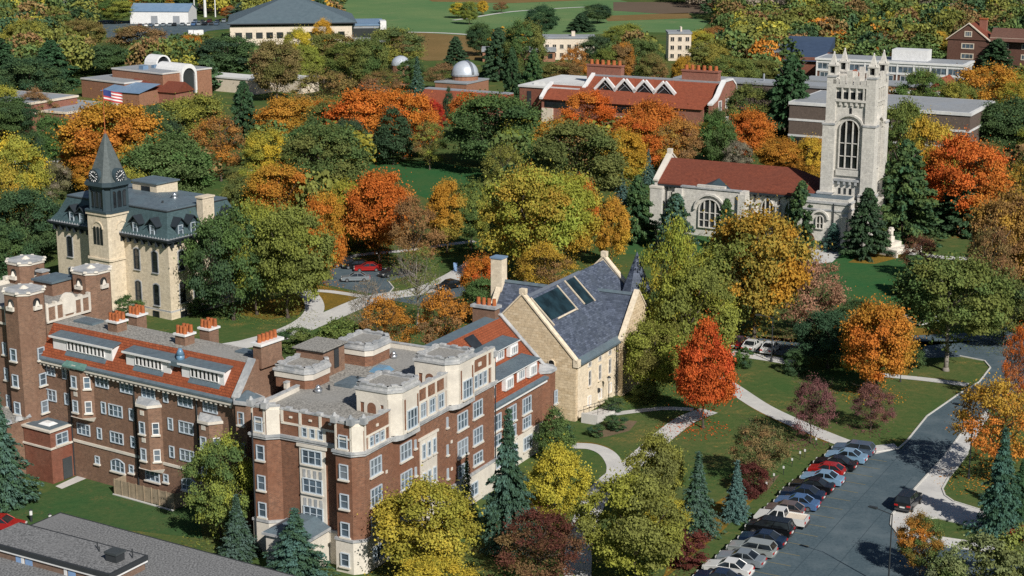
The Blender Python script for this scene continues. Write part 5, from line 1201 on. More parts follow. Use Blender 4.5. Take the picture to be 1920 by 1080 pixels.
# dormers
def mdorm(u, v, face):
    d = MB(B)
    if face == '-u':
        pt = lambda a,c,z: (u+c, v+a, z)
    else: pt = lambda a,c,z: (u+a, v+c, z)
    # a = across, c = back
    P = [pt(-.78,0,0+12.6),pt(.78,0,12.6),pt(.78,0,14.5),pt(0,0,15.3),pt(-.78,0,14.5),pt(-.78,2.2,12.6),pt(.78,2.2,12.6),pt(.78,2.2,14.5),pt(0,2.2,15.3),pt(-.78,2.2,14.5)]
    d.mesh(P,[(0,1,2,3,4),(0,4,9,5),(1,6,7,2)]); p = d.obj('dormer', 'iron_teal', wl)
    r = MB(B)
    for s in (-1,1): r.slab([pt(s*1.25,-.45,14.2),pt(0,-.45,15.4),pt(0,2.3,15.4),pt(s*1.25,2.3,14.2)],(0,0,1),.12,0)
    r.obj('dormer_roof', 'iron_dark', p)
    q = pt(0,-.02,12.75); win(p, B, q[0], q[1], q[2], face, .95, 1.6, 1, 2, frame='frame_paint', glass='glass', sill=None)
for v in (6.6,2.9,18.6,20.9): mdorm(-.25, v, '-u')
for u in (2.4,5.0,12.6): mdorm(u, -.25, '-v')
# windows
for v in (6.9,2.95,22.1): 
    for z in (7.0,1.9): win(wl, B, 0, v, z, '-u', 1.15, 3.3, 1, 3, 3, frame='iron_dark', glass='glass_dark', sill='coping', sur=.18)
for u in (2.5,5.4,11.2):
    for z in (7.3,2.2): win(wl, B, u, 0, z, '-v', 1.1, 3.1, 1, 3, 3, frame='iron_dark', glass='glass_dark', sill='coping', sur=.18)
win(wl, B, 0-.12, 3.1, -.1, '-u', 1.3, 1.1, 1, 1, frame='iron_dark', glass='glass_dark', sill=None); win(wl, B, 2.4, -.12, .0, '-v', 1.3, .95, 1, 1, frame='iron_dark', glass='glass_dark', sill=None)
# the tower
T0, T1, V0, V1 = -2.9, 2.3, 9.6, 14.6; tu, tv = (T0+T1)/2, (V0+V1)/2
def sq(h, ch=.0):
    if not ch: return [(tu-h,tv-h),(tu+h,tv-h),(tu+h,tv+h),(tu-h,tv+h)]
    return [(tu-h+ch,tv-h),(tu+h-ch,tv-h),(tu+h,tv-h+ch),(tu+h,tv+h-ch),(tu+h-ch,tv+h),(tu-h+ch,tv+h),(tu-h,tv+h-ch),(tu-h,tv-h+ch)]
b = MB(B); b.prism(sq(2.55,.35),0,15.3,0); b.prism(sq(2.75,.35),8.3,8.6,0); b.prism(sq(2.75,.4),15.303,15.7,0); tb = b.obj('tower', 'buff_stone', wl)
b = MB(B); b.prism(sq(2.85,.5),15.703,16.0,0); b.prism(sq(2.3,.9),16.003,19.5,1)
for s in sq(2.35,.85): b.cyl(s[0],s[1],16.0,19.4,.22,.2,6,1)
b.prism(sq(2.6,.9),19.503,19.8,0); b.prism(sq(2.95,1.0),19.803,20.15,1); b.prism(sq(2.8,1.0),20.153,20.4,0)
bf = b.obj('belfry', ['iron_teal','iron_teal'], tb)
b = MB(B); b.taper(sq(2.55,.95),20.4,sq(.12,.04),27.6,0); b.obj('spire', 'spire_slate', bf)
for f, n_ in (('-u',3),('-v',3)):
    for k in range(n_):
        a = (k-1)*.74
        q = (tu-2.55, tv+a, 10.7) if f == '-u' else (tu+a, tv-2.55, 10.7)
        if f == '-u': win(tb, B, *q, f, .6, 2.8, 1, 1, 1, frame='iron_dark', glass='glass_dark', sill=None, t=.06, dep=.05)
        q = (tu-2.3, tv+(k-1)*1.05, 16.5) if f == '-u' else (tu+(k-1)*1.05, tv-2.3, 16.5)
        win(bf, B, *q, f, .72, 2.5, 1, 1, 1, frame='iron_dark', glass='glass_dark', sill=None, t=.06)
win(tb, B, tu, tv-2.55, 12.4, '-v', .75, .75, 1, 1, 1, frame='buff_stone', glass='glass_dark', sill=None, t=.05)
for f in ('-u','-v'):
    b = MB(B); o = outline(2.4,4.2,1); i = outline(2.0,4.0,1); k = len(o)
    mp = (lambda x,z,d: (tu-2.55-d, tv+x, 10.2+z)) if f == '-u' else (lambda x,z,d: (tu+x, tv-2.55-d, 10.2+z))
    b.mesh([mp(x,z,.12) for x,z in o]+[mp(x,z,.12) for x,z in i]+[mp(x,z,-.02) for x,z in o]+[mp(x,z,-.02) for x,z in i], [(a,(a+1)%k,k+(a+1)%k,k+a) for a in range(2,k-1)]+[(a,2*k+a,2*k+(a+1)%k,(a+1)%k) for a in range(2,k-1)]+[(k+a,k+(a+1)%k,3*k+(a+1)%k,3*k+a) for a in range(2,k-1)])
    b.obj('arch_moulding', 'buff_stone', tb)
    # clock face, standing in the foot of the spire
    q = (tu-2.75, tv, 21.3) if f == '-u' else (tu, tv-2.75, 21.3); ax = (1,0,0) if f == '-u' else (0,1,0)
    b = MB(B); b.tube(q, (q[0]+ax[0]*1.6, q[1]+ax[1]*1.6, q[2]), 1.12, 1.12, 24, 0); b.tube((q[0]-ax[0]*.03,q[1]-ax[1]*.03,q[2]), (q[0]+ax[0]*.2,q[1]+ax[1]*.2,q[2]), .95, .95, 24, 1)
    ck = b.obj('clock', ['iron_teal','iron_dark'], bf)
    b = MB(B)
    for h in range(12):
        a = h*math.pi/6; c, s = math.sin(a), math.cos(a)
        p0 = (q[0]-ax[0]*.06+ax[1]*c*.6, q[1]-ax[1]*.06+ax[0]*c*.6, q[2]+s*.6); p1 = (q[0]-ax[0]*.06+ax[1]*c*.85, q[1]-ax[1]*.06+ax[0]*c*.85, q[2]+s*.85); b.tube(p0,p1,.06,.06,4)
    b.objs('hour_mark', 'white_paint', ck)
    b = MB(B)
    for ang, ln in ((1.0,.72),(-2.0,.5)):
        c, s = math.sin(ang), math.cos(ang); b.tube((q[0]-ax[0]*.1,q[1]-ax[1]*.1,q[2]), (q[0]-ax[0]*.1+ax[1]*c*ln, q[1]-ax[1]*.1+ax[0]*c*ln, q[2]+s*ln), .06,.03,4)
    b.objs('clock_hand', 'white_paint', ck)
win(tb, B, tu-2.75, tv, 5.6, '-u', 1.0, 1.9, 1, 1, 1, frame='iron_dark', glass='glass_dark', sill='coping')
b = MB(B); b.cyl(tu,tv,27.4,34.4,.09,.05,8); b.cyl(tu,tv,27.3,27.9,.22,.1,8); b.obj('flagpole', 'terracotta', bf)
b = MB(B)
# flag: stripes and a blue corner, waved cloth
fl = empty('flag', B.w(tu, tv, 32.2), 'red, white and blue striped flag streaming from the clock tower pole', 'flag')
X0, Y0_, Z0_ = B.w(tu, tv, 34.2)
def cloth(name, mats, a0, a1, z0, z1, sel):
    b = MB(); n = 12
    for i in range(n):
        for k in range(7):
            s0, s1 = a0+(a1-a0)*i/n, a0+(a1-a0)*(i+1)/n; t0, t1 = z0+(z1-z0)*k/7, z0+(z1-z0)*(k+1)/7
            w = lambda s: .16*math.sin(s*3.2)*s/2
            if sel(s0, k): b.face([(X0+.1+s0,Y0_+w(s0),Z0_-t0-.22*s0),(X0+.1+s1,Y0_+w(s1),Z0_-t0-.22*s1),(X0+.1+s1,Y0_+w(s1),Z0_-t1-.22*s1),(X0+.1+s0,Y0_+w(s0),Z0_-t1-.22*s0)], 0)
    b.obj(name, mats, fl)
cloth('stripe', 'flag_red', 0, 2.8, 0, 1.6, lambda s,k: k%2 == 0 and not (s < 1.1 and k < 4)); cloth('stripe', 'white_paint', 0, 2.8, 0, 1.6, lambda s,k: k%2 == 1 and not (s < 1.1 and k < 4)); cloth('canton', 'flag_blue', 0, 2.8, 0, 1.6, lambda s,k: s < 1.1 and k < 4)
# ---------------------------------------------------------------- the chapel
K = Fr(63.9, 296.1, 62)
cp = empty('stone_chapel', K.w(4, 15, 0), 'pale grey stone chapel with red tile nave roof and a tall pinnacled bell tower', 'building')
tw = MB(K)
TW, TD = 8.1, 7.2
tw.box(0,TD,0,TW,0,29.4,0); tp = tw.obj('bell_tower', 'chapel_stone', cp)
# corner buttresses in three stages
b = MB(K)
for (u,v) in ((0,0),(0,TW),(TD,0),(TD,TW)):
    su, sv_ = (-1 if u == 0 else 1), (-1 if v == 0 else 1)
    for z0,z1,e,w_ in ((0,10,1.15,1.7),(10.003,22.5,.75,1.5),(22.503,31.0,.4,1.3)):
        b.box(min(u+su*e,u-su*w_),max(u+su*e,u-su*w_),min(v+sv_*e,v-sv_*w_),max(v+sv_*e,v-sv_*w_),z0,z1,0)
        b.box(min(u+su*(e+.12),u-su*w_),max(u+su*(e+.12),u-su*w_),min(v+sv_*(e+.12),v-sv_*w_),max(v+sv_*(e+.12),v-sv_*w_),z1-.45,z1-.12,1)
b.objs('buttress', ['chapel_stone','coping'], tp)
for (u,v) in ((0,0),(0,TW),(TD,0),(TD,TW)):
    su, sv_ = (-1 if u == 0 else 1), (-1 if v == 0 else 1); u2, v2 = u-su*.45, v-sv_*.45
    b = MB(K); 
    for du in (-.62,.62):
        for dv in (-.62,.62): b.box(u2+du-.16,u2+du+.16,v2+dv-.16,v2+dv+.16,31.0,32.7,0); b.cyl(u2+du,v2+dv,32.7,33.3,.15,0,4,0)
    b.box(u2-.72,u2+.72,v2-.72,v2+.72,31.0,31.25,0); b.box(u2-.25,u2+.25,v2-.25,v2+.25,31.2,32.6,1); b.box(u2-.85,u2+.85,v2-.85,v2+.85,32.5,32.8,0)
    b.taper([(u2-.55,v2-.55),(u2+.55,v2-.55),(u2+.55,v2+.55),(u2-.55,v2+.55)],32.8,[(u2-.08,v2-.08),(u2+.08,v2-.08),(u2+.08,v2+.08),(u2-.08,v2+.08)],34.9,0)
    b.cyl(u2,v2,34.8,35.1,.2,.1,6,0); b.obj('pinnacle', ['chapel_stone','glass_dark'], tp)
# pierced parapet with merlons, corbel table
b = MB(K)
for z in (25.6,): 
    for i in range(6): v = 1.7+i*1.0; b.box(-.3,-.01,v,v+.45,z,z+.7,0)
    for i in range(6): u = 1.5+i*.95; b.box(u,u+.45,-.3,-.01,z,z+.7,0)
b.box(-.42,-.01,1.3,TW-1.3,26.3,26.7,0); b.box(1.3,TD-1.3,-.42,-.01,26.3,26.7,0)
for i in range(5): v = 1.75+i*1.3; b.box(-.38,-.0,v-.14,v+.14,26.7,29.2,0)
for i in range(5): u = 1.55+i*1.25; b.box(u-.14,u+.14,-.38,-.0,26.7,29.2,0)
b.box(-.40,-.0,1.3,TW-1.3,28.8,29.4,0); b.box(1.3,TD-1.3,-.4,0,28.8,29.4,0)
for v,h in ((1.9,.8),(3.1,1.5),(4.4,2.4),(5.7,1.5),(6.9,.8)): b.box(-.4,.1,v-.5,v+.5,29.403,29.4+h,0); b.box(TD-.1,TD+.4,v-.5,v+.5,29.403,29.4+h,0)
for u,h in ((2.0,.8),(3.1,1.5),(4.1,2.2),(5.1,1.5),(6.2,.8)): b.box(u-.45,u+.45,-.4,.1,29.403,29.4+h,0); b.box(u-.45,u+.45,TW-.1,TW+.4,29.403,29.4+h,0)
b.objs('battlement', 'chapel_stone', tp)
b = MB(K)
for i in range(4): v = 2.4+i*1.3; b.box(-.06,-.005,v-.42,v+.42,26.8,28.0,0)
for i in range(4): u = 2.2+i*1.25; b.box(u-.4,u+.4,-.06,-.005,26.8,28.0,0)
b.objs('parapet_opening', 'glass_dark', tp)
def bigwin(par, u, v, z, face, w, h, c, r):
    win(par, K, u, v, z, face, w, h, c, r, 1, frame='chapel_stone', glass='glass_dark', sill=None, t=.18, dep=.35, bar=.13)
    b = MB(K); o = outline(w+1.9,h+.95,1); i = outline(w+1.2,h+.6,1); k = len(o)
    mp = (lambda x,zz,d: (u-d, v+x, z+zz)) if face == '-u' else (lambda x,zz,d: (u+x, v-d, z+zz))
    q = range(2, k-1)
    b.mesh([mp(x,zz,.5) for x,zz in o]+[mp(x,zz,.5) for x,zz in i]+[mp(x,zz,-.02) for x,zz in o]+[mp(x,zz,-.02) for x,zz in i], [(a,a+1,k+a+1,k+a) for a in q]+[(a,2*k+a,2*k+a+1,a+1) for a in q]+[(k+a,k+a+1,3*k+a+1,3*k+a) for a in q])
    b.obj('arch_moulding', 'chapel_stone', par)
bigwin(tp, 0, TW/2, 14.2, '-u', 3.7, 9.0, 3, 3); bigwin(tp, TD/2, 0, 14.2, '-v', 2.6, 8.6, 3, 3)
b = MB(K); b.box(-.35,-.01,1.9,TW-1.9,13.0,14.1,1); b.box(-.55,-.01,1.6,TW-1.6,12.0,12.4,0)
for i in range(5): v = 2.2+i*1.05; b.box(-.5,-.01,v,v+.4,11.4,12.0,0)
b.objs('sill_course', ['coping','chapel_stone'], tp)
b = MB(K)
for i in range(3): v = 3.4+i*1.0; b.box(-.06,-.01,v-.22,v+.22,9.6,10.7,0)
b.box(-.06,-.01,TW/2-.22,TW/2+.22,23.9,25.2,0)
b.objs('slit', 'glass_dark', tp)
# porch block in front of the tower
b = MB(K); b.box(-4.3,-.0,2.3,11.4,0,8.4,0); b.box(-4.5,-.0,2.1,11.6,8.403,8.8,1); b.box(-4.45,.0,2.15,11.55,7.1,7.4,1); b.box(-4.2,-.1,2.4,11.3,8.803,9.3,0); b.box(-3.9,-.4,2.7,11.0,9.303,9.4,2)
pc = b.obj('porch', ['chapel_stone','coping','lead'], cp)
bigwin(pc, -4.3, 7.4, 3.7, '-u', 1.5, 2.6, 2, 2)
b = MB(K); o = outline(2.0,3.0,2); k = len(o); b.mesh([(-4.36, 9.2+x, z) for x,z in o]+[(-4.29, 9.2+x, z) for x,z in o], [tuple(range(k))]+[(i,(i+1)%k,k+(i+1)%k,k+i) for i in range(k)]); b.obj('door', 'door_brown', pc)
b = MB(K); b.tube((-4.45,5.0,.2),(-4.45,5.0,8.6),.13,.13,6); b.objs('downpipe', 'dark_metal', pc)
b = MB(K); b.box(-5.0,-4.3,2.5,3.3,0,6.2,0); b.box(-5.0,-4.3,10.6,11.4,0,6.2,0); b.box(-5.1,-4.3,2.4,3.4,6.203,6.5,0); b.objs('buttress', 'chapel_stone', pc)
# nave
NE, NR = 9.0, 12.8; u0, u1, v0, v1 = -1.0, 10.6, 9.0, 40.4; um = (u0+u1)/2
b = MB(K); b.box(u0,u1,v0,v1,0,NE-.1,0); b.obj('nave_wall', 'chapel_stone', cp)
b = MB(K); b.mesh([(u0-.7,v0,NE),(u0-.7,v1-.2,NE),(um,v1-.2,NR),(um,v0+6.5,NR),(u1+.7,v0,NE),(u1+.7,v1-.2,NE),(u0-.7,v0,NE-.25),(u0-.7,v1-.2,NE-.25),(u1+.7,v1-.2,NE-.25),(u1+.7,v0,NE-.25)],[(0,3,2,1),(4,5,2,3),(0,4,3),(1,2,5,8,7),(0,1,7,6),(6,9,4,0),(5,4,9,8),(6,7,8,9)]); b.obj('tile_roof', 'tile_dull', cp)
b = MB(K); b.box(u0-.75,u0-.0,v0,v1-.3,NE-.65,NE-.26,0)
for i in range(24): v = v0+.6+i*1.28; b.box(u0-.7,u0-.01,v,v+.2,NE-1.0,NE-.65,0)
b.obj('eaves', 'iron_dark', cp)
b = MB(K); b.xprism([(u0-.6,0),(u0-.6,NE+.4),(um,NR+.7),(u1+.6,NE+.4),(u1+.6,0)], v1-.2, v1+.5, 'v', 0); b.obj('gable_wall', 'chapel_stone', cp)
b = MB(K)
for a,c in (((u0-.9,NE+.3),(um,NR+.75)),((um,NR+.75),(u1+.9,NE+.3))): b.slab([(a[0],v1-.4,a[1]),(a[0],v1+.7,a[1]),(c[0],v1+.7,c[1]),(c[0],v1-.4,c[1])],(0,0,1),.28,0)
b.box(um-.4,um+.4,v1-.3,v1+.6,NR+.8,NR+1.7,0); b.box(u0-1.6,u0-.0,v1-1.4,v1+1.0,0,8.0,1); b.box(u0-1.7,u0+.1,v1-1.5,v1+1.1,8.003,8.4,0)
b.objs('gable_coping', ['limestone','chapel_stone'], cp)
for v in (18.5,14.0): win(cp, K, u0, v, 3.6, '-u', 2.6, 4.4, 3, 2, 2, frame='chapel_stone', glass='glass_dark', sill=None, t=.16, dep=.3, bar=.12)
for v in (39.5,37.6): win(cp, K, u0, v, 6.0, '-u', .5, 1.4, 1, 1, 0, frame='chapel_stone', glass='glass_dark', sill=None)
b = MB(K)
for v in (38.6,36.4,21.0,16.3,12.0): b.tube((u0-.15,v,0),(u0-.15,v,8.3),.13,.13,6)
b.objs('downpipe', 'dark_metal', cp)
b = MB(K)
for v in (20.9,16.4): b.box(u0-.9,u0,v-.4,v+.4,0,6.5,0); b.box(u0-1.0,u0,v-.5,v+.5,6.503,6.8,0)
b.objs('buttress', 'chapel_stone', cp)
# transept with the great arched window
b = MB(K); b.box(-3.6,u0,22.0,35.5,0,8.0,0); b.box(-3.6,-3.0,23.0,34.5,8.0,8.9,0); b.box(-3.8,-2.9,22.8,34.7,8.903,9.2,1); b.box(-3.7,-2.8,26.0,31.5,9.203,9.6,0); b.box(-4.2,-3.6,21.8,23.2,0,8.6,0); b.box(-4.2,-3.6,34.3,35.7,0,8.6,0); b.box(-3.8,u0,21.9,23.0,8.0,9.0,0); tr = b.obj('transept', ['chapel_stone','coping'], cp)
b = MB(K); b.mesh([(-2.8,24.5,8.5),(-2.8,33.0,8.5),(1.6,28.8,10.5),(-2.8,28.8,9.9),(1.4,24.5,8.8),(1.4,33.0,8.8)],[(0,3,2,4),(3,1,5,2),(0,1,3)]); b.obj('transept_roof', 'iron_teal', tr)
bigwin(tr, -3.6, 28.8, 1.6, '-u', 4.4, 5.6, 4, 3)
# ---------------------------------------------------------------- flat gravel-roofed building, near left corner
Gv = Fr(-36.1, 140.0, 60)
gr = empty('flat_roof_building', Gv.w(4, 6, 0), 'low brown brick building with dark-edged grey gravel roofs in the near corner', 'building')
b = MB(Gv); b.box(0,4.6,0,16,0,4.55,0); b.obj('wall', 'brick_mottled', gr)
b = MB(Gv); b.box(-.25,4.85,-.25,16,4.553,5.0,0); b.box(-.2,4.8,-.2,16,4.35,4.55,1); b.obj('fascia', ['dark_metal','white_paint'], gr)
b = MB(Gv); b.box(-.0,4.6,-.0,16,5.003,5.03,0); b.obj('gravel_roof', 'gravel_dark', gr)
b = MB(Gv)
for v in (-.05, 5.2, 10.6): b.box(-.06,.02,v,v+.35,0,4.3,0)
b.box(-.06,1.0,-.06,.02,0,4.3,0); b.objs('pilaster', 'white_paint', gr)
for v in (4.6, 10.0, 11.2): b = MB(Gv); b.box(-.04,.02,v-.45,v+.45,0.2,4.2,0); b.obj('wall_panel', 'blue_paint', gr)
b = MB(Gv); b.box(1.9,3.0,.9,2.2,5.03,5.75,0); b.box(1.8,3.1,.8,2.3,5.753,5.95,1); b.objs('roof_unit', ['dark_metal','door_grey'], gr)
for u,v,h in ((3.6,.5,.9),(3.2,4.2,.5),(3.6,4.8,.7)): b = MB(Gv); b.cyl(u,v,5.03,5.03+h,.06,.06,6); b.obj('roof_pipe', 'dark_metal', gr)
_p = [G(140,970,3.6), G(600,1094,3.6)]
_a = Vector(_p[0]); _d = (Vector(_p[1])-_a).normalized(); Gl = Fr(_a.x, _a.y, math.degrees(math.atan2(_d.y,_d.x)))   # u along far eaves, v to the far side
b = MB(Gl); b.box(-2.0,36,-14,0,0,3.3,0); b.box(-2.25,36.2,-14.2,.25,3.303,3.6,1); b.obj('low_wing', ['brick_mottled','dark_metal'], gr)
b = MB(Gl); b.box(-2.0,36,-14,.0,3.603,3.63,0); b.obj('gravel_roof', 'gravel_dark', gr)
# ---------------------------------------------------------------- background buildings
# red-roofed building with four zigzag dormers
_q = G(1332, 206, 7.5); RB = Fr(_q[0], _q[1], 62)
rbd = empty('red_roof_building', RB.w(8, 22, 0), 'long red-roofed brick building with four white zigzag gables and pot-topped chimney stacks', 'building')
LV = 44
b = MB(RB); b.box(0,6,2,LV+4,0,7.5,0); b.box(5.6,17,0,LV-5,0,9.6,0); b.obj('wall', 'brick_plain', rbd)
b = MB(RB); b.xprism([(-.6,7.4),(5.8,10.6),(5.8,7.4)], 2, LV+3.6, 'v', 0); b.obj('tile_roof', 'tile_rust', rbd)
b = MB(RB); b.xprism([(5.4,9.9),(11.2,12.9),(13.0,12.9),(17.6,9.4),(17.6,9.0),(5.4,9.0)], .4, LV-6, 'v', 0); b.obj('tile_roof', 'tile_rust', rbd)
b = MB(RB); b.box(11.1,13.2,.4,LV-6,12.8,13.2,0); b.obj('ridge_cap', 'membrane', rbd)
gp = [(-.3,0),(-.3,8.6),(3.4,9.6),(5.0,10.6),(6.6,12.0),(9,13.6),(14,13.6),(16.6,12.0),(17.6,10),(17.6,0)]
b = MB(RB); b.xprism(gp, -.4, .4, 'v', 0); b.obj('gable_wall', 'brick_plain', rbd)
b = MB(RB)
for a,c in zip(gp[1:-2], gp[2:-1]): b.slab([(a[0],-.6,a[1]),(a[0],.7,a[1]),(c[0],.7,c[1]),(c[0],-.6,c[1])],(0,0,1),.5,0)
for a,c in (((-.8,7.4),(2.0,9.4)),((2.0,9.4),(5.6,10.8))): b.slab([(a[0],LV+3.3,a[1]),(a[0],LV+4.3,a[1]),(c[0],LV+4.3,c[1]),(c[0],LV+3.3,c[1])],(0,0,1),.6,0)
for a,c in (((5.2,9.9),(11.2,13.1)),): b.slab([(a[0],LV-6.4,a[1]),(a[0],LV-5.4,a[1]),(c[0],LV-5.4,c[1]),(c[0],LV-6.4,c[1])],(0,0,1),.6,0)
b.objs('gable_coping', 'white_paint', rbd)
for i in range(4):
    vc = 31.5-i*5.6; g = MB(RB); z0, zt, u = 10.1, 12.9, 4.9
    g.mesh([(u,vc-2.5,z0),(u,vc+2.5,z0),(u,vc,zt-.3)],[(0,1,2)],1); zz = g.obj('zigzag_dormer', ['white_paint','glass_dark'], rbd)
    g = MB(RB)
    for s in (-1,1): g.slab([(u-.5,vc+s*2.9,z0-.2),(u-.5,vc,zt),(u+.2,vc,zt),(u+.2,vc+s*2.9,z0-.2)],(0,s*.6,.8),.75,0)
    g.objs('bargeboard', 'white_paint', zz)
    g = MB(RB)
    for s in (-1,1): g.face([(u,vc+s*2.8,z0),(u,vc,zt+.4),(11.0,vc,12.95)],0)
    g.objs('dormer_roof', 'tile_rust', zz)
    g = MB(RB)
    for s in (-1,1): g.tube((u-.1,vc-s*1.8,z0),(u-.1,vc+s*.6,z0+2.0),.09,.09,4)
    g.objs('lattice', 'membrane', zz)
for v in (4.5, 32.0):
    b = MB(RB); b.box(12.2,14.4,v-1.5,v+8.5,11.5,15.4,0); b.box(12.0,14.6,v-1.7,v+8.7,15.403,15.8,0); ch = b.obj('chimney', 'brick_plain', rbd)
    for i in range(6): p = MB(RB); p.cyl(13.3,v-.6+i*1.65,15.8,17.0,.55,.45,8); p.obj('chimney_pot', 'terracotta', ch)
for v, n_ in ((LV-.5,4),(LV-21,3)):
    b = MB(RB); b.box(-.1,0,v-3.4,v+3.6,5.2,6.9,0); w_ = b.objs('window_band', 'glass_dark', rbd)
for u in (5.5,10.5): 
    for z in (6.6,1.9): win(rbd, RB, u, -.4, z, '-v', 2.2, 2.6, 2, 1, frame='white_paint', glass='glass_dark', sill=None, t=.25)
for v in (26.5,24.0): win(rbd, RB, 0, v, 1.6, '-u', 1.8, 2.6, 1, 1, frame='white_paint', glass='glass_dark', sill=None, t=.2)
b = MB(RB); b.box(-.4,.02,LV+.5,LV+3.8,0,5.0,0); b.obj('stair_wall', 'cream_paint', rbd)
# its flat white-roofed neighbour
b = MB(RB); b.box(4.5,26,LV-5,LV+13,0,9.6,0); b.box(4.2,26.3,LV-5,LV+13.3,9.603,10.1,1); b.box(7,24,LV-4.5,LV+10,10.103,11.0,1)
ww = b.obj('flat_roof_wing', ['brick_annex','membrane_white'], None, 'brick building with a flat white roof beside the red zigzag-gabled one', 'building')
b = MB(RB)
for i in range(5): b.box(20+i*.9,20.5+i*.9,LV-2+i*.5,LV-1.4+i*.5,11.0,13.2,0)
b.objs('roof_duct', 'metal_blue', ww)
b = MB(RB); b.box(4.35,4.49,LV+9.4,LV+10.6,1,8.6,0); b.objs('window_band', 'glass_dark', ww)
for v in (-4.0, 24): pass
b = MB(RB); b.box(24,32,-30,20,0,11.5,0); b.box(23.7,32.3,-30.3,20.3,11.503,12.1,1)
fb = b.obj('flat_roof_building', ['brick_dark','membrane'], None, 'long low flat-roofed building behind the red roof with zigzag gables', 'building')
for v in (-8,-4,-14,12): b = MB(RB); b.cyl(28,v,12.1,14.0,.25,.25,6); b.obj('roof_pipe', 'membrane', fb)
# red low roof, observatory
_q = G(935, 207, 4.0); RL = Fr(_q[0], _q[1], 62)
b = MB(RL); b.box(0,7,0,26,0,4,0); b.xprism([(-.5,3.9),(5.5,7.6),(8,7.6),(8,3.9)],-.3,26.3,'v',1); b.box(5.5,8.0,-.3,26.3,7.6,7.9,2)
b.obj('red_roof_range', ['brick_plain','tile_rust','membrane'], None, 'low range with a plain red sloping roof in front of the silver dome', 'building')
_q = G(872, 172, 0); ob = empty('observatory', (_q[0],_q[1],0), 'brown brick observatory under a silver dome', 'observatory')
OB = Fr(_q[0],_q[1],62)
b = MB(OB); b.cyl(0,0,0,5.1,4.1,4.1,20,0); b.box(-8,6,-5,6,0,3.4,0); b.box(-8.2,6.2,-5.2,6.2,3.403,3.8,1); b.cyl(0,0,5.103,5.6,4.35,4.35,20,1); b.obj('wall', ['brick_tan','membrane'], ob)
def dome(fr, r, z, seg=20, rng=8):
    b = MB(fr); P, Fs = [], []
    for i in range(rng+1):
        a = math.pi/2*i/rng
        for k in range(seg): t = 2*math.pi*k/seg; P.append((r*math.cos(a)*math.cos(t), r*math.cos(a)*math.sin(t), z+r*.95*math.sin(a)))
    for i in range(rng):
        for k in range(seg): Fs.append((i*seg+k, i*seg+(k+1)%seg, (i+1)*seg+(k+1)%seg, (i+1)*seg+k))
    b.mesh(P, Fs); return b
dome(OB, 4.2, 5.6).obj('dome', 'silver_dome', ob, smooth=True)
b = MB(OB)
for i in range(10):
    a0, a1 = math.pi/2*i/10+.02, math.pi/2*(i+1)/10+.02
    p = lambda a, o: (-4.3*math.cos(a)*.5, -4.3*math.cos(a)*.866+o, 5.6+4.1*math.sin(a))
    b.face([p(a0,-.0),(p(a0,0)[0]+.8,p(a0,0)[1]-.4,p(a0,0)[2]),(p(a1,0)[0]+.8,p(a1,0)[1]-.4,p(a1,0)[2]),p(a1,0)])
b.obj('dome_shutter', 'vent_metal', ob)
_q = G(752, 158, 0); O2 = Fr(_q[0],_q[1],62); ob2 = empty('small_observatory', (_q[0],_q[1],0), 'small silvery-blue dome half hidden among trees left of the large dome', 'observatory')
b = MB(O2); b.cyl(0,0,0,6.2,3.0,3.0,16); b.obj('wall', 'brick_tan', ob2); dome(O2, 3.1, 6.2, 16, 6).obj('dome', 'silver_dome', ob2, smooth=True)
# brown box behind the tower
_q = G(1820, 213, 12.6); BX = Fr(_q[0], _q[1], 62)
b = MB(BX); b.box(0,24,0,43,0,12,0); b.box(-.25,24.2,-.25,43.2,12.003,12.7,1); b.box(-.12,24.1,-.12,43.1,8.2,8.7,1); b.box(-.12,0,-.1,43.1,4.4,4.9,1); b.box(.5,23.5,.5,42.5,12.703,12.75,2)
bx = b.obj('box_building', ['brick_dark','membrane_white','membrane'], None, 'windowless brown box-shaped building with pale bands behind the chapel tower', 'building')
b = MB(BX); b.box(-.1,0,34,42.5,0,4.2,0); b.obj('opening', 'glass_dark', bx)
# white modern building with ribbon windows
_q = G(1808, 124, 8.6); WM = Fr(_q[0], _q[1], 64)
wm = empty('white_modern_building', WM.w(6, 22, 0), 'white flat-roofed slab building with ribbons of windows behind the chapel tower top', 'building')
b = MB(WM); b.box(0,13,0,46,0,8.4,0); b.box(-.5,13.5,-.5,46.5,8.403,9.0,1); b.box(.5,12.5,.5,45.5,9.003,9.1,2); b.box(3,9,12,23,9.1,12.4,1); b.obj('wall', ['brick_far','white_paint','membrane'], wm)
b = MB(WM)
for z0,z1 in ((7.6,8.4),(5.0,5.5),(2.2,2.7)): b.box(-.22,-.0,-.1,46.1,z0,z1,0); b.box(-.1,13.1,-.22,-.0,z0,z1,0)
for i in range(10): v = i*5.1; b.box(-.3,-.0,v-.18,v+.18,2.2,8.4,0)
b.objs('frame_band', 'white_paint', wm)
for i in range(9): win(wm, WM, 0, 2.55+i*5.1, 5.55, '-u', 4.6, 2.0, 3, 1, frame='white_paint', glass='glass', sill=None, t=.12); 
for i in range(9): win(wm, WM, 0, 2.55+i*5.1, 2.75, '-u', 3.0, 2.0, 2, 1, frame='white_paint', glass='glass', sill=None, t=.15)
for u in (3,9): win(wm, WM, u, 0, 5.55, '-v', 4.6, 2.0, 3, 1, frame='white_paint', glass='glass', sill=None, t=.15)
_q = G(1600,190,0); b = MB(Fr(_q[0],_q[1],62)); b.box(-2,9,-32,16,0,5.4,0); b.box(-2.15,-2,-31,15,3.6,4.6,1); b.box(-2.2,9.2,-32.2,16.2,5.403,5.8,2)
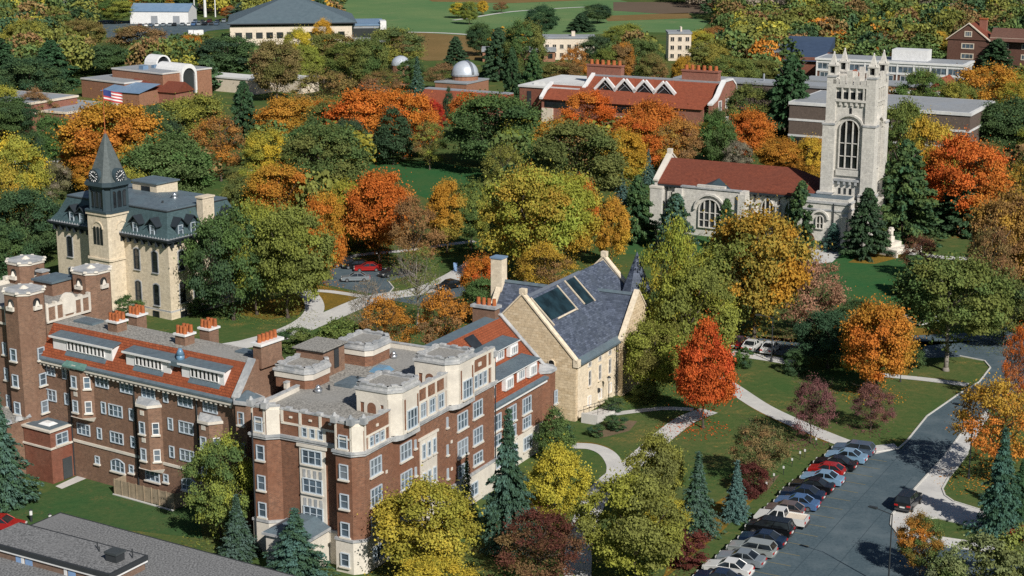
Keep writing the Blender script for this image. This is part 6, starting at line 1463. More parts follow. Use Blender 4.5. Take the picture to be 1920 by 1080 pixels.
for v in (-26,2): b.mesh([(-2.4,v-3,5.8),(-2.4,v+3,5.8),(-2.4,v,8.6),(8,v,8.6),(8,v-3,5.8),(8,v+3,5.8)],[(0,1,2),(0,2,3,4),(1,5,3,2)],3)
b.obj('brick_range', ['brick_plain','white_paint','membrane','tile_rust'], None, 'low red-brown brick range with small red gables below the white modern slab', 'building')
# gabled brick hall at far right
_q = G(1850, 128, 0); GH = Fr(_q[0], _q[1], 62); gh = empty('gabled_brick_hall', GH.w(0, 5, 0), 'dark red brick hall with a pale-edged gable at the far right edge', 'building')
b = MB(GH); b.box(0,13,0,14,0,9.5,0); b.xprism([(0,9.4),(6.5,13.5),(13,9.4)],-40,0,'v',0); b.box(2,13,-60,0,0,10,0); b.box(1.6,13.4,-60,0,10.003,10.5,1); b.xprism([(0-.0,9.5),(7,14.6),(14,9.5)], -.3, .3, 'u', 0); b.mesh([(-.5,-.6,9.3),(-.5,7,14.9),(12,7,14.9),(12,-.6,9.3),(-.5,14.6,9.3),(12,14.6,9.3)],[(0,1,2,3),(1,4,5,2)],2)
b.obj('wall', ['brick_far','cream_paint','tile_dull'], gh)
b = MB(GH)
for a,c in (((-.6,9.2),(7,15)),((7,15),(14.6,9.2))): b.slab([(-.6,a[0],a[1]),(.2,a[0],a[1]),(.2,c[0],c[1]),(-.6,c[0],c[1])],(0,0,1),.4,0)
b.objs('gable_coping', 'cream_paint', gh)
for v,u in ((4,9),(-14,7),(-34,7)): b = MB(GH); b.box(u-1,u+1,v-1.2,v+1.2,9,16.0,0); b.box(u-1.2,u+1.2,v-1.4,v+1.4,16.003,16.4,1); b.obj('chimney', ['brick_plain','terracotta'], gh)
for z in (6.3,2.8,10.5): win(gh, GH, 0-(.3 if z > 9 else 0), 7, z, '-u', 4.4 if z < 9 else 2.6, 2.0, 3, 1, frame='cream_paint', glass='glass', sill=None, t=.3)
for i in range(7):
    for z in (6.8,3.2): win(gh, GH, 2, -5-i*7.5, z, '-u', 3.2, 1.9, 3, 1, frame='cream_paint', glass='glass', sill=None, t=.25)
# blue-sloped building
_q = G(1540,150,0); BS = Fr(_q[0], _q[1], 70)
b = MB(BS); b.box(0,20,0,14,0,7,0); b.mesh([(-1,-.5,6),(-1,15,6),(21,15,12),(21,-.5,12),(21,15,0),(21,-.5,0)],[(0,1,2,3),(2,4,5,3),(1,4,2)],1); b.box(-2,24,14,42,0,8.5,0); b.box(-2.3,24.3,14,42.3,8.503,9,2)
b.obj('sloped_roof_building', ['brick_annex','slate_blue','membrane'], None, 'brick building with one plain slate-blue roof slope left of the chapel tower top', 'building')
# beige blocks of flats
def flats(px, by, wpx, h, label, n, d=10):
    x, y = G(px, by); w = wpx*(y*CP+CH*SP)/F; f = Fr(x-w/2, y, 0); e = empty('apartment_block', (x, y, 0), label, 'building')
    b = MB(f); b.box(0,w,0,d,0,h,0); b.box(-.3,w+.3,-.3,d+.3,h+.003,h+.6,1); b.box(w*.55,w*.62,3,6,h+.6,h+2.2,0); b.obj('wall', ['cream_paint','membrane'], e)
    for i in range(n):
        for k in range(int(h//3)): win(e, f, w*(i+.5)/n, 0, .9+k*3.0, '-v', min(2.2, w/n*.55), 1.7, 2, 1, frame='cream_paint', glass='glass_dark', sill=None, t=.12)
flats(1067, 112, 96, 7.6, 'long low beige block of flats with a flat roof among the trees', 7); flats(1274, 114, 42, 9.6, 'narrow beige block of flats with dark windows standing alone in trees', 3)
_q = G(905,116,0); b = MB(Fr(_q[0],_q[1],0)); b.box(0,26,0,9,0,3.6,1); b.box(-.4,26.4,-.5,9.5,3.603,4.6,0)
for i in range(8): b.box(1+i*3.2,2.6+i*3.2,-.08,0,1.2,3,2)
b.obj('long_low_building', ['membrane','brick_tan','glass_dark'], None, 'long low building with a pale flat roof behind dark pines near the dome', 'building')
# gymnasium with hipped roof
ex, ey = G(553, 84); gy_ = empty('gymnasium', (ex, ey+16, 0), 'large pale-walled gymnasium under a broad low grey hipped roof', 'building')
GY = Fr(ex, ey, 8)
b = MB(GY); b.box(-25,22.5,0,40,0,7.4,0); b.obj('wall', 'cream_paint', gy_)
b = MB(GY); e0 = [(-26,-1.5),(24.5,-1.5),(24.5,42),(-26,42)]; b.taper(e0, 8.6, [(-2.5,18),(1.5,18),(1.5,22),(-2.5,22)], 17.6, 0); b.prism(e0, 8.2, 8.597, 1); b.prism([(-24.5,-.3),(23,-.3),(23,40.5),(-24.5,40.5)],7.4,8.2,2); b.obj('hipped_roof', ['shingle_grey','dark_metal','glass_dark'], gy_)
b = MB(GY)
for i in range(11): u = -23+i*4; b.box(u,u+2.6,-.06,0,2.6,5.0,0)
b.objs('window_band', 'glass_dark', gy_)
b = MB(GY); b.box(22.5,36,6,32,0,6.6,0); b.box(22.4,36.3,5.7,32.3,6.603,7.2,1); b.box(22.5,36.05,5.94,6,2,5.6,2); b.box(34,36.4,5,12,5,8.4,3); b.obj('glazed_wing', ['membrane','metal_blue','glass_dark','white_paint'], gy_)
# white metal shed and poles
ex, ey = G(300, 45); SH = Fr(ex, ey, -4); sh = empty('metal_shed', (ex, ey+6, 0), 'white metal shed with a pale blue roof beside the far car park', 'shed')
b = MB(SH); b.box(-13.5,13,0,15,0,5.6,0); b.mesh([(-13.5,0,5.6),(-13.5,15,5.6),(-13.5,7.5,8.4),(13,0,5.6),(13,15,5.6),(13,7.5,8.4)],[(0,1,2),(3,5,4)],0); b.obj('wall', 'white_paint', sh)
b = MB(SH); b.slab([(-13.8,-.4,5.5),(13.3,-.4,5.5),(13.3,7.5,8.5),(-13.8,7.5,8.5)],(0,0,1),.15,0); b.slab([(-13.8,15.4,5.5),(13.3,15.4,5.5),(13.3,7.5,8.5),(-13.8,7.5,8.5)],(0,0,1),.15,0); b.obj('metal_roof', 'metal_blue', sh)
b = MB(SH); b.box(-4,-1,-.06,0,0,3.6,0); b.box(6,9,-.06,0,0,3.6,0); b.objs('shed_door', 'membrane', sh)
for px, by, w_, lab in ((115,40,18,'white house gable glimpsed between dark trees'),):
    x, y = G(px, by); f = Fr(x, y, 0); b = MB(f); b.box(-3.5,3.5,0,8,0,6,0); b.xprism([(-4,5.9),(0,9.4),(4,5.9)],-.4,8.4,'v',1); b.obj('white_house', ['white_paint','membrane'], None, lab, 'house')
b = None
for px, lab in ((365,'left one of the pale masts behind the white shed'),(385,'thickest white mast behind the white shed'),(404,'right, slimmest mast behind the white shed')):
    x, y = G(px, 32); b = MB(Fr(x,y,0)); r = .75 if px == 385 else .3; b.cyl(0,0,0,16,r,r*.6,8); b.obj('mast', 'white_paint', None, lab, 'mast', 'masts behind the shed')
# arts building with white barrel vaults
_q = G(235, 192, 0); AB = Fr(_q[0], _q[1], 52); ab = empty('arts_building', AB.w(8, 8, 0), 'tan brick building with flat roofs and white barrel-vaulted skylights', 'building')
b = MB(AB); b.box(0,12,0,20,0,5.4,0); b.box(-.2,12.2,-.2,20.2,5.403,5.8,1); b.box(7,26,-9,14,0,8.2,0); b.box(6.8,26.2,-9.2,14.2,8.203,8.6,1); b.box(7.2,25.8,-8.8,13.8,8.603,8.65,2); b.box(.3,11.7,.3,19.7,5.803,5.85,2); b.obj('wall', ['brick_tan','concrete_white','membrane'], ab)
def vault(u0, u1, v0, v1, z, legs=0):
    b = MB(AB); um, r = (u0+u1)/2, (u1-u0)/2; n = 10
    pr = [(um-r*math.cos(math.pi*i/n), z+r*math.sin(math.pi*i/n)) for i in range(n+1)]
    if legs: pr = [(u0, z-legs)]+pr+[(u1, z-legs)]
    b.xprism(pr, v0+.6, v1, 'v', 0); p = b.obj('barrel_vault', 'white_paint', ab)
    q = MB(AB); ins = [(um+(a-um)*.8, (z-legs)+(c-(z-legs))*.86) for a,c in pr]; q.mesh([(a,v0+.55,c) for a,c in ins],[tuple(range(len(ins)))]); q.obj('vault_glazing', 'glass_dark', p)
    q = MB(AB); k = len(pr); q.mesh([(a,v0,c) for a,c in pr]+[(a,v0,c) for a,c in ins]+[(a,v0+.6,c) for a,c in pr]+[(a,v0+.6,c) for a,c in ins],[(i,i+1,k+i+1,k+i) for i in range(k-1)]+[(i,2*k+i,2*k+i+1,i+1) for i in range(k-1)]+[(k+i,k+i+1,3*k+i+1,3*k+i) for i in range(k-1)]); q.obj('vault_rim', 'white_paint', p)
vault(19,25,8,13.5,8.6); vault(13.5,19.5,-9.8,2,7.6,6)
b = MB(AB); b.box(9,11,2,4,8.65,9.8,0); b.box(14,16,3,4.2,8.65,9.5,0); b.objs('roof_unit', 'metal_blue', ab)
_q = G(330,196,0); b = MB(Fr(_q[0],_q[1],62)); b.box(0,8,0,18,0,3.4,1); b.xprism([(-.5,3.4),(4,6.2),(8.5,3.4)],-.5,18.5,'v',0); b.obj('red_roof_wing', ['tile_dull','brick_plain'], None, 'low wing with a dark red roof below the white barrel vaults', 'building')
_q = G(262,200,0); b = MB(Fr(_q[0],_q[1],62)); b.box(0,9,0,14,0,3.8,1); b.mesh([(-.4,-.4,3.8),(-.4,14.4,3.8),(9.4,14.4,5.6),(9.4,-.4,5.6)],[(0,1,2,3)],0); b.obj('blue_roof_wing', ['metal_blue','brick_tan'], None, 'low wing with a pale blue metal roof below the arts building', 'building')
for px,by,w_,lab in ((420,172,26,'pale flat roof among trees right of the barrel vaults'),(520,172,20,'cream low building among dark spruces near the orange maples')):
    x, y = G(px,by); b = MB(Fr(x,y,58)); b.box(0,8,-w_/2,w_/2,0,4.2,1); b.box(-.3,8.3,-w_/2-.3,w_/2+.3,4.203,4.7,0); b.obj('low_building', ['membrane_white','cream_paint'], None, lab, 'building')
# flat-roofed buildings at the left edge
_q = G(48, 252, 0); LF = Fr(_q[0], _q[1], 62); lf = empty('flat_roof_hall', LF.w(4, 8, 0), 'brown brick flat-roofed hall with cream columns at the left edge', 'building')
b = MB(LF); b.box(0,20,0,30,0,7.4,0); b.box(-.3,20.3,-.3,30.3,7.403,7.9,1); b.box(-.2,20.2,-.2,30.2,4.9,5.5,1); b.box(.5,19.5,.5,29.5,7.903,7.95,2); b.box(-5,0,1,30,0,2.6,0); b.box(-5.2,0,.8,30.2,2.603,3.0,1); b.obj('wall', ['brick_plain','cream_paint','membrane'], lf)
b = MB(LF); b.box(-.08,0,1,28,3.1,4.9,0); b.objs('window_band', 'glass_dark', lf)
b = MB(LF)
for i in range(9): b.box(-.3,-.08,.8+i*3.2,1.5+i*3.2,3.0,4.9,0)
b.objs('column', 'cream_paint', lf)
_q = G(128, 250, 0); b = MB(Fr(_q[0],_q[1],62)); b.box(0,20,0,19,0,5.0,0); b.box(-.3,20.3,-.3,19.3,5.003,5.5,1); b.box(.4,19.6,.4,18.6,5.503,5.55,2); b.obj('flat_roof_building', ['brick_plain','cream_paint','membrane'], None, 'low building with a wide pale grey flat roof at the left, behind green trees', 'building')
# ---------------------------------------------------------------- monument by the chapel
x, y = G(1672, 472); MN = Fr(x, y, 40); mn = empty('stone_monument', (x, y, 0), 'pale stone monument with a cross-topped pillar on a broad base right of the chapel', 'monument')
b = MB(MN); b.box(-3.4,3.4,-2.2,2.2,0,.35,0); b.box(-2.6,2.6,-1.5,1.8,.353,1.0,0); b.box(-1.9,1.9,-.6,1.5,1.003,1.8,0); b.obj('base', 'limestone', mn)
b = MB(MN); b.box(-.5,.5,-.1,.9,1.803,2.8,0); b.box(-.3,.3,.1,.7,2.803,4.4,0); b.box(-.7,.7,.2,.6,3.75,4.05,0); b.obj('pillar', 'limestone', mn)
b = MB(MN); b.box(-3.6,-3.2,-3.8,-2.2,0,1.3,0); b.box(3.2,3.6,-3.8,-2.2,0,1.3,0); b.objs('side_wall', 'limestone', mn)
# ---------------------------------------------------------------- vehicles
PAINTS = {}
def carpaint(key, c):
    if key not in PAINTS:
        m, nt, out = nodes_of('car_'+key)
        b = N(nt, 'ShaderNodeBsdfPrincipled'); b.inputs['Base Color'].default_value = rgba(c); b.inputs['Roughness'].default_value = .32
        b.inputs['Metallic'].default_value = .15; b.inputs['Coat Weight'].default_value = .6; b.inputs['Coat Roughness'].default_value = .08
        nt.links.new(b.outputs[0], out.inputs[0]); PAINTS[key] = m
    return PAINTS[key]
CC = {'white':(.78,.78,.76),'silver':(.24,.275,.30),'light_silver':(.33,.36,.355),'navy':(.012,.026,.06),'black':(.008,.009,.011),'blue':(.085,.17,.34),'light_blue':(.24,.40,.56),'red':(.42,.018,.016),'maroon':(.08,.012,.014),'taupe':(.16,.12,.11),'slate':(.10,.15,.22),'dark':(.03,.036,.042),'teal':(.05,.16,.18)}
paint('tyre', (.018,.018,.019), .9); paint('hub', (.38,.39,.40), .35, .5, .7); paint('lamp_red', (.45,.015,.012), .3); paint('lamp_clear', (.65,.65,.62), .2); paint('plate', (.7,.7,.68), .5); paint('bumper', (.05,.05,.055), .6)
# side profiles, nose at +x: body line (x, z) and cabin (x, z)
SHAPE = {
 'sedan': dict(l=4.75,w=1.78, body=[(2.36,.42),(2.38,.66),(2.2,.78),(1.0,.93),(-1.45,.97),(-2.28,.95),(-2.38,.72),(-2.36,.40)], cab=[(1.02,.92),(.22,1.40),(-.85,1.42),(-1.62,.96)], wh=(1.42,-1.40)),
 'hatch': dict(l=4.1,w=1.72, body=[(2.02,.42),(2.05,.66),(1.9,.80),(.98,.95),(-1.5,1.0),(-1.98,.98),(-2.05,.72),(-2.02,.40)], cab=[(1.0,.94),(.25,1.42),(-1.15,1.44),(-1.92,.98)], wh=(1.28,-1.28)),
 'wagon': dict(l=4.85,w=1.80, body=[(2.40,.42),(2.42,.68),(2.22,.80),(1.05,.95),(-2.2,1.0),(-2.38,.98),(-2.42,.72),(-2.40,.40)], cab=[(1.04,.94),(.3,1.46),(-1.95,1.48),(-2.34,.99)], wh=(1.45,-1.40)),
 'suv': dict(l=4.6,w=1.86, body=[(2.26,.52),(2.30,.86),(2.12,1.02),(.98,1.12),(-2.1,1.14),(-2.25,1.12),(-2.30,.86),(-2.27,.50)], cab=[(.98,1.11),(.40,1.74),(-1.98,1.76),(-2.22,1.13)], wh=(1.40,-1.38)),
 'van': dict(l=4.8,w=1.92, body=[(2.36,.48),(2.40,.80),(2.2,1.0),(1.5,1.10),(-2.2,1.12),(-2.36,1.10),(-2.40,.8),(-2.37,.46)], cab=[(1.6,1.08),(.70,1.70),(-2.05,1.74),(-2.32,1.12)], wh=(1.48,-1.42)),
}
def wheel(name='wheel'):
    b = MB(); b.tube((0,-.10,0),(0,.10,0),.315,.315,14,0); b.tube((0,-.115,0),(0,.115,0),.19,.19,10,1)
    return b.data(name, ['tyre','hub'])
WHEEL = wheel()
CARM = {}
def car_meshes(kind, col):
    if (kind,col) in CARM: return CARM[(kind,col)]
    s = SHAPE[kind]; hw = s['w']/2; pm = carpaint(col, CC[col]); out = {}
    def loft(prof, ws, cap):
        "profile lofted across the width with softened shoulders: rows at y = -w .. w"
        ys = [-1,-.94,-.8,.8,.94,1]; P, Fs = [], []; n = len(prof)
        cx = sum(p[0] for p in prof)/n; cz = sum(p[1] for p in prof)/n
        for y in ys:
            k = 1 if abs(y) < .85 else (.985 if abs(y) < .97 else .94)
            for (x,z),w in zip(prof, ws): P.append((cx+(x-cx)*k, y*w, cz+(z-cz)*(k if z > cz else 1)))
        for r in range(len(ys)-1):
            for i in range(n-1): Fs.append((r*n+i, r*n+i+1, (r+1)*n+i+1, (r+1)*n+i))
            if cap: Fs.append((r*n+n-1, r*n, (r+1)*n, (r+1)*n+n-1))
        Fs += [tuple(range(n)), tuple(range((len(ys)-1)*n, len(ys)*n))]
        return P, Fs
    body = s['body']; lo = [(2*0+body[0][0]*.96,.24)]; prof = body+[(body[-1][0]*.97,.26),(body[0][0]*.97,.26)]
    b = MB(); P, Fs = loft(prof, [hw*(.93 if abs(x) > s['l']*.46 else 1) for x,z in prof], True); b.mesh(P, Fs)
    c = s['cab']; zt = max(z for x,z in c)
    # roof skin and pillars
    tw, bw = hw*.76, hw*.93
    (ax,az),(bx,bz),(cx_,cz),(dx,dz) = c
    rt = [(bx+.03,-tw,bz),(bx+.03,tw,bz),(cx_-.03,tw,cz),(cx_-.03,-tw,cz)]
    b.slab([(p[0],p[1],p[2]-.02) for p in rt], (0,0,1), .06)
    for sy in (-1,1):
        for p0,p1 in (((ax,bw*sy,az),(bx,tw*sy,bz)),((dx,bw*sy,dz),(cx_,tw*sy,cz)),(((ax+dx)/2-.05,bw*sy,az),((bx+cx_)/2,tw*sy,bz))): b.tube(p0,p1,.045,.045,4)
    out['body'] = b.data('body', [pm], smooth=False)
    g = MB(); B4 = [(ax-.02,-bw+.02,az-.03),(ax-.02,bw-.02,az-.03),(dx+.02,bw-.02,dz-.03),(dx+.02,-bw+.02,dz-.03)]; T4 = [(p[0],p[1]*.985,p[2]-.01) for p in rt]
    g.mesh(B4+T4, [(0,1,5,4),(1,2,6,5),(2,3,7,6),(3,0,4,7)]); out['glazing'] = g.data('glazing', ['glass_car'])
    xb, xf = body[-2][0], body[1][0]; zl = body[-2][1]
    for nm, x, z, mt in (('tail_light', xb-.0, zl-.02, 'lamp_red'), ('headlight', xf-.02, body[1][1]-.04, 'lamp_clear')):
        q = MB(); q.box(x-.06 if x > 0 else x-.03, x+.03 if x > 0 else x+.06, -.2, .2, z-.08, z+.09); out[nm] = q.data(nm, [mt])
    q = MB(); q.box(xb-.05,xb+.02,-.26,.26,zl-.26,zl-.12); out['number_plate'] = q.data('number_plate', ['plate'])
    bm_ = ['bumper' if col not in ('white','silver','light_silver') else pm]
    q = MB(); q.box(xb-.07,xb+.1,-hw*.86,hw*.86,.34,.50); out['rear_bumper'] = q.data('rear_bumper', bm_)
    q = MB(); q.box(xf-.1,xf+.06,-hw*.86,hw*.86,.34,.50); out['front_bumper'] = q.data('front_bumper', bm_)
    CARM[(kind,col)] = out; return out
def car(kind, col, x, y, deg, label, group=None, name='car', cat='car', detail=True):
    r = empty(name, (x, y, .03), label, cat, group, R(deg)); s = SHAPE[kind]
    for nm, me in car_meshes(kind, col).items():
        ys = (-s['w']/2+.27, s['w']/2-.27) if nm in ('tail_light','headlight') else (0,)
        for yy in ys:
            if not detail and nm not in ('body','glazing'): continue
            o = bpy.data.objects.new(nm, me); COL.objects.link(o); o.parent = r; o.location = (0, yy, 0)
    for wx in s['wh']:
        for sy in (-1,1):
            o = bpy.data.objects.new('wheel', WHEEL); COL.objects.link(o); o.parent = r; o.location = (wx, sy*(s['w']/2-.075), .315)
    return r
def pickup(col, x, y, deg, label, group):
    r = empty('pickup_truck', (x, y, .03), label, 'pickup truck', group, R(deg)); pm = carpaint(col, CC[col]); hw = .95
    b = MB(); P = [(2.7,.5),(2.74,.82),(2.6,1.0),(1.35,1.08),(-.55,1.1),(-.55,1.06),(-2.7,1.06),(-2.72,.5)]
    b.xprism(P, -hw, hw, 'v', 0); P2 = [(1.35,1.06),(.72,1.72),(-.35,1.74),(-.55,1.08)]
    b.slab([(.70,-.70,1.70),(.70,.70,1.70),(-.36,.70,1.72),(-.36,-.70,1.72)],(0,0,1),.07)
    for sy in (-1,1):
        for p0,p1 in (((1.33,.88*sy,1.07),(.70,.70*sy,1.72)),((-.55,.88*sy,1.08),(-.36,.70*sy,1.74)),((.35,.88*sy,1.07),(.22,.70*sy,1.73))): b.tube(p0,p1,.06,.06,4)
    b.box(-2.68,-.6,-hw,-hw+.08,1.05,1.22); b.box(-2.68,-.6,hw-.08,hw,1.05,1.22); b.box(-2.74,-2.64,-hw,hw,1.05,1.22); bd = b.data('body', [pm])
    g = MB(); g.mesh([(1.32,-.88,1.06),(1.32,.88,1.06),(-.54,.88,1.06),(-.54,-.88,1.06),(.70,-.69,1.71),(.70,.69,1.71),(-.36,.69,1.73),(-.36,-.69,1.73)],[(0,1,5,4),(1,2,6,5),(2,3,7,6),(3,0,4,7)]); gl = g.data('glazing', ['glass_car'])
    t = MB(); t.box(-2.66,-.6,-hw+.09,hw-.09,1.0,1.105); tb = t.data('load_bed', ['cream_paint'])
    l = MB(); l.box(-2.78,-2.7,-.12,.12,.78,1.02); lt = l.data('tail_light', ['lamp_red'])
    bb = MB(); bb.box(-2.85,-2.72,-.9,.9,.42,.6); bp = bb.data('rear_bumper', ['bumper']); bb = MB(); bb.box(2.7,2.82,-.9,.9,.42,.62); bq = bb.data('front_bumper', ['bumper'])
    for nm, me, yy in (('body',bd,0),('glazing',gl,0),('load_bed',tb,0),('tail_light',lt,-.8),('tail_light',lt,.8),('rear_bumper',bp,0),('front_bumper',bq,0)):
        o = bpy.data.objects.new(nm, me); COL.objects.link(o); o.parent = r; o.location = (0,yy,0)
    for wx in (1.75,-1.6):
        for sy in (-1,1): o = bpy.data.objects.new('wheel', WHEEL); COL.objects.link(o); o.parent = r; o.location = (wx, sy*(hw-.1), .34); o.scale = (1.1,1.1,1.1)
RG = 'cars parked in the angled row along the lot'; HD = 62.08+90
def row(u, v, kind, col, label, name='car', cat='car'):
    p = L.w(u, v); car(kind, col, p[0], p[1], HD+3, label, RG, name, cat)
row(140.8,52.3,'sedan','navy','navy car cut by the lower frame edge at the near end of the row')
row(143.6,52.4,'sedan','white','white four-door sedan near the lower frame edge, in the row of cars')
row(146.3,52.1,'sedan','silver','silver-grey sedan between the white sedan and the light estate')
row(149.2,52.0,'wagon','light_silver','pale silver estate car with long dark side windows', 'estate_car', 'estate car')
row(152.0,51.9,'sedan','navy','dark navy sedan mostly hidden between the pale estate and the black van')
row(155.0,52.2,'van','black','black van parked beside the white pickup', 'van', 'van')
pp = L.w(158.0,52.0); pickup('white', pp[0], pp[1], HD+3, 'white pickup truck with open bed in the row of cars', RG)
row(160.8,52.6,'hatch','taupe','taupe hatchback squeezed between the white pickup and the mid-blue sedan')
row(163.4,52.1,'sedan','blue','mid-blue sedan just beyond the white pickup')
row(166.2,52.4,'sedan','navy','very dark blue sedan next to the mid-blue one')
row(169.0,52.3,'sedan','black','black sedan with sun glint, just before the pale blue sedan')
row(171.8,52.0,'sedan','light_blue','pale sky-blue sedan in front of the red hatchback')
row(174.5,52.4,'hatch','red','bright red hatchback, the only red car in the row')
row(177.2,52.2,'sedan','black','black sedan just beyond the red hatchback')
row(180.1,51.8,'sedan','light_blue','silvery blue sedan, second from the far end of the row')
row(183.0,51.8,'wagon','slate','slate-blue estate car at the far end of the row', 'estate_car', 'estate car')
p = G(1703, 950); car('suv', 'black', p[0], p[1], 60, 'black sport utility car driving out of the lot beside the concrete drive', None, 'suv', 'suv')
for px, py, kd, cl, dg, lb in ((648,500,'sedan','dark',165,'charcoal sedan at the left end of the small car park'),(669,503,'sedan','black',165,'black sedan between the charcoal and the red car'),(690,508,'sedan','red',165,'red sedan at the kerb of the small car park'),(667,527,'sedan','silver',165,'grey-silver sedan alone in the middle of the small car park'),(735,517,'sedan','dark',200,'dark sedan right of the small car park, under the bare tree'),(842,541,'sedan','black',200,'black sedan half hidden at the right part of the small car park')):
    p = G(px, py); car(kd, cl, p[0], p[1], dg+20, lb, 'cars in the small car park')
for px, py, kd, cl, dg, lb in ((1385,648,'sedan','maroon',62,'dark maroon sedan left of the two white sedans'),(1410,655,'sedan','white',62,'white sedan next to the maroon one behind the red maple'),(1445,659,'sedan','white',62,'white sedan at the right end of the three by the lamp'),(1712,606,'sedan','white',120,'white car half hidden under the big green tree, left one'),(1738,608,'sedan','white',120,'white car half hidden under the big green tree, right one'),(1912,597,'sedan','dark',60,'dark car in deep shade at the right frame edge'),(5,992,'sedan','red',-10,'red car cut by the left frame edge beside the lawn'),(1918,1015,'hatch','red',150,'red car cut by the right frame edge below the blue spruce')):
    p = G(px, py); car(kd, cl, p[0], p[1], dg, lb)
rc = random.Random(5); CN = ['black','navy','silver','white','dark','maroon','blue','slate']; k = 0
WN_ = {'black':'black','navy':'navy','silver':'silver','white':'white','dark':'charcoal','maroon':'maroon','blue':'blue','slate':'slate-blue'}
for (xa,ya,xb,yb,n_,rn) in ((262,50,408,47,14,'front'),(310,44,420,42,9,'back')):
    for i in range(n_):
        px, py = xa+(xb-xa)*i/(n_-1)+rc.uniform(-2,2), ya+(yb-ya)*i/(n_-1); p = G(px, py); cl = rc.choice(CN)
        car(rc.choice(['sedan','wagon','suv','hatch']), cl, p[0], p[1], 95+rc.uniform(-6,6), f'{WN_[cl]} car number {i+1} from the left in the {rn} row of the far car park', 'cars in the far car park', detail=False)
for px, lb in ((362,'white box trailer near the gymnasium corner, left one'),(372,'white box trailer near the gymnasium corner, right one')):
    x, y = G(px, 68); b = MB(Fr(x,y,20)); b.box(-2,2,-1,1,.6,2.6,0); b.box(2,3.2,-.1,.1,.5,.65,1); b.tube((0,-1.1,.35),(0,1.1,.35),.35,.35,10,1); b.obj('trailer', ['white_paint','bumper'], None, lb, 'trailer', 'white trailers')
# ---------------------------------------------------------------- street furniture
def lamp(px, by, h, deg, label, arm=1.7):
    x, y = G(px, by); r = empty('street_lamp', (x,y,0), label, 'street lamp', 'tall lamp posts round the lot')
    b = MB(Fr(x,y,deg)); b.cyl(0,0,0,.5,.22,.16,8); b.cyl(0,0,.5,h,.09,.055,8); b.obj('pole', 'dark_metal', r)
    b = MB(Fr(x,y,deg)); b.tube((0,0,h-.1),(arm,0,h+.12),.045,.04,6); b.obj('lamp_arm', 'dark_metal', r)
    b = MB(Fr(x,y,deg)); b.xprism([(arm-.1,h+.04),(arm-.1,h+.22),(arm+.75,h+.18),(arm+.8,h+.08)],-.17,.17,'v',0); b.obj('lamp_head', 'dark_metal', r)
lamp(1816,897,8.2,140,'tall lamp post on the grass strip beside the right-hand lawn'); lamp(1665,1104,7.6,140,'tall lamp post at the lower right, its foot below the frame'); lamp(1446,678,6.4,160,'slim lamp post standing by the white sedans')
def lantern(px, by, h, label):
    x, y = G(px, by); r = empty('lantern_post', (x,y,0), label, 'lamp post', 'lantern posts along the paths')
    b = MB(Fr(x,y,0)); b.cyl(0,0,0,.4,.16,.1,8); b.cyl(0,0,.4,h,.055,.05,8); b.obj('pole', 'dark_metal', r)
    b = MB(Fr(x,y,0)); b.cyl(0,0,h,h+.45,.16,.24,8); b.obj('lantern', 'lamp_glass', r); b = MB(Fr(x,y,0)); b.cyl(0,0,h+.453,h+.65,.3,.05,8); b.obj('lantern_cap', 'dark_metal', r)
lantern(1141,762,3.4,'dark lantern post against the pale stone hall wall'); lantern(1688,716,3.2,'dark lantern post beside the gold-orange maple'); lantern(228,330,3.6,'lantern post behind the clock tower spire')
lantern(1582,470,3.6,'lantern post in front of the chapel porch')
for (px,by) in ((1530,836),(1509,858),(1500,862),(1485,875),(1469,890),(1451,904),(1437,920)):
    x, y = G(px, by); r = empty('parking_sign', (x,y,0), 'small white plate on a short post along the head of the car row', 'sign', 'small plates on posts along the car row')
    b = MB(Fr(x,y,62)); b.box(-.03,.03,-.03,.03,0,1.05); b.obj('post', 'dark_metal', r); b = MB(Fr(x,y,62)); b.box(-.06,-.035,-.1,.1,.75,1.05); b.obj('plate', 'white_paint', r)
for px, by, lb in ((59,978,'left one of two white-topped bollard lights on the lawn'),(95,986,'right one of two white-topped bollard lights on the lawn')):
    x, y = G(px, by); r = empty('bollard_light', (x,y,0), lb, 'bollard', 'bollard lights on the lawn')
    b = MB(Fr(x,y,0)); b.cyl(0,0,0,.75,.13,.13,8); b.obj('post', 'dark_metal', r); b = MB(Fr(x,y,0)); b.cyl(0,0,.75,1.25,.16,.16,8); b.obj('lamp_head', 'white_paint', r); b = MB(Fr(x,y,0)); b.cyl(0,0,1.253,1.33,.2,.14,8); b.obj('cap', 'dark_metal', r)
x, y = G(854, 508); b = MB(Fr(x,y,0)); b.box(-.3,.3,-.3,.3,0,1.2); b.box(-.34,.34,-.34,.34,1.2,1.4); b.obj('mail_bin', 'blue_paint', None, 'small blue bin beside the path right of the small car park', 'bin')
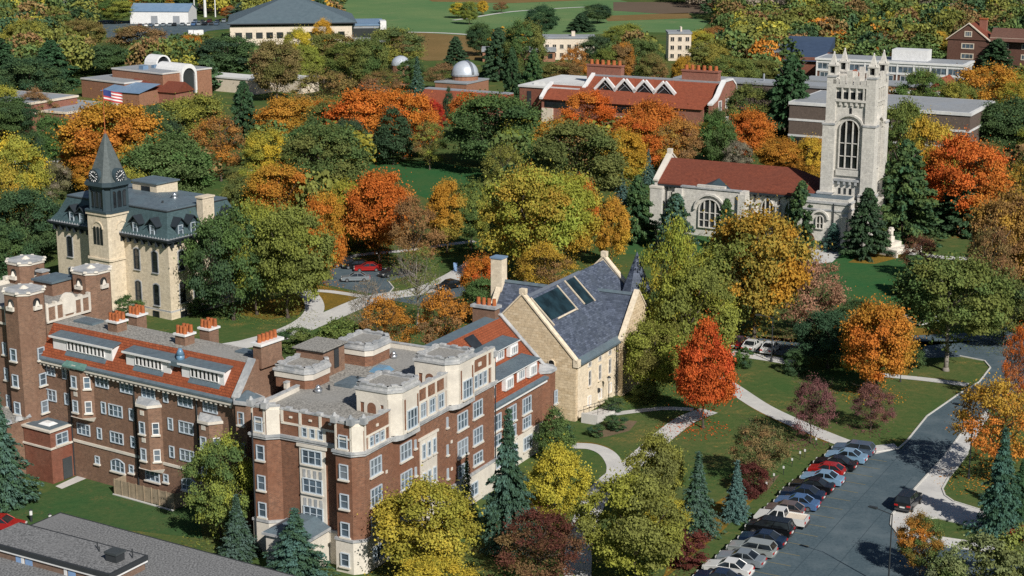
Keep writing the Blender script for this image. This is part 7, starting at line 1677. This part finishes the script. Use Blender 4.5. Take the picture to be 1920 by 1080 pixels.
# ---------------------------------------------------------------- labels of the trees, told from what stands near them
MARK = [('the clock tower',198,330),('the brick hall turrets',60,560),('the long red tile roof',290,680),('the board fence',290,925),('the gravel roof corner',250,1000),('the brick hall corner',640,900),
 ('the brick hall right front',850,800),('the pale stone hall gable',960,640),('the stone hall spire',1195,520),('the stone hall chimney',945,500),('the small car park',670,515),('the curving walkway',560,600),
 ('the middle green lawn',810,335),('the zigzag-gabled red roof',1180,175),('the silver dome',872,130),('the brown box building',1780,230),('the white modern slab',1700,115),('the chapel tower',1595,240),
 ('the chapel nave roof',1370,330),('the stone monument',1674,455),('the chapel lawn',1620,520),('the white sedans',1430,650),('the row of parked cars',1480,960),('the lot exit road',1740,790),('the concrete drive',1780,960),
 ('the bend in the right-hand road',1850,680),('the gymnasium',560,50),('the white shed',300,30),('the white barrel vaults',260,140),('the far golf course',850,40),('the beige flats',1067,95),('the lone beige flats',1274,95),
 ('the left-edge flat roof',60,225),('the gabled hall at far right',1850,95),('the tan field',820,90),('the pale path left of the row',1440,770),('the access ramp',1100,800),('the far car park',340,50)]
def relation(dx, dy):
    d = math.hypot(dx, dy)
    far = 'close ' if d < 70 else ('' if d < 160 else 'well ')
    if abs(dx) > abs(dy)*1.25: w = 'left of' if dx < 0 else 'right of'
    else: w = 'beyond' if dy < 0 else 'in front of'
    if w == 'beyond': return {'close ':'just beyond','':'beyond','well ':'far beyond'}[far]
    if w == 'in front of': return {'close ':'just in front of','':'in front of','well ':'well in front of'}[far]
    return {'close ':'just ','':'','well ':'well '}[far]+w
def size(t):
    s = 'tall' if t['h'] > 15 else ('small' if t['h'] < 6.5 else '')
    return (s+' ' if s else '')+('broad ' if t['W'] > 13.5 else ('slim ' if t['W'] < t['h']*.42 else ''))
vis = TREES
for t in vis:
    t['near'] = sorted(MARK, key=lambda m: (m[1]-t['px'])**2+(m[2]-t['py'])**2)
    cw = WORD[t['c1']] if t['c1'] == t['c2'] else f"{WORD[t['c1']]} and {WORD[t['c2']]}"
    m = t['near'][0]
    t['lab'] = f"{size(t)}{cw} {NOUN[t['kind']]} {relation(t['px']-m[1], t['py']-m[2])} {m[0]}"
from collections import defaultdict
def groups():
    g = defaultdict(list)
    for t in vis: g[t['lab']].append(t)
    return [v for v in g.values() if len(v) > 1]
for v in groups():
    for t in v:
        m = t['near'][1]; cw = WORD[t['c1']]
        t['lab'] = t['lab']+f", {relation(t['px']-m[1], t['py']-m[2])} {m[0]}"
ORD = ['leftmost','second from left','third from left','fourth from left','fifth from left','sixth from left','seventh from left','eighth from left']
for v in groups():
    v.sort(key=lambda t: t['px'])
    for i, t in enumerate(v): t['lab'] = (ORD[i] if i < len(ORD)-1 and i < len(v)-1 else 'rightmost')+' '+t['lab']
for t in vis:
    w = t['lab'].split()
    if len(w) > 16:
        w = t['lab'].replace(' tree', '').replace('just ', '').replace('well ', '').split()
    t['o']['label'] = ' '.join(w[:16])
    t['o']['group'] = {'spruce_tree':'spruces of the campus','pine_tree':'pines of the campus','juniper_tree':'junipers','shrub':'shrubs','bare_tree':'half-bare trees'}.get(KIND[t['kind']], 'autumn broadleaf trees')
